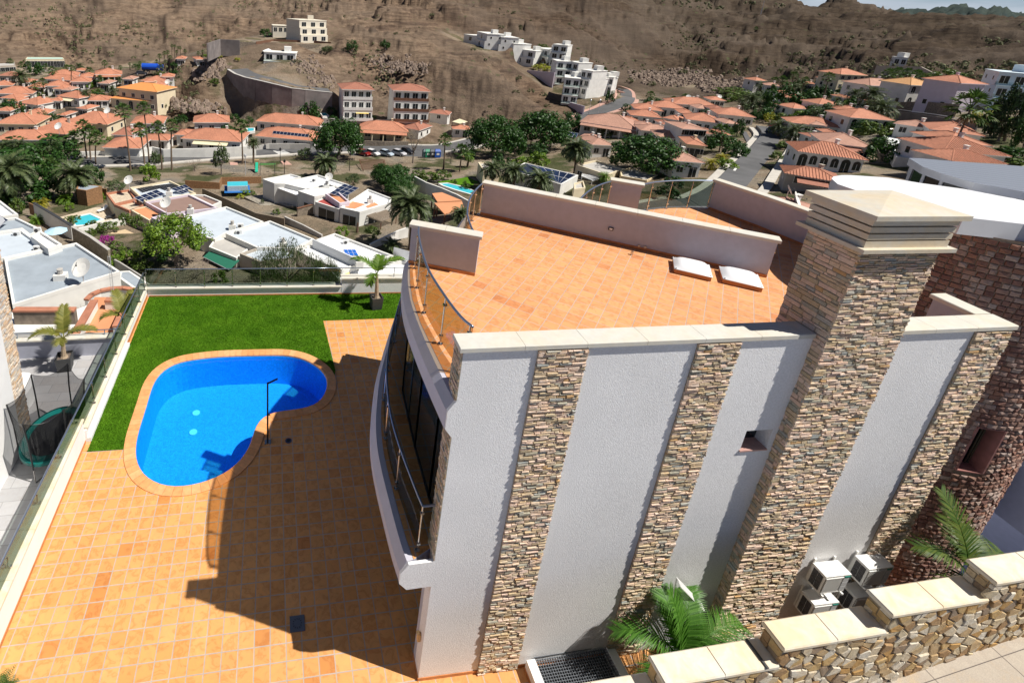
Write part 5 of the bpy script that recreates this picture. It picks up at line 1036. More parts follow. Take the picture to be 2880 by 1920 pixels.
# ================================================================ village houses: eave line left, eave line right (photo), depth, words
def cot(zf, xl, yl, xr, yr, d, label, **k):
    a = zf(xl, yl); b = zf(xr, yr); return cottage(a[0], a[1], b[0], b[1], d, label, **k)
for q in [
 (-60, 865, 298, 868, 8, 'long orange roofed white bungalow left of the tall date palm', dict(nwin=5, door=(2,))),
 (155, 948, 345, 972, 8, 'white gabled house with orange roof above the walled courtyard', dict()),
 (-50, 1022, 92, 1028, 8, 'orange roofed house behind the round green tree on the left edge', dict()),
 (190, 1062, 402, 1068, 7, 'white house with orange roof and dark doorway below the courtyard wall', dict(nwin=4)),
 (-60, 1142, 330, 1150, 9, 'wide cream house with orange roof over a low garden wall', dict(wall='c', nwin=4)),
 (258, 1212, 600, 1242, 10, 'grey beige house with broad orange hipped roof and a dish', dict(wall='g', h=3.3)),
 (582, 1122, 985, 1152, 10, 'cream house with large orange hipped roof below the stone walled plot', dict(wall='c', h=3.2)),
 (935, 1362, 1288, 1372, 8, 'plain orange roof behind the long white street wall', dict(h=2.4, nwin=0)),
 (-60, 1292, 445, 1292, 7, 'long low orange roof above the dark date palms', dict(h=2.6, nwin=2)),
 (1022, 1243, 1222, 1252, 7, 'small brown walled house with orange roof among the tall palms', dict(roof='r')),
 (1602, 1243, 1742, 1250, 5, 'small pyramid roofed annex beside the white street house', dict(nwin=1, door=())),
 (1658, 1278, 2215, 1312, 9, 'white street house with long orange hipped roof and striped canopy', dict(nwin=5, awning=1)),
 (1772, 1132, 2112, 1132, 8, 'white house with orange pyramid roof at the foot of the rocky slope', dict(nwin=3, door=(1,))),
 (1198, 1140, 1500, 1142, 8, 'orange hipped house behind the pair of tall fan palms', dict()),
 (522, 886, 722, 912, 7, 'orange roofed house with dark veranda beside a white chimney wall', dict(awning=1)),
 (802, 930, 1002, 930, 6, 'low orange roof just before the cream two storey villa', dict(h=2.4)),
 (440, 702, 722, 702, 8, 'orange roofed house behind the slim palm pair', dict()),
 (388, 728, 700, 748, 6, 'low orange roof with white gable left of the hedge', dict(h=2.6)),
 (642, 756, 832, 758, 6, 'orange roofed house under the leaning slim palms', dict()),
 (868, 690, 1122, 690, 8, 'orange roofed pavilion house with flagpole near the parking ground', dict(porch=True, nwin=2)),
 (730, 712, 890, 712, 6, 'small orange roof between two dark green trees', dict()),
 (418, 796, 642, 796, 7, 'orange roofed white house below the round shrub', dict()),
 (1326, 756, 1552, 758, 7, 'orange roof on the edge of the rocky knoll', dict(h=2.4)),
 (1480, 710, 1602, 712, 5, 'small orange roofed kiosk house near the bare parking', dict(h=2.4, nwin=1, door=())),
 (1402, 782, 1542, 784, 5, 'low orange roof beside the big white dish', dict(h=2.2, nwin=1, door=())),
 (245, 805, 405, 808, 6, 'orange roof strip behind the feathery date palm', dict(h=2.4)),
 (-80, 792, 112, 792, 7, 'orange roofed house on the far left edge', dict()),
 (60, 932, 160, 938, 5, 'small bright orange roof by a courtyard', dict(h=2.3, nwin=1, door=())),
 (520, 1062, 602, 1068, 5, 'small orange roofed porch at the cream wall', dict(h=2.3, nwin=1, door=())),
 (1290, 1290, 1545, 1300, 5, 'low orange roof of the gate building by the street', dict(h=2.4, nwin=2)),
 (1612, 545, 1702, 548, 6, 'far orange roofed house behind the palm cluster', dict(nwin=2, h=2.8)),
 (1802, 552, 1886, 552, 6, 'far orange roofed house right of the palm cluster', dict(nwin=2, h=2.8)),
 (700, 655, 790, 655, 5, 'distant orange roof left of the pavilion house', dict(nwin=1, door=(), h=2.4)),
 (-20, 700, 150, 704, 6, 'dark low house under the far left palms', dict(roof='r', wall='g')),
]:
    k = dict(q[6]); k['wall'] = {'c': wall_c, 'g': wall_g, None: wall_w}[k.get('wall')]; k['roof'] = {'r': tile_r, None: tile_o}[k.get('roof')]
    if k.get('awning'): k['awning'] = tan_c
    k['chim'] = q[4] > 6
    if k['h'] if 'h' in k else 0: pass
    cot(z0, *q[:6], **k)
for q in [
 (-5, 1118, 585, 1165, 9, 'long white house with orange roof above the solar panel house', dict(nwin=6, door=(2, 4))),
 (-10, 1255, 545, 1303, 9, 'orange roofed house carrying a row of solar panels over a glass veranda', dict(nwin=5, door=(), h=2.7)),
 (945, 1192, 1400, 1222, 9, 'cream house with orange tiled roof and columned terrace above the stone wall', dict(wall='c', porch=True, nwin=3)),
 (1330, 1172, 1500, 1205, 8, 'orange roof wing attached behind the columned house', dict(roof='r', nwin=0)),
 (1588, 1042, 1770, 1064, 5, 'small red roofed shed beside the blue tarpaulin', dict(roof='r', nwin=1, door=(), h=2.4)),
 (1805, 1190, 1975, 1202, 4, 'low terracotta roof under the cream gazebo terrace', dict(nwin=2, h=2.4)),
]:
    k = dict(q[6]); k['wall'] = {'c': wall_c, None: wall_w}[k.get('wall')]; k['roof'] = {'r': tile_r, None: tile_o}[k.get('roof')]; cot(z1, *q[:6], **k)
for q in [
 (622, 1122, 1158, 1205, 12, 'restaurant pavilion with pale tiled roof on white arches', dict(porch=True, nwin=4, roof='p', h=3.2)),
 (1122, 1002, 1392, 1030, 8, 'orange roofed house behind the clipped round hedge', dict()),
 (1292, 982, 1602, 1012, 8, 'orange roofed house with two dark dormers', dict(nwin=4)),
 (1482, 956, 1902, 988, 9, 'long orange roof with white dishes near the rock field', dict(nwin=5)),
 (1088, 1062, 1382, 1092, 7, 'orange roof strip behind the restaurant pavilion', dict(h=2.6)),
 (1380, 1086, 1522, 1112, 6, 'small orange roof with green netting beside it', dict(h=2.5)),
 (1602, 1102, 1932, 1142, 9, 'white house with light orange hipped roof in the middle of the right village', dict(nwin=4)),
 (1888, 1052, 2242, 1088, 8, 'white house with orange roof at the end of the palm garden', dict(nwin=4)),
 (1822, 922, 1972, 934, 6, 'small orange roof beside the dark clipped hedge', dict(h=2.6)),
 (1140, 1162, 1310, 1182, 6, 'pinkish tiled roof behind the pavilion gable', dict(roof='p')),
 (1182, 1202, 1500, 1232, 6, 'flat pitched pinkish roof left of the brown glazed house', dict(roof='p', h=2.6)),
 (1332, 1262, 1602, 1292, 7, 'pinkish roof beside the dry palm', dict(roof='p')),
 (1602, 1330, 1792, 1352, 7, 'orange roofed cream house under the brown glazed house', dict(wall='c')),
 (1488, 1485, 1772, 1508, 8, 'white house with large pinkish hipped roof and wrought window grille', dict(roof='p', rib=True, nwin=2, h=3.0)),
 (592, 1272, 750, 1302, 6, 'pinkish roof with small solar panels left of the gabled white house', dict(roof='p', nwin=2)),
 (732, 1335, 942, 1345, 7, 'white gabled house with pinkish roof behind the dark tree', dict(roof='p', nwin=2)),
 (1562, 1190, 1812, 1205, 8, 'two storey white house with row of brown glazed windows', dict(roof='p', nwin=5, h=5.2, rise=.5)),
 (1930, 1242, 2030, 1250, 5, 'small orange roof by the blue lit wall', dict(h=2.5, nwin=1, door=())),
 (1640, 945, 1760, 950, 5, 'small far orange roof at the rock field edge', dict(h=2.4, nwin=1, door=())),
 (2235, 745, 2350, 750, 6, 'far orange roof left of the white dome', dict(nwin=2)),
]:
    k = dict(q[6]); k['wall'] = {'c': wall_c, None: wall_w}[k.get('wall')]; k['roof'] = {'r': tile_r, 'p': tile_p, None: tile_o}[k.get('roof')]; cot(z2, *q[:6], **k)
for q in [
 (668, 688, 920, 700, 8, 'two storey cream house with orange roof high on the right slope', dict(h=5.4, wall='c', nwin=4)),
 (590, 738, 765, 746, 6, 'orange roofed house with arched windows below the high cream house', dict(arch=True, nwin=2, h=3.4)),
 (940, 792, 1282, 806, 8, 'wide pinkish roof between two palm groups', dict(roof='p')),
 (1312, 788, 1582, 802, 8, 'two storey white house with arched loggias and ochre pyramid roof', dict(h=5.8, arch=True, nwin=3, roof='y')),
 (1608, 788, 1768, 798, 7, 'white house with ochre roof next to the lavender house', dict(h=5.0, nwin=3, roof='y')),
 (1772, 772, 2030, 784, 8, 'tall lavender house with orange roof and white balcony', dict(h=7.0, wall='l', nwin=2)),
 (468, 962, 682, 974, 6, 'orange roofed white house inside the palm garden', dict(nwin=2)),
 (232, 915, 402, 926, 6, 'low orange roof behind the slim palms', dict(nwin=2)),
 (668, 1022, 902, 1044, 6, 'orange roofed white house under the dark date palms', dict(nwin=3)),
 (752, 1086, 1172, 1118, 8, 'white house with orange roof and arched doorway by the retaining wall', dict(arch=True, nwin=4)),
 (190, 1130, 700, 1190, 7, 'long low orange roof beyond the street palms', dict(nwin=4, h=2.6)),
 (498, 1312, 985, 1375, 9, 'white house with broad pinkish hipped roof and red awning', dict(roof='p', nwin=4, rib=True, awning=1)),
 (430, 1280, 560, 1290, 5, 'small grey porch roof left of the broad pinkish roof', dict(roof='r', nwin=1, door=(), h=2.5)),
 (272, 1398, 920, 1485, 8, 'long white house with orange pantile roof and arched openings', dict(nwin=6, door=(0, 4), rib=True, arch=True, h=3.0)),
 (150, 1600, 690, 1690, 5, 'low orange roofed garage house with awning beside the street', dict(nwin=2, rib=True, wall='g', h=2.2, door=(), awning=1)),
 (1482, 1195, 1990, 1262, 9, 'white house with orange ribbed roof behind the solar panels', dict(rib=True, nwin=3)),
 (1150, 1140, 1510, 1195, 5, 'narrow orange roof running along the dark retaining wall', dict(nwin=2, h=2.5, roof='p')),
 (1640, 1315, 2060, 1352, 8, 'orange ribbed roof with a white chimney stub', dict(rib=True, nwin=2)),
 (1612, 1400, 2235, 1450, 9, 'large orange ribbed hipped roof beside the leaning fan palm', dict(rib=True, nwin=3)),
 (1690, 1490, 2200, 1520, 6, 'lowest orange ribbed roof just above the slate blue roof', dict(rib=True, nwin=0)),
 (-30, 785, 120, 800, 6, 'low far pinkish roof on the right village edge', dict(roof='p', nwin=2)),
 (340, 770, 440, 780, 6, 'orange roof beside the small white dome', dict(nwin=2)),
]:
    k = dict(q[6]); k['wall'] = {'c': wall_c, 'l': wall_l, 'g': wall_g, None: wall_w}[k.get('wall')]; k['roof'] = {'r': tile_r, 'p': tile_p, 'y': simple('ochre_roof_tiles', (.52, .28, .12), .8, .2, 2.5) if 'ochre_roof_tiles' not in MATS else MATS['ochre_roof_tiles'], None: tile_o}[k.get('roof')]
    if k.get('awning'): k['awning'] = tile_r
    cot(z3, *q[:6], **k)
for q in [(1000, 1150, 1110, 1160, 5, 'small pinkish roof squeezed left of the restaurant pavilion'), (1230, 1042, 1340, 1050, 5, 'small orange roof behind the white pavilion gable'), (1540, 1042, 1680, 1056, 6, 'orange roof just before the lit hipped roof of the middle'), (1700, 1000, 1850, 1012, 6, 'orange roof between the long roof and the palm garden'), (1760, 1232, 1890, 1245, 6, 'orange roof behind the tall street fan palm'), (1380, 1150, 1500, 1160, 6, 'small orange roof right of the green netting'), (1060, 1112, 1180, 1120, 5, 'orange roof touching the round tree row'), (1960, 1140, 2100, 1150, 6, 'orange roof above the dark conical tree'), (1240, 1340, 1420, 1352, 6, 'orange roof behind the wooden trellis'), (1850, 1010, 1990, 1018, 5, 'small roof at the palm garden corner'), (1500, 1240, 1580, 1250, 4, 'tiny roof beside the brown glazed house')]:
    cot(z2, *q[:6], h=2.6, nwin=2, roof=random.Random(q[0]).choice([tile_o, tile_p, tile_r]), chim=False)
for q in [(230, 1002, 400, 1010, 6, 'orange roof deep in the palm garden'), (700, 905, 800, 912, 5, 'orange roof behind the sloping palm trunk'), (560, 1245, 720, 1262, 6, 'red roof behind the flat white wing'), (900, 930, 1020, 940, 5, 'pinkish roof under the date palm pair'), (120, 860, 230, 868, 5, 'orange roof half hidden by the leftmost dark tree'), (400, 1150, 560, 1165, 5, 'orange roof above the garden shrubs')]:
    cot(z3, *q[:6], h=2.6, nwin=2, roof=random.Random(q[0]).choice([tile_o, tile_p]), chim=False)
for q in [(560, 830, 650, 835, 5, 'orange roof right of the round shrub house'), (440, 930, 560, 935, 5, 'small pale roofed store in the courtyard'), (900, 770, 1000, 775, 6, 'orange roof left of the cream villa top'), (150, 760, 260, 765, 6, 'orange roof behind the far slim palms'), (1120, 730, 1220, 735, 5, 'orange roof beyond the bright villa roof'), (700, 1000, 800, 1010, 5, 'orange lean to roof by the empty plot'), (430, 1135, 560, 1145, 5, 'orange roof between the cream and grey houses'), (1290, 745, 1360, 750, 4, 'small roof at the foot of the knoll'), (480, 820, 600, 828, 5, 'orange roof in the middle of the left quarter'), (0, 905, 150, 915, 6, 'orange roof at the left edge above the courtyard house')]:
    cot(z0, *q[:6], h=2.6, nwin=2, roof=random.Random(q[0]).choice([tile_o, tile_o, tile_p]), chim=False)
# pink roof with two dishes just beyond the deck
e_, c_, U_, V_, hu_, hv_, zg_, zt_ = cottage(2120, 600, 2330, 640, 8, 'pink hipped roof house with big dishes just beyond the roof deck wall', roof=tile_p, rib=False, nwin=2, gz_=-13.5)
# cream two storey villa on the left
def villa(zf, xl, yl, xr, yr, d, h, label, **k): return cot(zf, xl, yl, xr, yr, d, label, h=h, **k)
villa(z0, 1072, 812, 1440, 852, 10, 6.2, 'cream two storey villa with bright orange roof beside the rocky knoll', wall=wall_c, roof=tile_y, nwin=4, porch=False, group=None, pitch=.3)
cot(z0, 1002, 905, 1385, 938, 3.5, 'bright orange arcade roof in front of the cream villa', wall=wall_c, roof=tile_y, nwin=3, arch=True, h=3.0, chim=False, rise=.6, group=None)
# ---------------------------------------------------------------- houses stacked on the slopes
def storeyed(zf, xl, yl, xr, yr, d, n, label, wall=wall_w, roof=None, bal=True, nwin=3, sh=3.0, gz_=None, awn=None, flat_=False, balm=None, dropz=4):
    """n storeys with balconies; the line is the foot of the front wall"""
    a = zf(xl, yl); b = zf(xr, yr); zg = gz_
    A_ = gp(*a); zg = A_.z if zg is None else zg; A_ = pz(*a, zg); B_ = pz(*b, zg); a = Vector(A_[:2]); b = Vector(B_[:2]); U = (b-a).normalized(); V = Vector((-U.y, U.x))
    if V.dot(a-Vector(CC[:2])) < 0: V = -V
    wd = (b-a).length; e = E('terraced_villa', (*((a+b)/2+V*d/2), zg), label, 'house'); fp = lambda o0, o1, f=0, bk=0: [tuple(a+U*o0-V*f), tuple(b-U*o1-V*f), tuple(b-U*o1+V*(d-bk)), tuple(a+U*o0+V*(d-bk))]
    for s in range(n):
        z = zg+s*sh; w = M(); bk = 0; f = (n-1-s)*1.3 if not flat_ else (n-1-s)*.8
        w.prism(fp(0, 0, f), z-(dropz if s == 0 else 0)+.01*s, z+sh-.02); w.done('storey', wall, e)
        A1, B1 = a-V*f, b-V*f; windows_on(e, A1, B1, z+.5, z+2.3, nwin, min(2.2, wd/nwin*.6), 1)
        if (proj((*(a+V*d/2), z))[0]+proj((*(b+V*d/2), z))[0])/2 < CX*0+1440: sd = (b-V*f, b+V*d)
        else: sd = (a+V*d, a-V*f)
        windows_on(e, sd[0], sd[1], z+1.1, z+2.0, 2, .7, 1)
        if bal:
            w = M(); k = 1.4; w.hexa([(*(A1-V*k), z-.12), (*(B1-V*k), z-.12), (*B1, z-.12), (*A1, z-.12)], [(*(A1-V*k), z+.06), (*(B1-V*k), z+.06), (*B1, z+.06), (*A1, z+.06)]); sl_ = w.done('balcony', wall, e)
            w = M(); w.seg(A1-V*k, B1-V*k, .1, z+.07, z+.95); w.seg(A1-V*k, A1, .1, z+.07, z+.95); w.seg(B1-V*k, B1, .1, z+.07, z+.95); w.done('railing', balm or wall, sl_)
    zt = zg+n*sh
    if roof:
        w = M(); c = (a+b)/2+V*(d/2-.3); hip(w, c, U, V, wd/2, d/2+.3, zt-.02, min(wd, d)*.5*.32, ov=.7); w.done('roof', [roof, wall], e)
    else:
        w = M(); P = fp(0, 0, 0); w.prism(offp(P, -.15), zt-.02, zt+.25); w.done('parapet', wall, e); w = M(); q = (a+b)/2+V*d*.6+U*wd*.2; w.box((q.x-1.3, q.y-1.3, zt+.25), (q.x+1.3, q.y+1.3, zt+2.0)); w.done('roof_room', wall, e)
    if awn: w = M(); k = (a*.35+b*.65)-V*(f+1.5); w.hexa([(*(k-U*2-V*1.5), zg+2.1), (*(k+U*2-V*1.5), zg+2.1), (*(k+U*2), zg+2.7), (*(k-U*2), zg+2.7)], [(*(k-U*2-V*1.5), zg+2.16), (*(k+U*2-V*1.5), zg+2.16), (*(k+U*2), zg+2.76), (*(k-U*2), zg+2.76)]); w.done('awning', awn, e)
    LANDM.append((proj((*((a+b)/2), zt)), label)); return e
storeyed(z1, 790, 1085, 1050, 1090, 9, 3, 'three storey white villa with red roof and yellow awning above the pool terrace', roof=tile_r, gz_=-22.0, awn=yell, nwin=4, balm=wall_w)
storeyed(z1, 1250, 1095, 1560, 1105, 9, 3, 'three storey white villa with red roof and dark brown balconies', roof=tile_r, gz_=-21.5, nwin=4, balm=wood)
storeyed(z1, 75, 705, 360, 720, 9, 3, 'modern white villa with dark glazing on the bend of the retaining wall', gz_=-15.4, nwin=3, balm=clear_glass, sh=2.9)
storeyed(z1, 395, 385, 640, 385, 11, 3, 'cream three storey block with long window on the hilltop platform', wall=simple('warm_white_wall', (.72, .66, .54), .85, .05, .5), gz_=-5.8, nwin=3, bal=False, flat_=True)
storeyed(z1, 155, 300, 390, 310, 8, 1, 'cream pergola wing attached to the hilltop block', wall=MATS['warm_white_wall'], gz_=-3.3, nwin=5, bal=False, flat_=True)
# white row stepping down the crest
k_ = 0
for (x0, y0, x1, y1, z, n, d, lb) in [
 (1905, 375, 2030, 395, -3.5, 1, 8, 'highest small white cube house of the stepped row'), (2020, 410, 2110, 440, -4.5, 2, 8, 'white two storey cube near the top of the stepped row'),
 (2110, 420, 2240, 470, -5.5, 2, 8, 'white house with small roof room high in the stepped row'), (2215, 500, 2352, 530, -8, 2, 9, 'white house with beige panel in the upper stepped row')]:
    storeyed(z1, x0, y0, x1, y1, d, n, lb, gz_=z, nwin=1, bal=False, flat_=True)
for (x0, y0, x1, y1, z, n, d, lb) in [
 (25, 575, 200, 600, -10.5, 2, 9, 'white house with tall green glazed windows in the stepped row'), (200, 560, 330, 590, -9.5, 2, 8, 'white cube with roof room behind the green glazed house'),
 (345, 600, 480, 615, -10, 3, 8, 'tall white cube with a single small window in the stepped row'), (380, 765, 530, 775, -15.5, 3, 8, 'white house with two small square windows above the lavender wall'),
 (485, 700, 590, 720, -12.5, 2, 8, 'white house with open frame balcony in the stepped row'), (450, 935, 590, 950, -19.5, 3, 10, 'white gable end house with small window low in the stepped row'),
 (600, 860, 700, 880, -16.5, 3, 9, 'white house with beige bay in the lower stepped row'), (720, 850, 830, 870, -16.5, 2, 9, 'white house with glass terrace in the lower stepped row'),
 (830, 850, 905, 860, -16, 2, 8, 'last white house of the stepped row beside the bend')]:
    storeyed(z2, x0, y0, x1, y1, d, n, lb, gz_=z, nwin=2, bal=(k_ % 2 == 1), flat_=True, balm=clear_glass, dropz=6); k_ += 1
# modern glass villa far right
storeyed(z3, 1985, 1000, 2400, 1045, 10, 3, 'modern villa with teal glass fronts and roof terrace at the right edge', gz_=None, nwin=3, balm=clear_glass, wall=simple('blue_white_wall', (.62, .72, .78), .7, .05, .5))
storeyed(z3, 1140, 596, 1262, 606, 4, 1, 'tiny white and blue hut on the terraced slope', gz_=None, bal=False, nwin=2, flat_=True)
# ---------------------------------------------------------------- retaining and garden walls
def gwall(name, zf, P, top, label, mat, th=.35, cat='wall', foot=3.0, base=None, cope=None, group=None):
    """wall whose top edge passes through the photo points; top = world height of each point"""
    if isinstance(top[0], tuple):
        T_ = []
        for q, f_ in zip(P, top): b_ = gp(*zf(*f_)); h_, tt = hts(b_, *zf(*q)); T_.append(np.array([b_.x, b_.y, b_.z+h_]))
    else: T_ = [pz(*zf(x, y), t) for (x, y), t in zip(P, top)]
    w = M()
    for a, b in zip(T_[:-1], T_[1:]): w.seg(a, b, th, (a[2]-foot, b[2]-foot), (a[2], b[2]))
    if cope is None: return w.done(name, mat, label=label, cat=cat, group=group)
    e = E(name, T_[0], label, cat, group); w.done('wall', mat, e); w = M()
    for a, b in zip(T_[:-1], T_[1:]): w.seg(a, b, th+.14, (a[2]+.002, b[2]+.002), (a[2]+.1, b[2]+.1))
    w.done('coping', cope, e); return e
gwall('retaining_wall', z1, [q for q, t in HW], [t for q, t in HW], 'tall curved dark block retaining wall carrying the hill road', wall_b, th=.8, foot=14, cope=concrete_m)
w = M(); A_, B_ = [], []
for i, p in enumerate(HWP):
    d = Vector((HWP[min(i+1, len(HWP)-1)]-HWP[max(i-1, 0)])[:2]).normalized(); nn = Vector((-d.y, d.x))
    if nn.dot(Vector(p[:2])-Vector(CC[:2])) < 0: nn = -nn
    A_.append((p[0]+nn.x*.45, p[1]+nn.y*.45, p[2]-.1)); B_.append((p[0]+nn.x*7, p[1]+nn.y*7, p[2]+.15))
w.strip(A_, B_); w.strip(A_, [(x, y, z-3) for x, y, z in A_]); w.strip(B_, [(x, y, z-3) for x, y, z in B_]); w.done('road', asph, kind='structure')
for zf, P, tp, lb, mt, ft in [
 (z1, [(-450, 400), (-330, 362), (-150, 372)], [-3.5, -3.5, -3.5], 'dark concrete ruin wall at the end of the hill road', wall_b, 6),
 (z1, [(-150, 385), (130, 400), (420, 405), (700, 420)], [-6.0, -6.2, -6.2, -6.6], 'grey rubble retaining wall under the hilltop block', stone_w, 6),
 (z1, [(620, 1085), (1050, 1110)], [-22.0, -22.0], 'balustraded grey wall under the villa with the yellow awning', concrete_m, 4),
 (z1, [(1100, 1105), (1310, 1095)], [-22.0, -21.8], 'concrete wall between the two red roofed villas', concrete_m, 4),
 (z1, [(985, 1292), (1180, 1300), (1400, 1300)], [-24, -24, -24], 'stone base wall of the columned terrace above parked cars', stone_w, 3),
 (z1, [(-10, 1345), (120, 1320), (310, 1318), (500, 1325)], [-24.3, -24.1, -24, -24], 'stepped grey street wall under the solar panel house', concrete_m, 2.4),
 (z0, [(730, 1395), (920, 1390), (1275, 1400)], [-23.6, -23.6, -23.5], 'pale balustraded street wall beside the palms', wall_w, 2.6),
 (z0, [(1280, 1375), (1400, 1350), (1500, 1372), (1880, 1362), (2150, 1352), (2352, 1340)], [-23.2, -23.0, -23.0, -22.8, -22.7, -22.6], 'long stepped white street wall with arched gate', wall_w, 3.0),
 (z0, [(600, 985), (830, 1000)], [-22.5, -22.5], 'dark stone wall of the empty plot', stone_w, 3.2),
 (z0, [(840, 985), (1050, 1005)], [-22.3, -22.3], 'low brown stone wall beside the empty plot', stone_w, 2),
 (z2, [(130, 645), (250, 655), (375, 665)], [(140, 660), (255, 730), (370, 808)], 'large lavender retaining wall of the stepped row', wall_l, 9),
 (z2, [(470, 925), (560, 950), (660, 975)], [(480, 940), (565, 1000), (650, 1062)], 'lower lavender retaining wall where the row ends', wall_l, 8),
 (z2, [(660, 985), (900, 940), (985, 860)], [-19.2, -19.0, -17.5], 'tan stone garage wall along the pink pavement', simple('tan_stone_cladding', (.42, .33, .22), .9, .3, 4), 4),
 (z3, [(1170, 935), (1420, 930), (1700, 955)], [(1175, 1010), (1420, 1035), (1700, 1090)], 'dark stone wall with arched doors under the loggia house', stone_w, 5.5),
 (z3, [(1150, 1020), (1500, 1065), (1900, 1130)], [(1160, 1100), (1500, 1180), (1900, 1220)], 'long dark retaining wall with white tube railing', wall_b, 6),
 (z3, [(960, 600), (1380, 612), (1560, 690)], [(970, 690), (1380, 690), (1560, 700)], 'grey terrace wall on the bare slope under the hut', wall_g, 6),
 (z3, [(110, 1370), (275, 1385)], [-15.5, -15.3], 'white balustraded garden wall at the street corner', wall_w, 2.0),
 (z3, [(60, 1490), (190, 1505)], [-15.0, -14.8], 'low white balustrade below the garden wall', stone_w, 1.8),
 (z2, [(2040, 1568), (2150, 1430), (2250, 1300)], [-13.8, -14.4, -15.0], 'white kerb wall along the steep street', wall_w, 2.5),
 (z0, [(-60, 405), (230, 400), (430, 388)], [-19, -19, -19], 'tan cut rock face behind the long community building', simple('cut_rock_face', (.36, .29, .19), .95, .2, .4, .5, 3), 6),
]: gwall('garden_wall' if ft < 5 else 'retaining_wall', zf, P, tp, lb, mt, foot=ft)
# long civic building far left
flat('community_building', [z0(235, 545), z0(590, 545), z0(575, 528), z0(250, 526)], -19.5, -24, 'long cream community building with pale green flat roof at the foot of the hill', simple('pale_green_roof', (.40, .55, .48), .7, .05, .5), wall_c, par=.1, wins=((0, 12, 1.2, 1.0, 3.6, None),))
flat('flat_building', [z0(-60, 560), z0(130, 558), z0(140, 600), z0(-60, 610)], -21.5, -24.5, 'dark glazed flat building at the far left edge', concrete_m, wall_g, wins=((0, 5, 1.6, .6, 2.2, None),))
# ---------------------------------------------------------------- flat roofed houses below the terrace
fl = flat
f1 = fl('flat_roof_house', [zA(40, 1065), zA(700, 922), zA(1102, 1185), zA(115, 1490)], -15.8, -19, 'large weathered blue grey flat roof with dish and chimney below the lawn', roof_gb, wall_w, wins=())
f2 = fl('flat_roof_house', [zA(-160, 850), zA(190, 797), zA(438, 972), zA(40, 1062), zA(-160, 1105)], -15.8, -19, 'pale blue flat roof adjoining the weathered roof on its far side', roof_bl)
f3 = fl('flat_roof_house', [zA(282, 862), zA(372, 812), zA(568, 935), zA(442, 978)], -15.2, -19, 'blank white roof block beside the light blue parasol', roof_w)
f4 = fl('flat_roof_house', [zA(-160, 722), zA(150, 690), zA(382, 800), zA(268, 852), zA(192, 793), zA(-160, 845)], -16.3, -19.3, 'grey blue lower roof with two skylight hoods', roof_gb)
f5 = fl('flat_roof_house', [zA(-160, 560), zA(0, 535), zA(165, 660), zA(-160, 700)], -16, -19.5, 'white flat roof corner at the left edge behind the solar panel', roof_w)
f6 = fl('flat_roof_house', [zA(1335, 548), zA(1735, 478), zA(2000, 602), zA(1535, 656)], -17.4, -20.5, 'brown sheet flat roof with large dish at its corner', roof_br, wall_l)
f7 = fl('flat_roof_house', [zA(1390, 690), zA(1530, 658), zA(1690, 636), zA(1720, 700), zA(1560, 770)], -17.6, -20.5, 'small brown roof wing behind the lime green tree', roof_br, wall_l)
f8 = fl('flat_roof_house', [zA(1740, 480), zA(1880, 482), zA(2035, 545), zA(1950, 582)], -17.6, -20.8, 'low brown corner roof beside the reed fence', roof_br)
f9 = fl('flat_roof_house', [zA(1195, 415), zA(1560, 352), zA(1800, 468), zA(1735, 476), zA(1335, 545)], -17.4, -20.8, 'cream edged roof covered with black pool heating mats', roof_bl, wall_c)
f10 = fl('flat_roof_house', [zA(975, 466), zA(1190, 432), zA(1250, 520), zA(1050, 568)], -18.0, -20.8, 'gravel topped porch roof with orange brick edge', gravel_r, wall_c, ledge=tile_o)
f11 = fl('flat_roof_house', [zA(1052, 570), zA(1225, 532), zA(1330, 578), zA(1188, 628)], -18.0, -20.8, 'second gravel porch roof with orange brick edge next to the patio', gravel_r, wall_c, ledge=tile_o)
f12 = fl('flat_roof_house', [zA(1195, 618), zA(1340, 588), zA(1482, 656), zA(1372, 718)], -18.0, -20.8, 'small orange flat roof between the gravel porch and the brown roof', roof_or, wall_c, par=.1)
f13 = fl('flat_roof_house', [zA(1690, 682), zA(2080, 590), zA(2420, 728), zA(2075, 832), zA(1975, 890), zA(1850, 862)], -17.2, -20.3, 'wide pale blue flat roof with white chimney block behind the lime tree', roof_bl)
f14 = fl('flat_roof_house', [zB(115, 838), zB(520, 720), zB(925, 888), zB(750, 975), zB(400, 965)], -16.9, -20.1, 'pale blue stepped roof with grey parapet beside the white terraces', roof_bl, wall_w)
f15 = fl('flat_roof_house', [zB(245, 1022), zB(402, 970), zB(748, 978), zB(760, 1060), zB(430, 1098)], -17.1, -20.0, 'grey edged lower roof behind the pepper tree', roof_bl, wall_g)
f16 = fl('flat_roof_house', [zB(0, 905), zB(120, 872), zB(328, 975), zB(212, 1062), zB(-40, 960)], -17.6, -20.0, 'grey concrete roof over the green awning', concrete_m, wall_w, par=.08)
f17 = fl('flat_roof_house', [zB(945, 893), zB(1115, 836), zB(1655, 1040), zB(1342, 1112)], -17.0, -20.0, 'white flat roof with blue solar heater and air conditioner', roof_w)
f18 = fl('flat_roof_house', [zB(745, 980), zB(930, 935), zB(1335, 1115), zB(1180, 1172), zB(900, 1062)], -17.2, -20.0, 'white terrace roof behind the white mesh fence', roof_w)
f19 = fl('flat_roof_house', [zB(1000, 1090), zB(1330, 1122), zB(1830, 1075), zB(1830, 1260), zB(1150, 1260)], -17.6, -20.0, 'white terrace with yellow sun mats and clay pots', roof_w, par=.5)
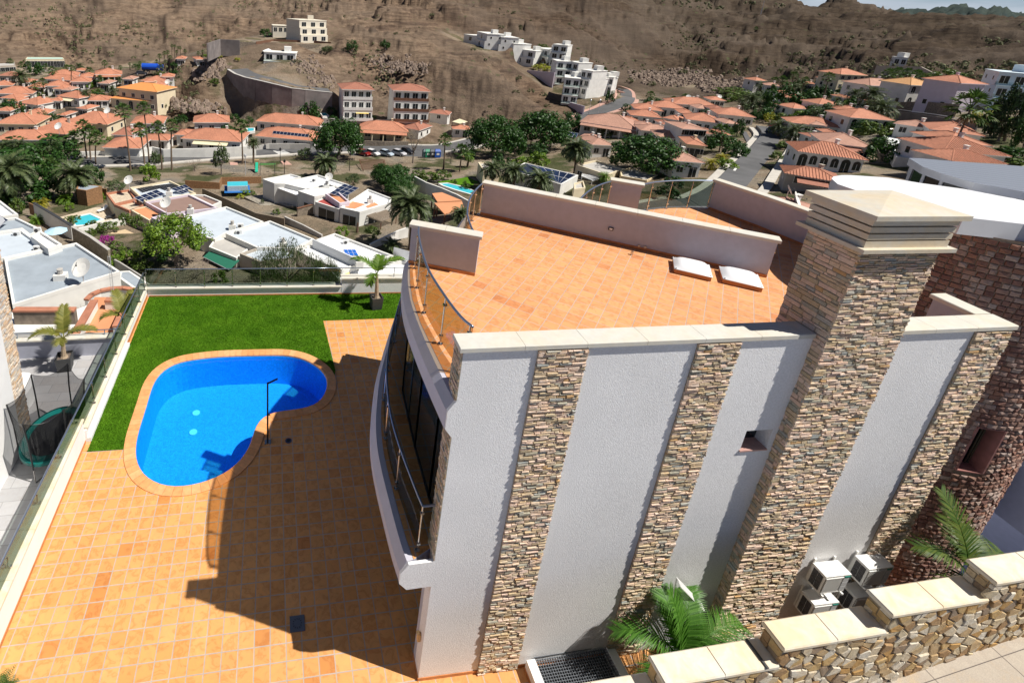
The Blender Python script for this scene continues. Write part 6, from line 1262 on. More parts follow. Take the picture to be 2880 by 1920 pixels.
# the white pool house
g1 = fl('pool_house', [zB(455, 338), zB(710, 292), zB(805, 318), zB(565, 378)], -17.6, -21, 'white wing of the pool house beside the paddling pool garden', roof_w, wins=())
g2 = fl('pool_house', [zB(560, 380), zB(960, 298), zB(1250, 392), zB(862, 432), zB(662, 382)], -17.5, -21, 'middle white roof of the pool house with chimney and dish', roof_w)
g3 = fl('pool_house', [zB(780, 447), zB(1062, 380), zB(1240, 442), zB(930, 498)], -17.5, -21, 'white front block of the pool house with small dark window', roof_w, wins=((1, 1, .9, .9, 2.1, None), (0, 1, .8, 1.0, 1.9, None)))
g4 = fl('pool_house', [zB(1165, 600), zB(1240, 548), zB(1420, 430), zB(1635, 512), zB(1618, 560), zB(1345, 640)], -17.7, -21, 'right white block of the pool house with orange roof patches', roof_w, wins=((0, 1, 2.2, .15, 2.3, None), (1, 1, 2.6, .15, 2.3, None)))
g5 = fl('pool_house', [zB(935, 545), zB(1030, 508), zB(1182, 562), zB(1155, 615)], -18.1, -21, 'red roofed glazed bay of the pool house facing the wooden deck', simple('crimson_roof', (.38, .07, .06), .6, .1, 3), wins=((0, 1, 3.2, .15, 2.2, None),), par=.05)
g6 = fl('pool_house', [zB(1030, 472), zB(1150, 456), zB(1252, 545), zB(1160, 560)], -17.2, -21, 'lavender wall block behind the red roofed bay', roof_or, wall_l)
# patio roof of the pool house
def canopy(name, poly, zr, zg, label, mat, post=wood, th=.12, slats=0, cat='pergola', group=None, pr=.06, posts=True):
    P = [Vector(pz(x, y, zr)) for x, y in poly]; c = sum(P, Vector())/len(P); e = E(name, (c.x, c.y, zg), label, cat, group); w = M()
    if slats:
        for k in range(slats+1):
            a = P[0].lerp(P[3], k/slats); b = P[1].lerp(P[2], k/slats); w.seg(a, b, .10, zr-.1, zr)
        w.seg(P[0], P[3], .12, zr-.24, zr-.105); w.seg(P[1], P[2], .12, zr-.24, zr-.105)
    else: w.prism([(p.x, p.y) for p in P], zr-th, zr)
    w.done('roof', mat, e)
    for p in (P if posts else []): q = p.lerp(c, .06); w = M(); w.box((q.x-pr, q.y-pr, zg-1), (q.x+pr, q.y+pr, zr-th-.13)); w.done('post', post, e)
    return e
canopy('patio_roof', [zB(550, 405), zB(660, 384), zB(862, 432), zB(775, 490)], -18.3, -21, 'white patio roof shading two sun loungers at the pool house', white, post=white)
canopy('pergola', [zB(1380, 657), zB(1550, 602), zB(1692, 662), zB(1542, 726)], -18.6, -21.2, 'brown reed topped pergola at the end of the wooden deck', reed, slats=14)
canopy('pergola', [zC(1755, 290), zC(1930, 320), zC(1850, 350), zC(1750, 310)], -16.8, -19.5, 'white slatted pergola of the yellow house', white, slats=9, post=white)
for zf, x0, y0, x1, y1, lb, z in [(z1, 950, 1462, 1180, 1555, 'upper dark timber slat canopy of the park stairs', -22.6), (z1, 1380, 990, 1500, 1040, 'x', 0)]:
    if lb != 'x': canopy('pergola', [zf(x0, y0), zf(x1, y0+5), zf(x1+20, y1), zf(x0+30, y1)], z, z-3, lb, wood, slats=10, group=None)
canopy('gazebo', [z1(1800, 1118), z1(1870, 1092), z1(1945, 1118), z1(1870, 1135)], -20.5, -23.4, 'cream canvas gazebo on the terrace behind the big ficus', tan_c)
# red garden pavilions
for poly, lb in (([zB(2010, 470), zB(2100, 460), zB(2285, 535), zB(2060, 548)], 'upper red orange pavilion roof beside the curved white wall'), ([zB(2030, 558), zB(2285, 545), zB(2305, 600), zB(2125, 660)], 'lower red orange pavilion roof on dark timber posts')):
    canopy('garden_pavilion', poly, -17.4, -20.2, lb, roof_or, cat='pavilion', pr=.1, th=.18)
# black solar roof house and the yellow row
h1 = fl('flat_roof_house', [zC(1225, 188), zC(1720, 302), zC(1560, 388), zC(1480, 360), zC(1100, 260)], -15.9, -19.2, 'white house with tilted black solar roof behind three date palms', simple('black_roof_sheet', (.02, .022, .03), .25, .1, 1), par=.12)
h2 = fl('flat_roof_house', [zC(1700, 205), zC(1880, 165), zC(2150, 250), zC(2080, 262), zC(1990, 300)], -15.8, -19, 'cream flat roofed house with solar heater above the white pergola', concrete_m, wall_c, wins=((0, 3, 1.0, .9, 2.1, None),))
h3 = fl('flat_roof_house', [zC(2105, 262), zC(2200, 235), zC(2450, 300), zC(2352, 352), zC(2115, 310)], -15.8, -19, 'yellowish flat roofed house with awning left of the dark tree', concrete_m, simple('butter_wall', (.72, .58, .36), .85, .06, .8), wins=((0, 3, 1.2, .3, 2.3, None),))
h4 = fl('flat_roof_house', [zD(740, 270), zD(800, 255), zD(815, 300), zD(742, 310)], -16.0, -20, 'small cream stair block next to the black solar roof', concrete_m, wall_c)
h5 = fl('flat_roof_house', [zC(800, 185), zC(860, 180), zC(1000, 260), zC(850, 260)], -17.5, -20.5, 'cream pool cabin with canvas awning behind the date palms', concrete_m, wall_c)
h6 = fl('flat_roof_house', [z3(1060, 1235), z3(1100, 1215), z3(1520, 1260), z3(1640, 1400), z3(1560, 1480), z3(1180, 1440)], -8.8, -12.5, 'white terraced roof with curved awnings right of the dark pine', roof_w, wins=((0, 3, 1.4, .5, 2.2, None),))
h7 = fl('flat_roof_house', [z3(450, 1195), z3(600, 1175), z3(900, 1230), z3(880, 1280), z3(480, 1250)], -12.5, -15.5, 'white flat roof wing behind the broad pinkish roof', roof_w)
# ---------------------------------------------------------------- gardens, pools, fences below
def pad(name, poly, z, mat, lift=0, kind='structure', depth=1.2):
    P = [tuple(pz(x, y, z)[:2]) for x, y in poly]; w = M(); w.prism(P, z-depth, z+lift); orient(w) if False else None; return w.done(name, mat, kind=kind)
pad('patio', [zA(540, 690), zA(870, 600), zA(1060, 590), zA(1180, 700), zA(700, 800)], -20.3, gravel_r)
pad('patio', [zA(880, 860), zA(1150, 800), zA(1600, 1010), zA(1700, 1130), zA(1300, 1130), zA(1000, 960)], -20.0, simple('sandy_paving', (.56, .42, .26), .95, .1, 2))
pad('deck', [zB(690, 700), zB(920, 640), zB(1700, 800), zB(1560, 900), zB(1240, 880)], -21.0, simple('red_brown_decking', (.26, .13, .09), .8, .2, 5))
pad('patio', [zB(480, 500), zB(560, 480), zB(800, 560), zB(740, 620)], -21.0, concrete_m)
pad('gravel_yard', [zB(280, 500), zB(470, 480), zB(720, 640), zB(640, 680)], -21.1, simple('grey_cobbles', (.30, .27, .22), .95, .5, 3), kind='structure')
pad('play_area', [z1(25, 1500), z1(180, 1500), z1(185, 1620), z1(10, 1620)], -24.3, simple('green_rubber_ground', (.06, .17, .04), .9, .1, 2))
pad('lawn_patch', [zC(430, 365), zC(700, 320), zC(880, 400), zC(790, 440), zC(480, 400)], -20.6, gr, kind='structure')
pad('park_path', [z1(225, 1480), z1(290, 1480), z1(420, 1590), z1(330, 1610)], -24.25, pink)
pad('park_path', [z0(2110, 1490), z0(2180, 1490), z0(2210, 1600), z0(2130, 1590)], -24.4, pink)
pad('yard', [z0(840, 1010), z0(1060, 1020), z0(1100, 1060), z0(780, 1060)], -23.6, gravel_r)
pad('parking', [z0(1100, 640), z0(1620, 600), z0(1640, 690), z0(1200, 720)], -24.2, simple('pale_asphalt', (.27, .26, .25), .9, .1, .6))
pad('street_parking', [z2(2110, 1205), z2(2280, 1230), z2(2400, 1330), z2(2200, 1400)], -15.6, asph)
def poolp(poly, z, label, m=aqua):
    P = [tuple(pz(x, y, z)[:2]) for x, y in poly]; c = inset(P, 1.0); cx_ = sum(p[0] for p in P)/len(P); cy_ = sum(p[1] for p in P)/len(P); e = E('garden_pool', (cx_, cy_, z-.1), label, 'pool', 'swimming pools in the gardens below')
    w = M(); O2 = offp(P, -.35) ; w.strip([(*p, z+.10) for p in P], [(*p, z+.10) for p in O2], closed=True); w.strip([(*p, z-.6) for p in O2], [(*p, z+.10) for p in O2], closed=True); w.strip([(*p, z-.6) for p in P], [(*p, z+.10) for p in P], closed=True); orient(w); w.done('rim', wall_w, e)
    w = M(); w.poly([(*p, z+.03) for p in P]); orient(w); w.done('water_surface', m, e)
poolp([zA(655, 700), zA(820, 665), zA(930, 715), zA(792, 762), zA(700, 768)], -20.2, 'rectangular turquoise pool beside the gravel topped porch')
poolp([zB(855, 730), zB(900, 722), zB(1120, 800), zB(1100, 828)], -20.95, 'narrow turquoise pool on the wooden deck')
poolp([zC(455, 385), zC(520, 382), zC(640, 410), zC(760, 450), zC(740, 480), zC(600, 440), zC(480, 400)], -20.4, 'curved turquoise pool behind the long curved white wall')
poolp([z1(600, 1045), z1(640, 1040), z1(660, 1065), z1(620, 1070)], -21.8, 'small pool corner on the terrace of the villa with yellow awning')
poolp([z1(-80, 1180), z1(-20, 1180), z1(-20, 1205), z1(-70, 1210)], -24, 'small turquoise pool behind the white street wall')
pdl = E('paddling_pool', pz(*zB(225, 440), -20.9), 'blue framed above ground pool on a blue groundsheet', 'pool'); a_, b_ = Vector(pz(*zB(130, 445), -20.9)), Vector(pz(*zB(318, 440), -20.9)); v_ = Vector((-(b_-a_).y, (b_-a_).x, 0)).normalized()*2.2
w = M(); w.hexa([a_-v_*.2, b_-v_*.2, b_+v_, a_+v_], [q+Vector((0, 0, .95)) for q in (a_-v_*.2, b_-v_*.2, b_+v_, a_+v_)]); w.done('wall', simple('pale_pool_liner', (.45, .55, .60), .5, .2, 5), pdl); w = M(); w.poly([q+Vector((0, 0, .96)) for q in (a_-v_*.12, b_-v_*.12, b_+v_*.95, a_+v_*.95)]); w.done('water_surface', aqua, pdl)
w = M(); w.poly([q+Vector((0, 0, .03)) for q in (a_-v_*.6-(b_-a_)*.15, b_-v_*.6+(b_-a_)*.1, b_+v_*1.2+(b_-a_)*.1, a_+v_*1.2-(b_-a_)*.15)]); w.done('groundsheet', simple('blue_tarp', (.02, .14, .42), .5, .1, 3), pdl)
for zf, P, tp, lb, mt, ft, nm, cpm in [
 (zA, [(312, 560), (480, 660), (660, 770)], [-18.2, -18.0, -17.8], 'long white garden wall with dark cap beside the patio pool', wall_w, 2.6, 'garden_wall', charcoal),
 (zA, [(665, 778), (830, 870), (1000, 990)], [-17.6, -17.4, -17.0], 'weathered stone garden wall running down to the hedge', simple('weathered_stone_wall', (.33, .28, .21), .95, .4, 3, .5, 4), 2.8, 'garden_wall', concrete_m),
 (zA, [(705, 795), (900, 745), (1165, 688)], [-19.3, -19.3, -19.3], 'low white lattice wall in front of the patio pool', wall_w, 1.2, 'garden_wall', None),
 (zA, [(1000, 1050), (1100, 1100), (1330, 1245)], [-17.6, -17.6, -17.4], 'grey slatted fence down the narrow passage', concrete_m, 1.6, 'fence', None),
 (zA, [(1860, 425), (2100, 530), (2352, 650), (2615, 700)], [-18.9, -18.9, -18.9, -18.9], 'brown reed fence between brown roof and cobbled yard', reed, 2.0, 'fence', None),
 (zA, [(1700, 350), (2015, 372), (2035, 322), (2400, 318)], [-20.8, -20.9, -21.0, -21.2], 'red brown board fence between park and gardens', wood_f, 2.0, 'fence', None),
 (zA, [(265, 555), (340, 590)], [-18.6, -18.5], 'short rust red fence beside the yellow palm', wood_f, 1.8, 'fence', None),
 (zA, [(740, 440), (920, 420), (980, 430)], [-19.4, -19.4, -19.4], 'dark red garden fence behind the shed roof', wood_f, 2.0, 'fence', None),
 (zB, [(655, 680), (830, 760), (1000, 850)], [-19.2, -19.2, -19.2], 'pale grey wall between reed fence and narrow pool', concrete_m, 1.8, 'garden_wall', None),
 (zB, [(770, 610), (925, 570)], [-19.2, -19.0], 'tan stone garden wall with wooden top by the deck', stone_w, 2.0, 'garden_wall', wood),
 (zB, [(1850, 312), (1960, 370), (2100, 420), (2240, 480), (2360, 545)], [-18.6, -18.4, -18.2, -18.0, -17.8], 'long curved white wall between garden pool and red pavilions', wall_w, 2.6, 'garden_wall', None),
 (zB, [(1440, 935), (1550, 880), (1700, 810), (1790, 780)], [-18.6, -18.4, -18.2, -18.0], 'curved white garden wall below the big date palm', wall_w, 2.4, 'garden_wall', None),
 (zB, [(915, 890), (1130, 985), (1330, 1075)], [-16.3, -16.3, -16.3], 'white mesh terrace fence across the flat roofs', simple('white_mesh', (.72, .74, .76), .8, .02, 3), 1.2, 'fence', None),
 (zB, [(1660, 965), (1820, 1010)], [-16.2, -16.2], 'grey steel gate fence behind the potted palm', alu, 1.3, 'fence', None),
]: gwall(nm, zf, P, tp, lb, mt, th=.16 if nm == 'fence' else .26, foot=ft, cat='fence' if nm == 'fence' else 'wall', cope=cpm)
# ================================================================ vegetation prototypes (built once, then copied)
def fan_crown(seed, n=26, dense=9):
    rr = random.Random(seed); w = M(); d_ = M()
    for i in range(n):
        az = 2.399*i; el = 1.45-2.1*(i+.5)/n+rr.uniform(-.12, .12); L_ = rr.uniform(.50, .62); d = Vector((math.cos(az)*math.cos(el), math.sin(az)*math.cos(el), math.sin(el))); c = d*L_
        w.tube([(0, 0, 0), c], .012, 3, 0, cap=False); sd = d.cross(Vector((0, 0, 1))).normalized(); up = sd.cross(d)
        for k in range(dense):
            t = (k/(dense-1)-.5)*2.5; q = (d*math.cos(t)+sd*math.sin(t)); tip = c+q*rr.uniform(.36, .48)-Vector((0, 0, .10+.08*abs(t))); wv = q.cross(up).normalized()*.045; m_ = c.lerp(tip, .55)+up*.03
            w.add([c, m_+wv, tip, m_-wv], [(0, 1, 2), (0, 2, 3)])
    for i in range(16):
        az = 2.399*i+.5; el = -1.0-rr.random()*.4; d = Vector((math.cos(az)*math.cos(el), math.sin(az)*math.cos(el), math.sin(el))); c = d*.25; sd = d.cross(Vector((0, 0, 1))).normalized()
        for k in range(4): tip = c+(d+sd*(k-1.5)*.35)*rr.uniform(.4, .65); wv = sd*.035; d_.add([c-wv, c+wv, tip], [(0, 1, 2)])
    return w, d_
def date_crown(seed, n=46, nl=15, L_=1.05):
    rr = random.Random(seed); w = M(); d_ = M(); pinnate(w, (0, 0, 0), n, L_, rr, nl=nl, ll=.25, wd=.019, upr=(-.25, 1.4), droop=(1.0, 1.9)); pinnate(d_, (0, 0, -.06), 9, L_*.7, rr, nl=7, ll=.2, wd=.02, upr=(-1.1, -.5), droop=(.5, .9)); return w, d_
def to_proto(nm, mb, mat): 
    me = bpy.data.meshes.new(nm); me.from_pydata(mb.v, [], mb.f); me.materials.append(mat); me.update(); return me
def mesh_of(nm, mb, mats):
    me = bpy.data.meshes.new(nm); me.from_pydata(mb.v, [], mb.f)
    for m_ in (mats if isinstance(mats, (list, tuple)) else [mats]): me.materials.append(m_)
    if isinstance(mats, (list, tuple)) and len(mats) > 1: me.polygons.foreach_set('material_index', mb.m)
    me.update(); return me
FAN = [fan_crown(s) for s in (1, 2, 3)]; DAT = [date_crown(s) for s in (4, 5, 6)]; DAN = [date_crown(s, 60, 24) for s in (7, 8)]
fan_m = leafmat('fan_palm_leaf', (.035, .085, .012), (.10, .17, .035)); dat_m = leafmat('date_palm_leaf', (.035, .06, .02), (.12, .15, .06))
FANM = [(mesh_of('fan_leaves', a, fan_m), mesh_of('dry_skirt', b, dry_leaf)) for a, b in FAN]; DATM = [(mesh_of('date_leaves', a, dat_m), mesh_of('dry_fronds', b, dry_leaf)) for a, b in DAT]; DANM = [(mesh_of('date_leaves', a, dat_m), mesh_of('dry_fronds', b, dry_leaf)) for a, b in DAN]
DATG = [(mesh_of('date_leaves', a, palm_lime), mesh_of('dry_fronds', b, dry_leaf)) for a, b in DAT[:2]]; DATY = [(mesh_of('date_leaves', a, leafmat('yellow_palm_leaf', (.22, .22, .02), (.45, .38, .04)) if 'yellow_palm_leaf' not in MATS else MATS['yellow_palm_leaf']), mesh_of('dry_fronds', b, dry_leaf)) for a, b in DAT[:1]]
TRK = {}
def trunk_mesh(kind, fat):
    k = (kind, fat)
    if k not in TRK: w = M(); trunkmb(w, 1.0, fat, fat*.72, (0, 0), 7, 9); TRK[k] = mesh_of('trunk', w, bark)
    return TRK[k]
def leafobj(name, me, parent, loc=(0, 0, 0), sc=(1, 1, 1), rz=0):
    o = bpy.data.objects.new(name, me); COL.objects.link(o); o.parent = parent; o.location = loc; o.scale = sc; o.rotation_euler = (0, 0, rz); return o
VEG = []
vr = random.Random(21)
def palm(zf, bx, by, tx, ty, rpx, kind='fan', z=None):
    b = zf(bx, by); t = zf(tx, ty)
    P = gp(*b) if z is None else Vector(pz(*b, z)); h, q = hts(P, *t); h = max(h, .6); D = (Vector(q)-Vector(CC)).length; r = rpx/3.2667*D/CF*.98
    e = E({'fan': 'fan_palm', 'date': 'date_palm', 'near': 'date_palm', 'green': 'date_palm', 'yellow': 'young_palm'}[kind], P); fat = .16 if kind == 'fan' else .26
    lean = (q[0]-P.x, q[1]-P.y)
    w = M(); trunkmb(w, h, fat*(1.25 if h > 7 else 1), fat*.75, lean, 7, 10, 0, (P.x, P.y, P.z-.3)); w.done('trunk', bark, e)
    me = vr.choice({'fan': FANM, 'date': DATM, 'near': DANM, 'green': DATG, 'yellow': DATY}[kind]); sc = r*(1.0 if kind != 'fan' else 1.05); top = (lean[0], lean[1], h-.3)
    rz = vr.uniform(0, 6.28); cr = leafobj('crown', me[0], e, top, (sc,)*3, rz); leafobj('dry_fronds', me[1], e, top, (sc,)*3, rz)
    VEG.append((e, {'fan': 'fan palm', 'date': 'date palm', 'near': 'date palm', 'green': 'bright green date palm', 'yellow': 'yellowish palm'}[kind], t, h, 'palm'))
for a in [(1200, 1570, 1130, 1010, 85), (1330, 1520, 1285, 1180, 80), (1372, 1500, 1318, 985, 78), (1490, 1560, 1448, 1165, 80), (1580, 1565, 1575, 1140, 72), (2230, 1505, 2215, 1150, 82), (882, 1520, 882, 1260, 85), (835, 1480, 820, 1200, 75), (800, 1470, 760, 1150, 72), (700, 1450, 680, 1270, 90), (490, 792, 480, 645, 42), (335, 900, 318, 775, 46), (405, 890, 395, 745, 38), (628, 742, 615, 622, 36), (662, 832, 655, 622, 34), (822, 720, 820, 650, 42), (960, 640, 960, 575, 30), (926, 800, 915, 722, 42), (1195, 640, 1190, 582, 16), (1287, 620, 1285, 572, 18), (1105, 660, 1105, 615, 22), (1010, 660, 1010, 628, 25), (1470, 600, 1465, 510, 26), (1510, 600, 1510, 485, 24), (1545, 575, 1540, 475, 22), (1582, 565, 1580, 415, 18), (1607, 565, 1605, 418, 16), (1637, 570, 1635, 432, 16), (1660, 545, 1655, 435, 16), (1702, 545, 1700, 462, 20), (1820, 540, 1820, 482, 18), (1862, 545, 1862, 468, 18), (1440, 610, 1440, 562, 22), (1480, 665, 1475, 605, 24), (200, 620, 195, 590, 30), (260, 640, 258, 585, 28), (90, 600, 92, 560, 30), (1265, 660, 1265, 615, 30), (1520, 640, 1522, 560, 20), (1620, 560, 1622, 470, 18), (1560, 600, 1562, 520, 22), (420, 640, 420, 600, 22), (560, 600, 575, 575, 25), (1375, 660, 1378, 600, 22)]: palm(z0, *a)
for a in [(200, 832, 185, 690, 82), (795, 945, 785, 860, 62), (1040, 865, 1030, 815, 58), (735, 662, 730, 605, 48), (880, 792, 880, 768, 45), (620, 860, 618, 825, 35), (60, 1420, 40, 1345, 85), (170, 1430, 170, 1330, 90), (310, 1410, 320, 1340, 72), (2330, 1500, 2325, 1300, 75), (690, 1440, 600, 1330, 80), (1100, 760, 1100, 720, 40)]: palm(z0, *a, 'date')
for a in [(870, 965, 870, 930, 62), (530, 870, 530, 850, 35)]: palm(z0, *a, 'green')
palm(zA, 95, 575, 60, 270, 225, 'near'); palm(zA, 722, 525, 690, 310, 195, 'near'); palm(zA, 500, 420, 470, 205, 85); palm(zA, 603, 560, 600, 510, 92, 'green'); palm(zA, 372, 600, 370, 550, 75, 'yellow'); palm(zA, 345, 745, 340, 715, 78, 'green')
palm(zB, 1040, 320, 1030, 190, 135, 'near'); palm(zB, 1805, 985, 1820, 575, 245, 'near'); palm(zB, 2255, 800, 2275, 650, 110, 'near'); palm(zB, 1640, 1010, 1640, 945, 115, 'near'); palm(zA, 2080, 590, 2080, 560, 42, 'green'); palm(zB, 320, 690, 330, 662, 45, 'yellow')
palm(zC, 925, 420, 930, 235, 115, 'near'); palm(zC, 1120, 460, 1125, 265, 135, 'near'); palm(zC, 1375, 560, 1372, 340, 150, 'near'); palm(zC, 1680, 300, 1705, 60, 150, 'near'); palm(zC, 630, 270, 650, 75, 92); palm(zC, 480, 250, 495, -30, 78); palm(zC, 700, 230, 720, 130, 60, 'green'); palm(zC, 1960, 380, 1965, 310, 70, 'green')
for a in [(1900, 1400, 1930, 1220, 98), (930, 790, 940, 680, 42), (840, 720, 845, 655, 44), (1270, 925, 1275, 870, 42), (1590, 940, 1590, 885, 32), (170, 1345, 180, 1235, 62), (1485, 940, 1485, 905, 32), (2240, 340, 2242, 260, 18), (95, 440, 92, 370, 25)]: palm(z2, *a)
for a in [(940, 1210, 940, 1115, 115), (2200, 1000, 2200, 905, 82), (2290, 830, 2300, 790, 65), (2110, 1040, 2120, 930, 40)]: palm(z2, *a, 'date')
for a in [(1830, 1560, 1830, 1495, 72), (1930, 1490, 1930, 1445, 62)]: palm(z2, *a, 'yellow')
for a in [(1655, 1475, 1870, 985, 135), (185, 870, 240, 690, 35), (262, 960, 345, 735, 36), (497, 930, 560, 705, 45), (1075, 840, 1112, 672, 46), (1138, 810, 1190, 662, 46), (1255, 770, 1285, 662, 40), (1345, 745, 1370, 692, 50), (130, 780, 135, 728, 38), (60, 790, 62, 738, 36), (905, 900, 905, 790, 45)]: palm(z3, *a)
for a in [(310, 900, 310, 825, 85), (768, 1000, 800, 855, 62), (888, 1055, 960, 865, 95), (978, 1165, 1040, 990, 120), (1098, 940, 1110, 890, 82), (92, 1260, 100, 1155, 82), (245, 1335, 252, 1205, 112), (600, 860, 600, 815, 60), (470, 900, 460, 850, 60), (2170, 1300, 2170, 1180, 60)]: palm(z3, *a, 'date')
for a in [(690, 985, 690, 925, 62), (650, 930, 655, 900, 45)]: palm(z3, *a, 'green')
# ---------------------------------------------------------------- leafy trees and shrubs
def crown_mesh(seed, nclump, nleaf, ls, mat, flat_=.75, open_=.0, droop=0):
    rr = random.Random(seed); w = M()
    for i in range(nclump):
        th = rr.uniform(0, 6.28); ph = math.acos(rr.uniform(-.55, 1)); r = rr.uniform(.50, .92)**.8; c = Vector((math.cos(th)*math.sin(ph)*r, math.sin(th)*math.sin(ph)*r, math.cos(ph)*r*flat_)); cr_ = rr.uniform(.14, .30)
        for j in range(nleaf):
            d = Vector((rr.gauss(0, 1), rr.gauss(0, 1), rr.gauss(0, 1))).normalized(); p = c+d*cr_*rr.uniform(.75, 1.05); p.z -= droop*rr.random()*.25
            n = (d+Vector((rr.uniform(-.6, .6), rr.uniform(-.6, .6), rr.uniform(-.2, .8)))).normalized(); a = n.orthogonal().normalized(); b = n.cross(a); t = rr.uniform(0, 3.14); a, b = a*math.cos(t)+b*math.sin(t), b*math.cos(t)-a*math.sin(t); s = ls*rr.uniform(.6, 1.3)
            if droop: a = Vector((0, 0, -1))*1.6+a*.3; b = b*.4
            w.add([p-a*s, p-b*s*.6, p+a*s, p+b*s*.6], [(0, 1, 2, 3)])
    return mesh_of('leaves', w, mat)
CR_ = {'ficus': [crown_mesh(s, 95, 80, .045, tree_leaf) for s in (1, 2)], 'small': [crown_mesh(s, 30, 42, .085, tree_leaf) for s in (3, 4)], 'shrub': [crown_mesh(s, 22, 36, .10, shrub_leaf, .9) for s in (5, 6)],
       'lime': [crown_mesh(8, 60, 70, .05, lime_leaf)], 'pepper': [crown_mesh(9, 70, 110, .035, olive_leaf, .9, 0, 1)], 'olive': [crown_mesh(10, 30, 50, .07, olive_leaf, .9)], 'bloom': [crown_mesh(11, 26, 45, .08, magenta, .8)],
       'scrub': [crown_mesh(12, 10, 26, .13, scrub_leaf, .6)], 'cypress': [crown_mesh(13, 60, 60, .06, cypress_l, 1.0)], 'yellow': [crown_mesh(14, 24, 40, .09, yel_leaf, .8)], 'bare': [crown_mesh(15, 40, 26, .025, twig, .9)], 'limebush': [crown_mesh(16, 24, 40, .09, lime_leaf, .9)]}
w = M(); trunkmb(w, .55, .09, .06, (.05, 0), 7, 4)
for k in range(7):
    a = 2.4*k; w.tube([(.04, 0, .42+.03*k), (.3*math.cos(a), .3*math.sin(a), .75), (.6*math.cos(a+.2), .6*math.sin(a+.2), 1.0+.12*(k % 3))], [.035, .022, .008], 5)
limbs = mesh_of('limbs', w, barkg)
NM = {'ficus': 'leafy_tree', 'small': 'leafy_tree', 'shrub': 'shrub', 'lime': 'leafy_tree', 'pepper': 'pepper_tree', 'olive': 'olive_tree', 'bloom': 'bougainvillea', 'scrub': 'desert_shrub', 'cypress': 'cypress', 'yellow': 'yellow_shrub', 'bare': 'bare_tree', 'limebush': 'shrub'}
WD = {'ficus': 'broad dark green tree', 'small': 'dark green tree', 'shrub': 'green garden shrub', 'lime': 'lime green tree', 'pepper': 'feathery pepper tree', 'olive': 'grey green tree', 'bloom': 'magenta bougainvillea', 'scrub': 'grey green desert shrub', 'cypress': 'tall dark cypress', 'yellow': 'yellow green shrub', 'bare': 'bare twiggy tree', 'limebush': 'bright green shrub'}
def tree(zf, cx, cy, rx, ry, kind='small', base=None, z=None, label=None):
    """crown centre and half sizes as seen in the photo; base = foot of the trunk"""
    tall = kind in ('ficus', 'lime', 'pepper', 'bare', 'olive', 'cypress', 'small'); by = base if base is not None else cy+ry*(1.02 if tall else .95)
    b = zf(cx, by); P = gp(*b) if z is None else Vector(pz(*b, z)); h, q = hts(P, *zf(cx, cy)); D = (Vector(q)-Vector(CC)).length; s = D/CF/3.2667; r = rx*s; rv = ry*s/.93; h = max(h, rv*.75)
    e = E(NM[kind], P); o = leafobj('crown', vr.choice(CR_[kind]), e, (0, 0, h), (r, r, rv/(.8 if kind != 'cypress' else .95)), vr.uniform(0, 6.28))
    if tall: hh = h*.9; leafobj('trunk', limbs, e, (0, 0, -.3), (r*.85, r*.85, (h+.3)/.95), vr.uniform(0, 6.28))
    t = zf(cx, cy)
    if label: e['label'] = label; e['category'] = 'tree' if tall else 'shrub'
    else: VEG.append((e, WD[kind], t, h, 'tree' if tall else 'shrub'))
    return e
for a in [(2170, 1250, 235, 175), (760, 1275, 245, 180)]: tree(z1, *a, 'ficus')
for a in [(250, 1200, 245, 165), (1220, 1420, 285, 150)]: tree(z2, *a, 'ficus')
tree(zA, 1620, 860, 270, 170, 'lime', base=1130); tree(zA, 1480, 980, 150, 90, 'small', base=1100); tree(zB, 690, 1130, 330, 190, 'pepper', base=1400, z=-19.5); tree(zB, 1020, 1200, 160, 120, 'pepper', base=1400, z=-19.5)
tree(zA, 1800, 1180, 190, 80, 'bare', base=1250); tree(zA, 1700, 1300, 260, 100, 'bare', base=1400, z=-19.5)
for a in [(330, 250, 170, 150), (180, 330, 150, 140), (430, 370, 130, 130), (250, 480, 170, 90), (620, 100, 110, 90), (880, 300, 80, 85), (300, 130, 130, 80), (120, 200, 120, 90), (560, 200, 90, 90)]: tree(zA, *a, 'small')
for a in [(490, 1035, 92, 90), (880, 430, 62, 55), (1190, 415, 48, 42), (90, 305, 62, 36), (690, 1035, 58, 50), (1940, 1400, 70, 60), (2250, 1490, 90, 60), (1330, 1560, 80, 50)]: tree(z1, *a, 'small')
tree(z1, 450, 1415, 72, 52, 'olive'); tree(z1, 660, 455, 60, 28, 'olive'); tree(z1, 1440, 1290, 92, 110, 'bare', base=1500); tree(z1, 1790, 1390, 60, 90, 'bare', base=1500); tree(z1, 1280, 1060, 40, 30, 'shrub'); tree(z1, 1080, 1080, 30, 18, 'shrub')
for a in [(1650, 340, 175, 110), (1540, 290, 110, 90), (1700, 420, 150, 80)]: tree(zB, *a, 'ficus')
for a in [(1960, 310, 110, 45), (2090, 310, 100, 45), (1880, 300, 80, 42)]: tree(zB, *a, 'shrub')
for a in [(1000, 780, 90, 42, 'shrub'), (830, 830, 55, 32, 'shrub'), (1060, 990, 90, 55, 'shrub'), (1190, 1060, 100, 55, 'limebush'), (1320, 1140, 90, 50, 'shrub'), (985, 905, 62, 48, 'bloom'), (810, 500, 52, 32, 'bloom'), (640, 725, 60, 35, 'shrub'), (640, 600, 50, 32, 'limebush'), (930, 510, 40, 35, 'limebush'), (1385, 300, 98, 82, 'limebush'), (1060, 400, 90, 40, 'olive'), (160, 600, 55, 60, 'shrub'), (1060, 1100, 60, 60, 'limebush'), (2020, 1250, 80, 60, 'shrub'), (1440, 150, 60, 55, 'olive'), (850, 755, 60, 26, 'shrub'), (700, 700, 45, 25, 'shrub')]: tree(zA, *a)
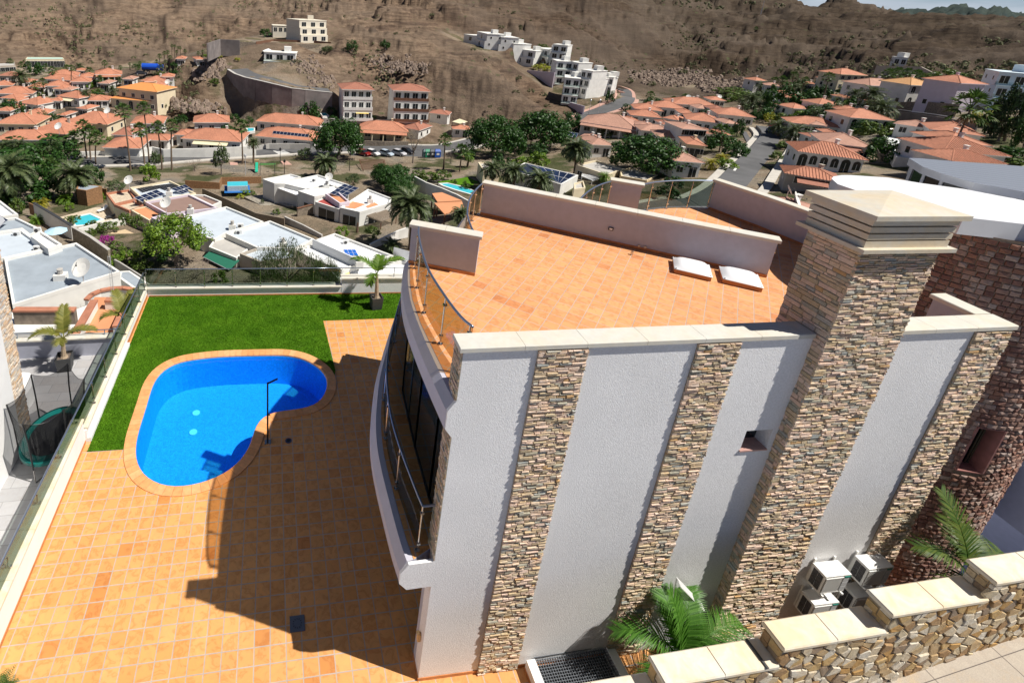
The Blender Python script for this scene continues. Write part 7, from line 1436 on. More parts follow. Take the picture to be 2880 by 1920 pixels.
for a in [(290, 470, 60, 25, 'limebush'), (350, 470, 50, 22, 'shrub'), (250, 500, 40, 20, 'yellow'), (580, 640, 40, 25, 'shrub'), (1280, 350, 70, 55, 'olive'), (1180, 830, 75, 50, 'limebush'), (1460, 830, 80, 55, 'shrub'), (450, 545, 18, 22, 'olive'), (1500, 1120, 40, 30, 'shrub'), (2200, 370, 40, 30, 'shrub'), (2310, 400, 40, 35, 'shrub')]: tree(zB, *a)
tree(zA, 1180, 720, 60, 60, 'shrub', base=1000); tree(zA, 1290, 740, 60, 60, 'shrub', base=1010); tree(zA, 1390, 830, 60, 50, 'shrub', base=1040); tree(zA, 2035, 150, 78, 110, 'olive', base=300); tree(z0, 1790, 1500, 90, 40, 'bare', base=1568)
for a in [(350, 1330, 300, 60, 'small'), (480, 1360, 120, 60, 'olive')]: tree(z0, *a)
for (x, y, rx, ry, k) in [(1010, 740, 60, 24, 'shrub'), (1970, 750, 50, 26, 'shrub'), (1720, 770, 40, 22, 'scrub'), (1790, 860, 55, 35, 'scrub'), (1610, 600, 40, 25, 'small'), (1600, 665, 38, 18, 'small'), (1480, 680, 36, 20, 'shrub'), (120, 1150, 70, 26, 'shrub'), (160, 1010, 65, 70, 'small'), (100, 960, 60, 40, 'small'), (430, 1090, 90, 50, 'olive'), (550, 1090, 40, 40, 'small'), (340, 1110, 50, 30, 'limebush'), (540, 730, 50, 34, 'small'), (720, 780, 50, 36, 'shrub'), (370, 860, 36, 30, 'shrub'), (700, 845, 45, 25, 'small'), (900, 845, 55, 24, 'shrub'), (340, 640, 60, 48, 'small'), (1120, 1270, 90, 26, 'shrub'), (1660, 1100, 60, 40, 'small'), (2110, 1190, 70, 40, 'small'), (2290, 1110, 40, 40, 'small'), (830, 790, 36, 25, 'limebush'), (1000, 1275, 24, 14, 'limebush'), (700, 610, 60, 45, 'bare'), (920, 880, 60, 26, 'small'), (540, 850, 40, 22, 'yellow'), (650, 930, 90, 14, 'shrub'), (250, 560, 30, 12, 'shrub'), (1250, 610, 40, 18, 'small'), (2150, 1080, 50, 30, 'small'), (1350, 1560, 60, 30, 'limebush'), (1440, 1470, 60, 36, 'olive'), (30, 1150, 90, 26, 'shrub'), (1880, 520, 40, 16, 'limebush'), (1990, 525, 50, 16, 'yellow'), (2180, 545, 30, 15, 'yellow')]: tree(z0, x, y, rx, ry, k)
for (x, y, rx, ry, k) in [(540, 1130, 90, 80, 'small'), (640, 1170, 40, 40, 'small'), (480, 1080, 50, 50, 'small'), (860, 1230, 50, 35, 'olive'), (1250, 950, 42, 34, 'small'), (1300, 930, 50, 25, 'small'), (1360, 940, 45, 25, 'small'), (1048, 990, 42, 30, 'small'), (1150, 980, 55, 20, 'shrub'), (1270, 1015, 50, 18, 'small'), (1410, 1035, 50, 18, 'shrub'), (1960, 905, 90, 28, 'shrub'), (2080, 890, 90, 28, 'shrub'), (2020, 845, 130, 26, 'shrub'), (1770, 1055, 48, 40, 'small'), (1850, 1075, 40, 20, 'limebush'), (1310, 1085, 50, 16, 'shrub'), (1070, 1240, 60, 30, 'limebush'), (890, 895, 45, 55, 'small'), (270, 620, 80, 28, 'yellow'), (610, 590, 40, 34, 'yellow'), (1100, 1490, 100, 40, 'limebush'), (960, 1470, 60, 45, 'shrub'), (1930, 1330, 130, 80, 'small'), (2040, 1380, 90, 70, 'small'), (1960, 1520, 90, 45, 'limebush'), (2060, 1180, 40, 70, 'small'), (2130, 1110, 60, 30, 'small'), (2220, 1000, 80, 50, 'olive'), (2290, 1060, 70, 50, 'small'), (2260, 920, 80, 60, 'olive'), (1720, 880, 70, 30, 'bare'), (1130, 665, 20, 16, 'scrub'), (270, 440, 60, 30, 'shrub'), (60, 260, 45, 40, 'scrub'), (1870, 905, 50, 18, 'shrub'), (330, 490, 40, 25, 'shrub'), (100, 1500, 120, 50, 'limebush'), (240, 1480, 100, 70, 'limebush'), (220, 1390, 90, 70, 'small'), (20, 1330, 120, 110, 'small')]: tree(z2, x, y, rx, ry, k)
for (x, y, rx, ry, k) in [(80, 920, 110, 110, 'small'), (30, 1020, 60, 60, 'small'), (380, 940, 100, 70, 'small'), (420, 1060, 90, 60, 'small'), (550, 1050, 110, 70, 'olive'), (620, 1110, 90, 45, 'small'), (280, 1080, 60, 40, 'limebush'), (180, 1000, 70, 40, 'shrub'), (830, 960, 80, 50, 'small'), (1040, 1400, 115, 85, 'small'), (950, 1210, 100, 55, 'shrub'), (860, 1180, 80, 50, 'small'), (400, 1200, 60, 40, 'limebush'), (400, 1265, 70, 30, 'shrub'), (180, 1345, 80, 24, 'shrub'), (1020, 1310, 50, 40, 'small'), (1210, 860, 80, 70, 'olive'), (470, 860, 60, 50, 'small'), (700, 860, 60, 40, 'small'), (1510, 740, 60, 35, 'shrub'), (1640, 710, 80, 35, 'shrub'), (280, 790, 50, 45, 'small'), (1960, 1110, 80, 50, 'yellow'), (2010, 1140, 50, 90, 'small'), (2190, 1200, 60, 60, 'limebush'), (2290, 1440, 120, 45, 'small'), (2180, 1490, 130, 28, 'shrub'), (2320, 1280, 60, 130, 'small'), (230, 660, 30, 14, 'scrub'), (290, 660, 30, 20, 'scrub'), (470, 845, 22, 26, 'bloom'), (720, 820, 50, 36, 'small'), (90, 1440, 60, 30, 'shrub'), (230, 1470, 60, 26, 'shrub'), (1220, 1170, 70, 30, 'small'), (560, 1170, 60, 30, 'small'), (760, 1120, 50, 30, 'shrub'), (140, 1100, 70, 40, 'shrub'), (20, 1090, 60, 40, 'yellow')]: tree(z3, x, y, rx, ry, k)
tree(z3, 2110, 1130, 78, 180, 'cypress', base=1300, label='tall dark cypress leaning beside the leaning fan palm'); tree(zD, 1380, 265, 75, 45, 'small', base=330); tree(zD, 1350, 330, 90, 50, 'small', base=380)
for k, (x, y) in enumerate([(1200, 215), (240, 140)]): pass
# larger shrubs on the bare slopes, then the uncountable scrub as one object
sr = random.Random(4); nsc = 0
for (x, y) in [(180, 240), (340, 310), (750, 245), (820, 240), (890, 190), (905, 210), (1175, 262), (1275, 250), (670, 440), (775, 465), (850, 495), (1095, 470), (1250, 430), (1225, 530), (1030, 515), (1345, 505), (690, 340), (745, 378), (1305, 320), (620, 170), (840, 575), (1115, 400), (1130, 240), (1370, 345), (470, 90), (1620, 10), (1980, 440), (2000, 365)]: tree(z0, x, y, 26, 16, 'scrub')
for (x, y) in [(1148, 120), (1278, 128), (1352, 128), (1610, 138), (1285, 310), (1390, 290), (1590, 755), (2195, 285), (2250, 250), (2300, 350), (1640, 915), (1700, 920), (2150, 700), (1990, 455), (400, 570), (2150, 980), (2240, 1000), (370, 560)]: tree(z1, x, y, 28, 20, 'scrub')
for (x, y) in [(165, 835), (285, 870), (318, 975), (120, 975), (35, 845), (60, 720), (1560, 660), (1660, 590), (1740, 540), (2020, 590), (2170, 550), (1080, 740), (1280, 770)]: tree(z2, x, y, 38, 28, 'scrub')
w = M()
def scatter(n, xr, yr_, smin, smax):
    global nsc
    for _ in range(n):
        sx, sy = sr.uniform(*xr), sr.uniform(*yr_); P = gp(sx, sy); h, m_ = base_h([P.x], [P.y])
        if (P-Vector(CC)).length > 2300: continue
        if m_[0] < .55 or mn.noise(P*.02) < -.05: continue
        s = sr.uniform(smin, smax)*(1 if P.y < 400 else 1.6); c = P+Vector((0, 0, s*.25))
        for k in range(16):
            d = Vector((sr.gauss(0, 1), sr.gauss(0, 1), sr.gauss(0, .7)+.3)).normalized(); p = c+d*s*.5; a = d.orthogonal().normalized()*s*.22; b = d.cross(a); w.add([p-a, p-b, p+a, p+b], [(0, 1, 2, 3)])
scatter(900, (0, 1000), (0, 200), .7, 1.7); scatter(700, (1000, 2000), (0, 250), .7, 1.6); scatter(1100, (1900, 2880), (0, 260), .9, 2.2); scatter(260, (900, 1650), (130, 330), .5, 1.3); scatter(160, (430, 640), (160, 320), .5, 1.3)
w.done('scrub', [scrub_leaf], kind='stuff', label='low dry scrub dotting the brown slopes', cat='scrub')
# loose boulders of the rock fields
w = M()
def rocks(n, pts, smin, smax):
    for _ in range(n):
        sx, sy = sr.choice(pts); P = gp(sx+sr.uniform(-38, 38), sy+sr.uniform(-16, 16)); s = sr.uniform(smin, smax); R3 = [Vector((sr.uniform(.6, 1.1)*math.cos(k*1.047), sr.uniform(.6, 1.1)*math.sin(k*1.047), sr.uniform(-.4, .1)))*s for k in range(6)]; T3 = [v*.6+Vector((0, 0, s*sr.uniform(.5, .9))) for v in R3]
        w.add([P+v for v in R3]+[P+v for v in T3], [(k, (k+1) % 6, 6+(k+1) % 6, 6+k) for k in range(6)]+[(6, 7, 8, 9, 10, 11)])
rocks(900, [z2(x, y) for x, y in ((1200, 700), (1300, 730), (1400, 720), (1500, 750), (1600, 730), (1700, 700), (1800, 760), (1850, 800), (2050, 780), (1500, 690))], .5, 1.7); rocks(500, [z1(x, y) for x, y in ((1150, 560), (1250, 620), (1350, 600), (1450, 640), (1500, 560), (500, 640), (600, 760), (450, 560))], .3, 1.1); rocks(260, [z0(x, y) for x, y in ((1950, 600), (2000, 640), (1900, 700), (1800, 980), (1950, 1000), (1700, 960))], .4, 1.3)
w.done('boulders', [simple('boulder_rock', (.24, .18, .14), .95, .4, .5, .6, 2)], kind='stuff', label='tumbled grey brown boulders on the slopes', cat='boulders')
# ================================================================ small things
def dish(P, r, az, label, leaning=.7, mat=None, ph=1.0):
    P = Vector(P); e = E('satellite_dish', P, label, 'satellite dish'); c = P+Vector((0, 0, ph+r*.7)); d = Vector((math.cos(az)*math.cos(leaning), math.sin(az)*math.cos(leaning), math.sin(leaning))); a = d.orthogonal().normalized(); b = d.cross(a)
    w = M(); w.tube([P-Vector((0, 0, .3)), (P.x, P.y, c.z-r*.2)], .05, 6); w.done('mast', alu, e)
    w = M(); n = 20; rings = [(0, 0), (.5, .05), (1, .2)]; vs = [c-d*.0]
    for rr_, dz in rings[1:]: vs += [c+(a*math.cos(2*math.pi*k/n)+b*math.sin(2*math.pi*k/n))*r*rr_+d*r*dz for k in range(n)]
    w.add(vs, [(0, 1+k, 1+(k+1) % n) for k in range(n)]+[(1+k, 1+n+k, 1+n+(k+1) % n, 1+(k+1) % n) for k in range(n)]); w.add([v-d*.02 for v in vs], [(1+n+k, 1+n+(k+1) % n, 1+(k+1) % n, 1+k) for k in range(n)]); w.done('reflector', mat or wall_w, e)
    w = M(); f_ = c+d*r*.9; w.tube([c-b*r, f_], .02, 4); w.obox(f_, (.06, 0, 0), (0, .06, 0), (0, 0, .06)); w.done('feed_arm', charcoal, e)
for zf, x, y, z, r, lb in [(zA, 770, 1290, -15.9, 1.0, 'large white dish with rusty patch on the weathered blue grey roof'), (zA, 1530, 650, -17.4, .85, 'white dish at the corner of the brown sheet roof'), (zA, 1190, 432, -17.3, .75, 'white dish at the edge of the pool heating roof'), (z0, 545, 1225, -19.5, .9, 'white dish on the broad grey beige house roof'), (z0, 992, 1075, -19.5, .9, 'white dish behind the cream hipped house'), (z0, 1543, 800, -17, .9, 'big white dish beside the bright orange villa roof'), (zB, 1060, 395, -17.2, .7, 'white dish standing behind the pool house chimney'), (z2, 1612, 935, -17.5, 1.0, 'white dish on the long orange roof near the rock field'), (z2, 1898, 925, -16.5, .8, 'smaller white dish near the clipped hedge'), (z3, 2115, 1300, -9.5, .9, 'slim white dish beside the cypress')]:
    dish(pz(*zf(x, y), z), r, -2.0, lb)
dish((0, 0, 0), .1, 0, 'x') if False else None
k_ = pz(2230, 590, -10.2); dish(k_, 1.25, -.9, 'huge tilted dish on the pink roof beyond the deck', .5, ph=.4); k_ = pz(2212, 555, -10.0); dish(k_, .7, -.6, 'smaller tilted dish behind the huge one on the pink roof', .5, ph=.6)
def roofunit(zf, x, y, z, label, s=1.0, kind='chimney'):
    P = Vector(pz(*zf(x, y), z)); e = E('roof_chimney' if kind == 'chimney' else 'air_conditioner', P, label, 'chimney' if kind == 'chimney' else 'air conditioner'); w = M()
    if kind == 'chimney':
        w.box((P.x-.45*s, P.y-.35*s, P.z-.3), (P.x+.45*s, P.y+.35*s, P.z+.55)); w.done('block', wall_w, e); w = M()
        for q in range(4): w.disc(P, .22*s+.02*(q % 2), P.z+.56+q*.14, P.z+.67+q*.14, 10)
        w.done('cowl', concrete_m, e)
    else:
        w.box((P.x-.4, P.y-.16, P.z-.25), (P.x+.4, P.y+.16, P.z+.45)); w.done('casing', ac_w, e); w = M(); w.tube([(P.x-.1, P.y-.17, P.z+.12), (P.x-.1, P.y-.19, P.z+.12)], .22, 12); w.done('fan_grille', ac_g, e)
for a in [(zA, 560, 1250, -16.0, 'white chimney block with clay cowl on the weathered blue grey roof', 1.3), (zA, 1750, 640, -17.5, 'white chimney with round cowl on the brown roof'), (zA, 2135, 790, -17.3, 'white chimney on the wide pale blue roof'), (zB, 640, 955, -17.0, 'white chimney with cowl on the stepped pale blue roof'), (zB, 1040, 415, -17.6, 'cream chimney with cowl on the pool house'), (zB, 1440, 550, -17.8, 'terracotta based chimney on the orange patched roof'), (zB, 1340, 1130, -17.0, 'stubby chimney by the clay pots on the white terrace'), (zA, 1555, 480, -17.3, 'cream chimney between the solar panels')]: roofunit(*a)
for a in [(zA, 155, 850, -16.0, 'air conditioner at the far edge of the pale blue roof'), (zA, 345, 985, -16.0, 'air conditioner near the seam of the two blue roofs'), (zA, 345, 815, -16.2, 'dark fronted air conditioner on the grey blue lower roof'), (zB, 235, 835, -17.1, 'air conditioner at the corner of the stepped roof'), (zB, 925, 355, -17.6, 'air conditioner on the middle pool house roof'), (zB, 1220, 925, -17.2, 'air conditioner on the white roof by the blue solar heater'), (zB, 250, 775, -17.3, 'air conditioner turned sideways on the pale blue roof')]: roofunit(*a, kind='ac')
def panels(zf, quad, z, label, nx, ny, lift=(.1, .9), mat=None, name='solar_panel_array', frame=None, cat='solar panel'):
    """quad in the photo: near left, near right, far right, far left; raised from lift[0] in front to lift[1] behind"""
    Q = [Vector(pz(*zf(*q), z+l)) for q, l in zip(quad, (lift[0], lift[0], lift[1], lift[1]))]; c = sum(Q, Vector())/4; e = E(name, (c.x, c.y, z), label, cat)
    n = (Q[1]-Q[0]).cross(Q[3]-Q[0]).normalized(); n = n if n.z > 0 else -n; f = lambda s, t: (Q[0].lerp(Q[1], s)).lerp(Q[3].lerp(Q[2], s), t)
    w = M(); w.hexa([q-n*.06 for q in Q], [q for q in Q]); w.done('frame', frame or alu, e)
    for i in range(nx):
        for j in range(ny):
            w = M(); g0, g1 = .02/1, .02; s0, s1, t0, t1 = (i+.05)/nx, (i+.95)/nx, (j+.04)/ny, (j+.96)/ny; w.add([f(s0, t0)+n*.012, f(s1, t0)+n*.012, f(s1, t1)+n*.012, f(s0, t1)+n*.012], [(0, 1, 2, 3)]); w.done('panel', mat or solar, e)
    w = M()
    for q in Q: w.tube([q-n*.06, (q.x, q.y, z-.05)], .03, 4)
    w.done('leg', alu, e)
panels(zA, [(1310, 552), (1520, 478), (1440, 435), (1230, 510)], -17.7, 'tilted two row solar panel array at the front of the pool heating roof', 4, 2); panels(zA, [(1680, 475), (1780, 440), (1700, 388), (1570, 428)], -17.7, 'tilted solar panel array at the right corner of the pool heating roof', 4, 2)
panels(zA, [(1310, 465), (1500, 420), (1390, 400), (1250, 425)], -17.68, 'black pool heating mat on the left half of the cream edged roof', 6, 1, (.05, .06), black, cat='pool heater'); panels(zA, [(1520, 445), (1640, 410), (1560, 380), (1400, 400)], -17.68, 'black pool heating mat on the right half of the cream edged roof', 6, 1, (.05, .06), black, cat='pool heater')
panels(zB, [(1195, 512), (1338, 420), (1205, 382), (1068, 468)], -17.8, 'twelve module solar panel array on the pool house', 4, 3, (.1, .9)); panels(zB, [(1215, 1040), (1335, 1042), (1305, 985), (1195, 985)], -17.3, 'bright blue solar water heater on the white flat roof', 3, 2, (.1, .6), simple('solar_blue', (.01, .12, .50), .2, .1))
panels(z1, [(150, 1228), (480, 1262), (490, 1235), (160, 1202)], -21.3, 'row of dark solar panels lying on the orange roof above the street', 10, 1, (.5, 1.1)); panels(z3, [(1095, 1212), (1480, 1250), (1485, 1215), (1100, 1180)], -9.6, 'long blue solar panel row on the white terraced roof', 8, 1, (.1, .8)); panels(z3, [(1540, 1245), (1830, 1280), (1835, 1235), (1545, 1205)], -9.0, 'second blue solar panel row before the ribbed orange roof', 6, 2, (.1, 1.0)); panels(z2, [(480, 1240), (590, 1270), (610, 1225), (520, 1212)], -19, 'two dark solar panels beside the restaurant pavilion', 3, 1, (.1, .4)); panels(zA, [(0, 770), (75, 715), (-10, 665), (-120, 700)], -16.0, 'blue solar panels cut off by the left edge above the white roof', 4, 2)
panels(zC, [(1480, 345), (1560, 380), (1700, 300), (1260, 205)], -15.95, 'black solar sheets covering the tilted roof behind the date palms', 6, 2, (.1, .2))
# orange patches on the pool house roof, sun mats, awnings
for poly, nm in (([(1205, 600), (1275, 542), (1400, 570), (1300, 612)], 'roof_patch'), ([(1395, 590), (1480, 552), (1520, 575), (1420, 605)], 'roof_patch')):
    P = [pz(*zB(*q), -17.98) for q in poly]; w = M(); w.poly(P); orient(w); o = w.done(nm, roof_or, g4[0])
for poly, lb in (([(1085, 1170), (1160, 1098), (1195, 1105), (1120, 1178)], 'left yellow sun mat on the white terrace'), ([(1190, 1200), (1260, 1140), (1300, 1150), (1225, 1218)], 'right yellow sun mat on the white terrace')):
    P = [pz(*zB(*q), -17.9) for q in poly]; w = M(); w.prism([tuple(p[:2]) for p in P], -18.05, -17.9); w.done('sun_mat', yell, label=lb, cat='sun mat')
aw = E('awning', pz(*zB(110, 1050), -18.2), 'long dark green awning under the grey concrete roof', 'awning'); a, b = Vector(pz(*zB(0, 970), -17.9)), Vector(pz(*zB(240, 1085), -17.9)); d = Vector((-(b-a).y, (b-a).x, 0)).normalized(); d = d if d.dot(Vector(CC)-a) > 0 else -d
w = M(); a2, b2 = a+d*1.6-Vector((0, 0, .7)), b+d*1.6-Vector((0, 0, .7)); w.hexa([a-Vector((0, 0, .05)), b-Vector((0, 0, .05)), b2-Vector((0, 0, .05)), a2-Vector((0, 0, .05))], [a, b, b2, a2]); w.done('canvas', teal_c, aw); w = M(); w.tube([a2, b2], .04, 6); w.done('front_bar', alu, aw)
par = E('parasol', pz(*zA(515, 870), -18.5), 'light blue garden parasol beside the blank white roof block', 'parasol'); P = Vector(pz(*zA(515, 815), -16.6)); w = M(); n = 8; q = [(P.x+1.35*math.cos(k*math.pi/4), P.y+1.35*math.sin(k*math.pi/4), P.z) for k in range(n)]; w.add(q+[(P.x, P.y, P.z+.5)], [(k, (k+1) % n, n) for k in range(n)]); w.done('canopy', simple('light_blue_canvas', (.42, .62, .75), .8, .05), par); w = M(); w.tube([(P.x, P.y, -19.2), (P.x, P.y, P.z+.45)], .03, 6); w.done('pole', alu, par)
par = E('parasol', pz(*zB(1318, 890), -21), 'closed brown parasol standing by the narrow pool', 'parasol'); P = Vector(pz(*zB(1318, 890), -21)); w = M(); w.tube([P+Vector((0, 0, .9)), P+Vector((0, 0, 1.3)), P+Vector((0, 0, 2.6)), P+Vector((0, 0, 2.8))], [.16, .2, .12, .02], 8); w.done('canopy', simple('brown_canvas', (.16, .10, .07), .9, .1), par); w = M(); w.tube([P, P+Vector((0, 0, 1.0))], .03, 6); w.done('pole', alu, par)
par = E('parasol', pz(*z1(112, 470), -14), 'white square parasol on the roof terrace of the modern villa', 'parasol'); P = Vector(pz(*z1(112, 455), -6.2)); w = M(); w.add([P+Vector(v) for v in ((-2, -2, -.6), (2, -2, -.6), (2, 2, -.6), (-2, 2, -.6), (0, 0, .3))], [(0, 1, 4), (1, 2, 4), (2, 3, 4), (3, 0, 4)]); w.done('canopy', white, par); w = M(); w.tube([P, P-Vector((0, 0, 2.6))], .05, 6); w.done('pole', alu, par)
def lounger(zf, x, y, z, az, label, m_=white):
    P = Vector(pz(*zf(x, y), z)); e = E('sun_lounger', P, label, 'sun lounger', 'sun loungers in the gardens'); u = Vector((math.cos(az), math.sin(az), 0)); v = Vector((-u.y, u.x, 0)); w = M(); w.obox(P+Vector((0, 0, .33)), u*.6, v*.3, (0, 0, .04)); w.done('seat', m_, e)
    w = M(); b = P+u*.6+Vector((0, 0, .35)); t = b+u*.5+Vector((0, 0, .42)); w.hexa([b-v*.3, b+v*.3, t+v*.3, t-v*.3], [p+Vector((-.04, 0, .05)) for p in (b-v*.3, b+v*.3, t+v*.3, t-v*.3)]); w.done('backrest', m_, e)
    for s in (-1, 1):
        for r_ in (-.5, .5): w = M(); q = P+u*r_+v*s*.25; w.tube([q, q+Vector((0, 0, .3))], .03, 5); w.done('leg', alu, e)
lounger(zB, 635, 530, -21, .6, 'white lounger nearer the pool house corner'); lounger(zB, 690, 520, -21, .7, 'white lounger deeper under the patio roof'); lounger(zA, 930, 640, -20.3, .9, 'grey lounger at the patio pool'); lounger(zA, 1010, 700, -20.3, .5, 'dark lounger in the shade of the gravel porch', charcoal)
# cars
carm = {}
def car(zf, x, y, z, az, col, label, van=False):
    if z is None: P = gp(*zf(x, y)); P.z += .26
    else: P = Vector(pz(*zf(x, y), z))
    if col not in carm: carm[col] = simple('car_paint_%d' % len(carm), col, .25, 0)
    e = E('parked_car', P, label, 'car', 'cars parked in the village'); c_, s_ = math.cos(az), math.sin(az)
    T_ = lambda p: (P.x+p[0]*c_-p[1]*s_, P.y+p[0]*s_+p[1]*c_, P.z+p[2])
    def loft(secs, nm, m_, par=e):
        w = M(); n = len(secs[0]); vs = [T_(p) for s in secs for p in s]; w.add(vs, [(i*n+k, i*n+(k+1) % n, (i+1)*n+(k+1) % n, (i+1)*n+k) for i in range(len(secs)-1) for k in range(n)]+[tuple(range(n))[::-1], tuple((len(secs)-1)*n+k for k in range(n))]); return w.done(nm, m_, par, smooth=False)
    h2 = 1.45 if not van else 1.8
    sec = lambda x_, zb, zt, wd: [(x_, -wd, zb), (x_, wd, zb), (x_, wd*1.02, (zb+zt)/2), (x_, wd*.92, zt), (x_, -wd*.92, zt), (x_, -wd*1.02, (zb+zt)/2)]
    loft([sec(-2.1, .45, .7, .75), sec(-1.95, .28, .88, .84), sec(-1.0, .25, .95, .87), sec(.9, .25, .95, .87), sec(1.9, .28, .80, .82), sec(2.1, .42, .62, .70)], 'body', carm[col])
    cab = lambda x_, zt, wd: [(x_, -wd, .93), (x_, wd, .93), (x_, wd*.82, zt), (x_, -wd*.82, zt)]
    loft([cab(-1.75, 1.0, .78), cab(-1.35, h2-.07, .80), cab(.1, h2-.05, .82), cab(1.05, .98, .78)], 'windows', dark_win); w = M(); w.add([T_(p) for p in ((-1.35, -.64, h2-.05), (-1.35, .64, h2-.05), (.15, .66, h2-.03), (.15, -.66, h2-.03), (-1.3, -.6, h2), (-1.3, .6, h2), (.05, .6, h2), (.05, -.6, h2))], [(4, 5, 6, 7), (0, 1, 5, 4), (1, 2, 6, 5), (2, 3, 7, 6), (3, 0, 4, 7)]); w.done('roof', carm[col], e)
    for sx__ in (-1.3, 1.3):
        for sy__ in (-.85, .85): w = M(); w.tube([T_((sx__, sy__-.1, .32)), T_((sx__, sy__+.06*(1 if sy__ > 0 else 1), .32))], .32, 14); wh = w.done('wheel', black, e); w = M(); k = .075 if sy__ > 0 else -.115; w.tube([T_((sx__, sy__+k-.01, .32)), T_((sx__, sy__+k+.01, .32))], .18, 10); w.done('rim', alu, wh)
    for sy__ in (-.6, .6): w = M(); w.obox(T_((2.02, sy__, .62)), (.06*c_, .06*s_, 0), (-.13*s_, .13*c_, 0), (0, 0, .06)); w.done('headlight', wall_w, e); w = M(); w.obox(T_((-2.03, sy__, .72)), (.04*c_, .04*s_, 0), (-.12*s_, .12*c_, 0), (0, 0, .07)); w.done('tail_light', simple('tail_red', (.4, .01, .01), .3, 0) if 'tail_red' not in MATS else MATS['tail_red'], e)
for x, y, c_, lb in [(985, 1432, (.22, .015, .01), 'dark red parked car at the shaded end of the row'), (1070, 1432, (.7, .7, .7), 'white small parked car next to the red one'), (1195, 1436, (.42, .50, .58), 'light blue silver estate car in the middle of the row'), (1312, 1432, (.5, .5, .52), 'silver people carrier second from the bare tree'), (1385, 1418, (.02, .02, .025), 'black car with white roof tucked behind the bare tree')]: car(z1, x, y, None, -.9, c_, lb)
car(z1, 560, 826, -16.75, -.35, (.55, .57, .6), 'silver car on the hill road above the retaining wall'); car(z3, 60, 1200, None, 1.2, (.25, .01, .03), 'maroon car parked where the steep street widens'); car(z3, 40, 1225, None, .3, (.02, .08, .15), 'dark teal car in the shade of the street palm'); car(z0, 1300, 695, None, .2, (.03, .03, .035), 'dark car near the pale parking ground')
tk = E('tank_truck', gp(*z0(1395, 662)), 'bright blue tank truck standing on the pale parking ground', 'truck'); P = tk.location.copy(); P.z += .1; bl = simple('truck_blue', (.01, .08, .50), .4, 0)
w = M(); w.tube([P+Vector((-3.2, 0, 1.7)), P+Vector((2.2, 0, 1.7))], 1.25, 14); w.done('tank', bl, tk); w = M(); w.box((P.x+2.4, P.y-1.1, P.z+.5), (P.x+4.0, P.y+1.1, P.z+2.5)); w.done('cab', bl, tk); w = M(); w.box((P.x-3.2, P.y-1.0, P.z+.5), (P.x+2.4, P.y+1.0, P.z+.75)); w.done('chassis', black, tk)
for dx in (-2.4, -1.2, 3.2): w = M(); w.tube([P+Vector((dx, -1.15, .5)), P+Vector((dx, -.85, .5))], .5, 12); w.done('wheel', black, tk)
# recycling bins
for i, (x, col, lb) in enumerate([(1555, (.04, .09, .10), 'dark grey green container farthest from the blue one'), (1575, (.01, .20, .11), 'green recycling container beside the black lidded one'), (1618, (.03, .035, .05), 'black lidded container between the green and blue ones'), (1662, (.01, .08, .38), 'blue recycling container at the end of the row')]):
    P = gp(*z1(x, 1448)); P.z += .2; e = E('recycling_container', P, lb, 'recycling container', 'recycling containers beside the street'); m_ = simple('bin_%d' % i, col, .5, .05); w = M(); w.prism([(P.x-.75, P.y-.6), (P.x+.75, P.y-.6), (P.x+.75, P.y+.6), (P.x-.75, P.y+.6)], P.z, P.z+1.5); w.done('bin', m_, e)
    w = M(); w.add([(P.x+a, P.y+b, P.z+c) for a, b, c in ((-.8, -.65, 1.5), (.8, -.65, 1.5), (.8, .65, 1.5), (-.8, .65, 1.5), (-.6, -.1, 1.95), (.6, -.1, 1.95), (.6, .3, 1.95), (-.6, .3, 1.95))], [(0, 1, 5, 4), (1, 2, 6, 5), (2, 3, 7, 6), (3, 0, 4, 7), (4, 5, 6, 7)]); w.done('lid', m_, e); w = M(); w.box((P.x-.35, P.y-.62, P.z+.6), (P.x+.35, P.y-.605, P.z+1.1)); w.done('label', wall_w, e)
# playground
e = E('slide', gp(*z1(-60+0, 1600)), 'green plastic slide on the fenced play area', 'slide'); P = gp(*zB(397, 285)); P.z += .2; gsl = simple('slide_green', (.02, .40, .25), .4, 0); w = M(); w.hexa([P+Vector((-.3, 0, 0)), P+Vector((.3, 0, 0)), P+Vector((.3, 2.6, 1.3)), P+Vector((-.3, 2.6, 1.3))], [P+Vector((-.3, 0, .15)), P+Vector((.3, 0, .15)), P+Vector((.3, 2.6, 1.45)), P+Vector((-.3, 2.6, 1.45))]); w.done('chute', gsl, e); w = M(); w.box((P.x-.5, P.y+2.6, P.z), (P.x+.5, P.y+3.4, P.z+1.9)); w.done('tower', simple('play_wood', (.40, .28, .14), .8, .2), e)
e = E('swing', gp(*zB(497, 300)), 'dark A frame swing on the play area', 'swing'); P = gp(*zB(497, 300)); P.z += .2; w = M()
for s in (-1.5, 1.5):
    for q in (-.9, .9): w.tube([P+Vector((s, q, 0)), P+Vector((s, 0, 2.4))], .05, 5)
w.tube([P+Vector((-1.5, 0, 2.4)), P+Vector((1.5, 0, 2.4))], .05, 5); w.done('frame', charcoal, e); w = M(); w.box((P.x-.25, P.y-.1, P.z+.5), (P.x+.25, P.y+.1, P.z+.55)); w.tube([P+Vector((-.25, 0, .5)), P+Vector((-.25, 0, 2.4))], .01, 3); w.tube([P+Vector((.25, 0, .5)), P+Vector((.25, 0, 2.4))], .01, 3); w.done('seat', black, e)
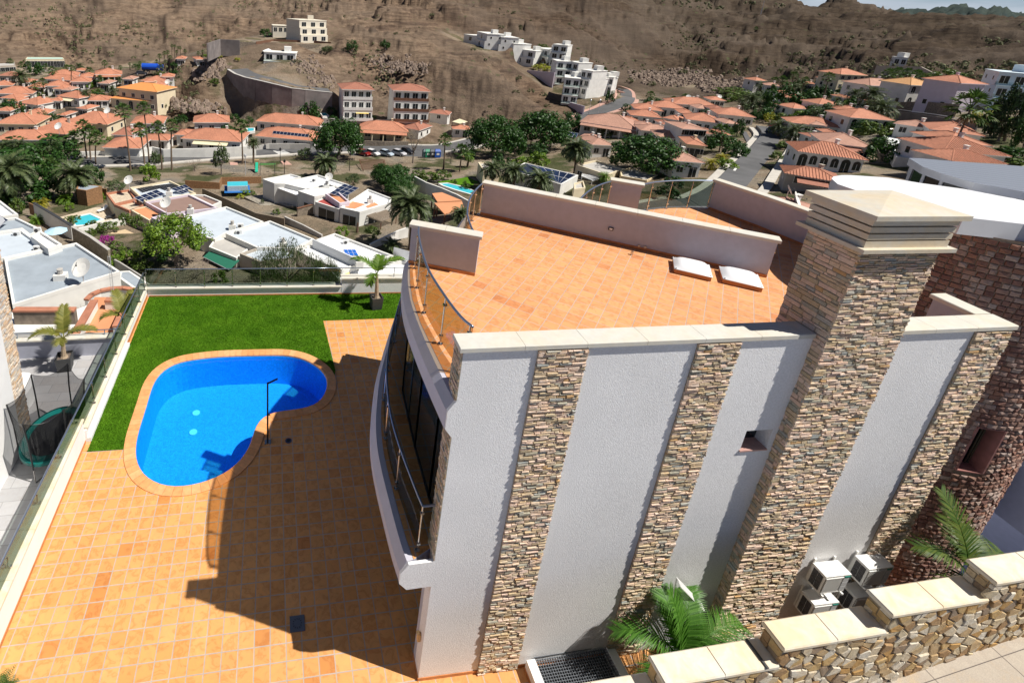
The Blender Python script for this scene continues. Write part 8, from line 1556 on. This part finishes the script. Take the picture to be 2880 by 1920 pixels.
def lamp(zf, x, y, tx, ty, label, m_=black):
    P = gp(*zf(x, y)); h, q = hts(P, *zf(tx, ty)); e = E('street_lamp', P, label, 'street lamp', 'street lamps in the valley'); w = M(); w.tube([P-Vector((0, 0, .2)), P+Vector((0, 0, h))], [.09, .05], 6); w.done('post', m_, e); w = M(); w.tube([P+Vector((0, 0, h)), P+Vector((0, 0, h+.15)), P+Vector((0, 0, h+.6)), P+Vector((0, 0, h+.75))], [.1, .28, .22, .03], 6); w.done('lantern', m_, e)
lamp(z1, 222, 1490, 222, 1385, 'black lantern lamp by the zebra crossing'); lamp(z1, 260, 1600, 260, 1495, 'black lantern lamp at the play area gate'); lamp(z1, 858, 1570, 858, 1430, 'slim lamp beside the timber canopy stairs'); lamp(z0, 2168, 1360, 2168, 1275, 'lantern lamp behind the stepped white wall'); lamp(z2, 785, 1060, 790, 930, 'double armed grey lamp beside the tan garage wall', alu); lamp(z2, 700, 1060, 712, 930, 'grey lamp at the end of the lavender wall', alu); lamp(zA, 2255, 300, 2255, 140, 'slim grey lamp next to the slender tree', alu)
mst = E('radio_mast', gp(*z2(2285, 135)), 'thin white mast high on the dark slope', 'mast'); P = gp(*z2(2285, 135)); h, q = hts(P, *z2(2320, 10)); w = M(); w.tube([P, (q[0], q[1], P.z+h)], [.35, .12], 4); w.done('mast_tube', wall_w, mst)
e = E('antenna_mast', pz(*zA(1040, 1440), -16), 'thin lattice antenna mast rising above the weathered roof', 'mast'); P = Vector(pz(*zA(1045, 1440), -16.5)); h, q = hts(P, *zA(1000, 1040)); w = M()
for s in ((-.12, -.1), (.12, -.1), (0, .12)): w.tube([(P.x+s[0], P.y+s[1], P.z), (P.x+s[0], P.y+s[1], P.z+h)], .018, 4)
for k in range(24): zz = P.z+h*k/24; w.tube([(P.x-.12, P.y-.1, zz), (P.x+.12, P.y-.1, zz+h/24)], .012, 3)
w.done('lattice', alu, e)
# terracotta odds below the patio rail
hs = E('garden_hose', pz(248, 958, -1.9), 'coiled black hose on the terracotta terrace below the patio rail', 'hose'); P = Vector(pz(248, 960, -2.6)); w = M(); w.tube([P+Vector((.42*math.cos(k*.4), .3*math.sin(k*.4), .05+.004*k)) for k in range(64)], .03, 5); w.done('coil', black, hs)
lt = E('lower_terrace', (-2, 13, -3), 'terracotta and white lower terrace with tiled parapets below the patio', 'terrace'); w = M(); P = [tuple(pz(x, y, -3)[:2]) for x, y in [zA(30, 1560), zA(640, 1560), zA(960, 1430), zA(1180, 1430), zA(1130, 1700), zA(0, 1760)]]; w.prism(P, -19, -3); w.done('floor', wall_w, lt)
w = M(); P = [tuple(pz(x, y, -2.9)[:2]) for x, y in [zL_ for zL_ in [(720/2.7, 820+60/2.7), (980/2.7, 820+60/2.7), (880/2.7, 820+330/2.7), (600/2.7, 820+330/2.7)]]]; w.prism(P, -3.5, -2.75); w.done('terracotta_floor', roof_or, lt)
for a, b in [((715, 60), (560, 330)), ((800, 55), (975, 55)), ((975, 55), (880, 260)), ((105, 130), (570, 130))]:
    A_ = pz(a[0]/2.7, 820+a[1]/2.7, -2.2); B_ = pz(b[0]/2.7, 820+b[1]/2.7, -2.2); w = M(); w.seg(A_, B_, .28, -3.2, -2.3); pw = w.done('parapet', wall_w if a[0] != 105 else stone_w, lt); w = M(); w.seg(A_, B_, .36, -2.299, -2.2); w.done('tile_cap', tile_o, pw)
arc = [pz(*zA(x, y), -16.5) for x, y in [(790, 1440), (840, 1390), (920, 1355), (1020, 1335), (1130, 1330), (1250, 1350)]]; ar_ = E('arched_garden_wall', arc[0], 'curved white garden wall capped with orange tiles above the lower terrace', 'wall'); w = M(); w2 = M()
for a, b in zip(arc[:-1], arc[1:]): w.seg(a, b, .3, -20, -16.7); w2.seg(a, b, .5, -16.699, -16.5)
w.done('wall', wall_w, ar_); w2.done('tile_cap', tile_o, ar_)
flat('flat_roof_house', [zA(1105, 1185), zA(1190, 1180), zA(1400, 1320), zA(1230, 1340), zA(1090, 1240)], -17.5, -19.5, 'narrow grey shed roof in the passage by the big roof', roof_gb, par=.05)
flat('flat_roof_house', [zA(720, 385), zA(880, 395), zA(935, 405), zA(790, 445), zA(700, 430)], -18.6, -20.9, 'grey sheet shed roof under the date palm', roof_gb, wood_f, par=.02)
# cream wooden details: fences of the hill block
gwall('fence', z1, [(0, 385), (160, 362), (420, 372)], [-5.3, -5.2, -5.1], 'brown board fence on the rubble wall under the hilltop block', wood, th=.2, foot=1.6, cat='fence'); gwall('fence', z1, [(430, 365), (690, 390)], [-5.1, -5.3], 'brown slat fence right of the hilltop block entrance', wood, th=.2, foot=1.6, cat='fence')
gwall('guard_rail', z3, [(1150, 998), (1500, 1045), (1900, 1115)], [(1160, 1100), (1500, 1180), (1900, 1220)], 'white tube railing on the long dark retaining wall', white, th=.08, foot=.12, cat='railing')
# ================================================================ labels that single out every plant
used_l = {}
LM = [(p, l) for p, l in LANDM]
def short(l):
    ws = l.replace(' with ', '|').replace(' behind ', '|').replace(' beside ', '|').replace(' between ', '|').replace(' below ', '|').replace(' above ', '|').replace(' under ', '|').replace(' near ', '|').replace(' carrying ', '|').split('|')[0].split()
    return ' '.join(ws[:7])
for e, wd, (x, y), h, cat in sorted(VEG, key=lambda v: v[2]):
    (lx, ly), ll = min(LM, key=lambda q: math.hypot(q[0][0]-x, (q[0][1]-y)*1.6)); side = 'left of' if x < lx-22 else 'right of' if x > lx+22 else ('behind' if y < ly else 'in front of')
    siz = ('tall ' if h > 9 else 'short ' if h < 3.5 else '') if cat == 'palm' else ''
    base = '%s%s %s the %s' % (siz, wd, side, short(ll)); n = used_l.get(base, 0); used_l[base] = n+1
    e['label'] = base if n == 0 else '%s %s' % (['', 'next', 'third', 'fourth', 'fifth', 'sixth', 'seventh', 'eighth', 'ninth', 'tenth', 'eleventh', 'twelfth'][min(n, 11)], base)+('' if n < 12 else ' again'*(n-11))
    e['category'] = cat; e['group'] = {'palm': 'palms across the valley', 'tree': 'trees of the village gardens', 'shrub': 'shrubs in gardens and on slopes'}[cat]
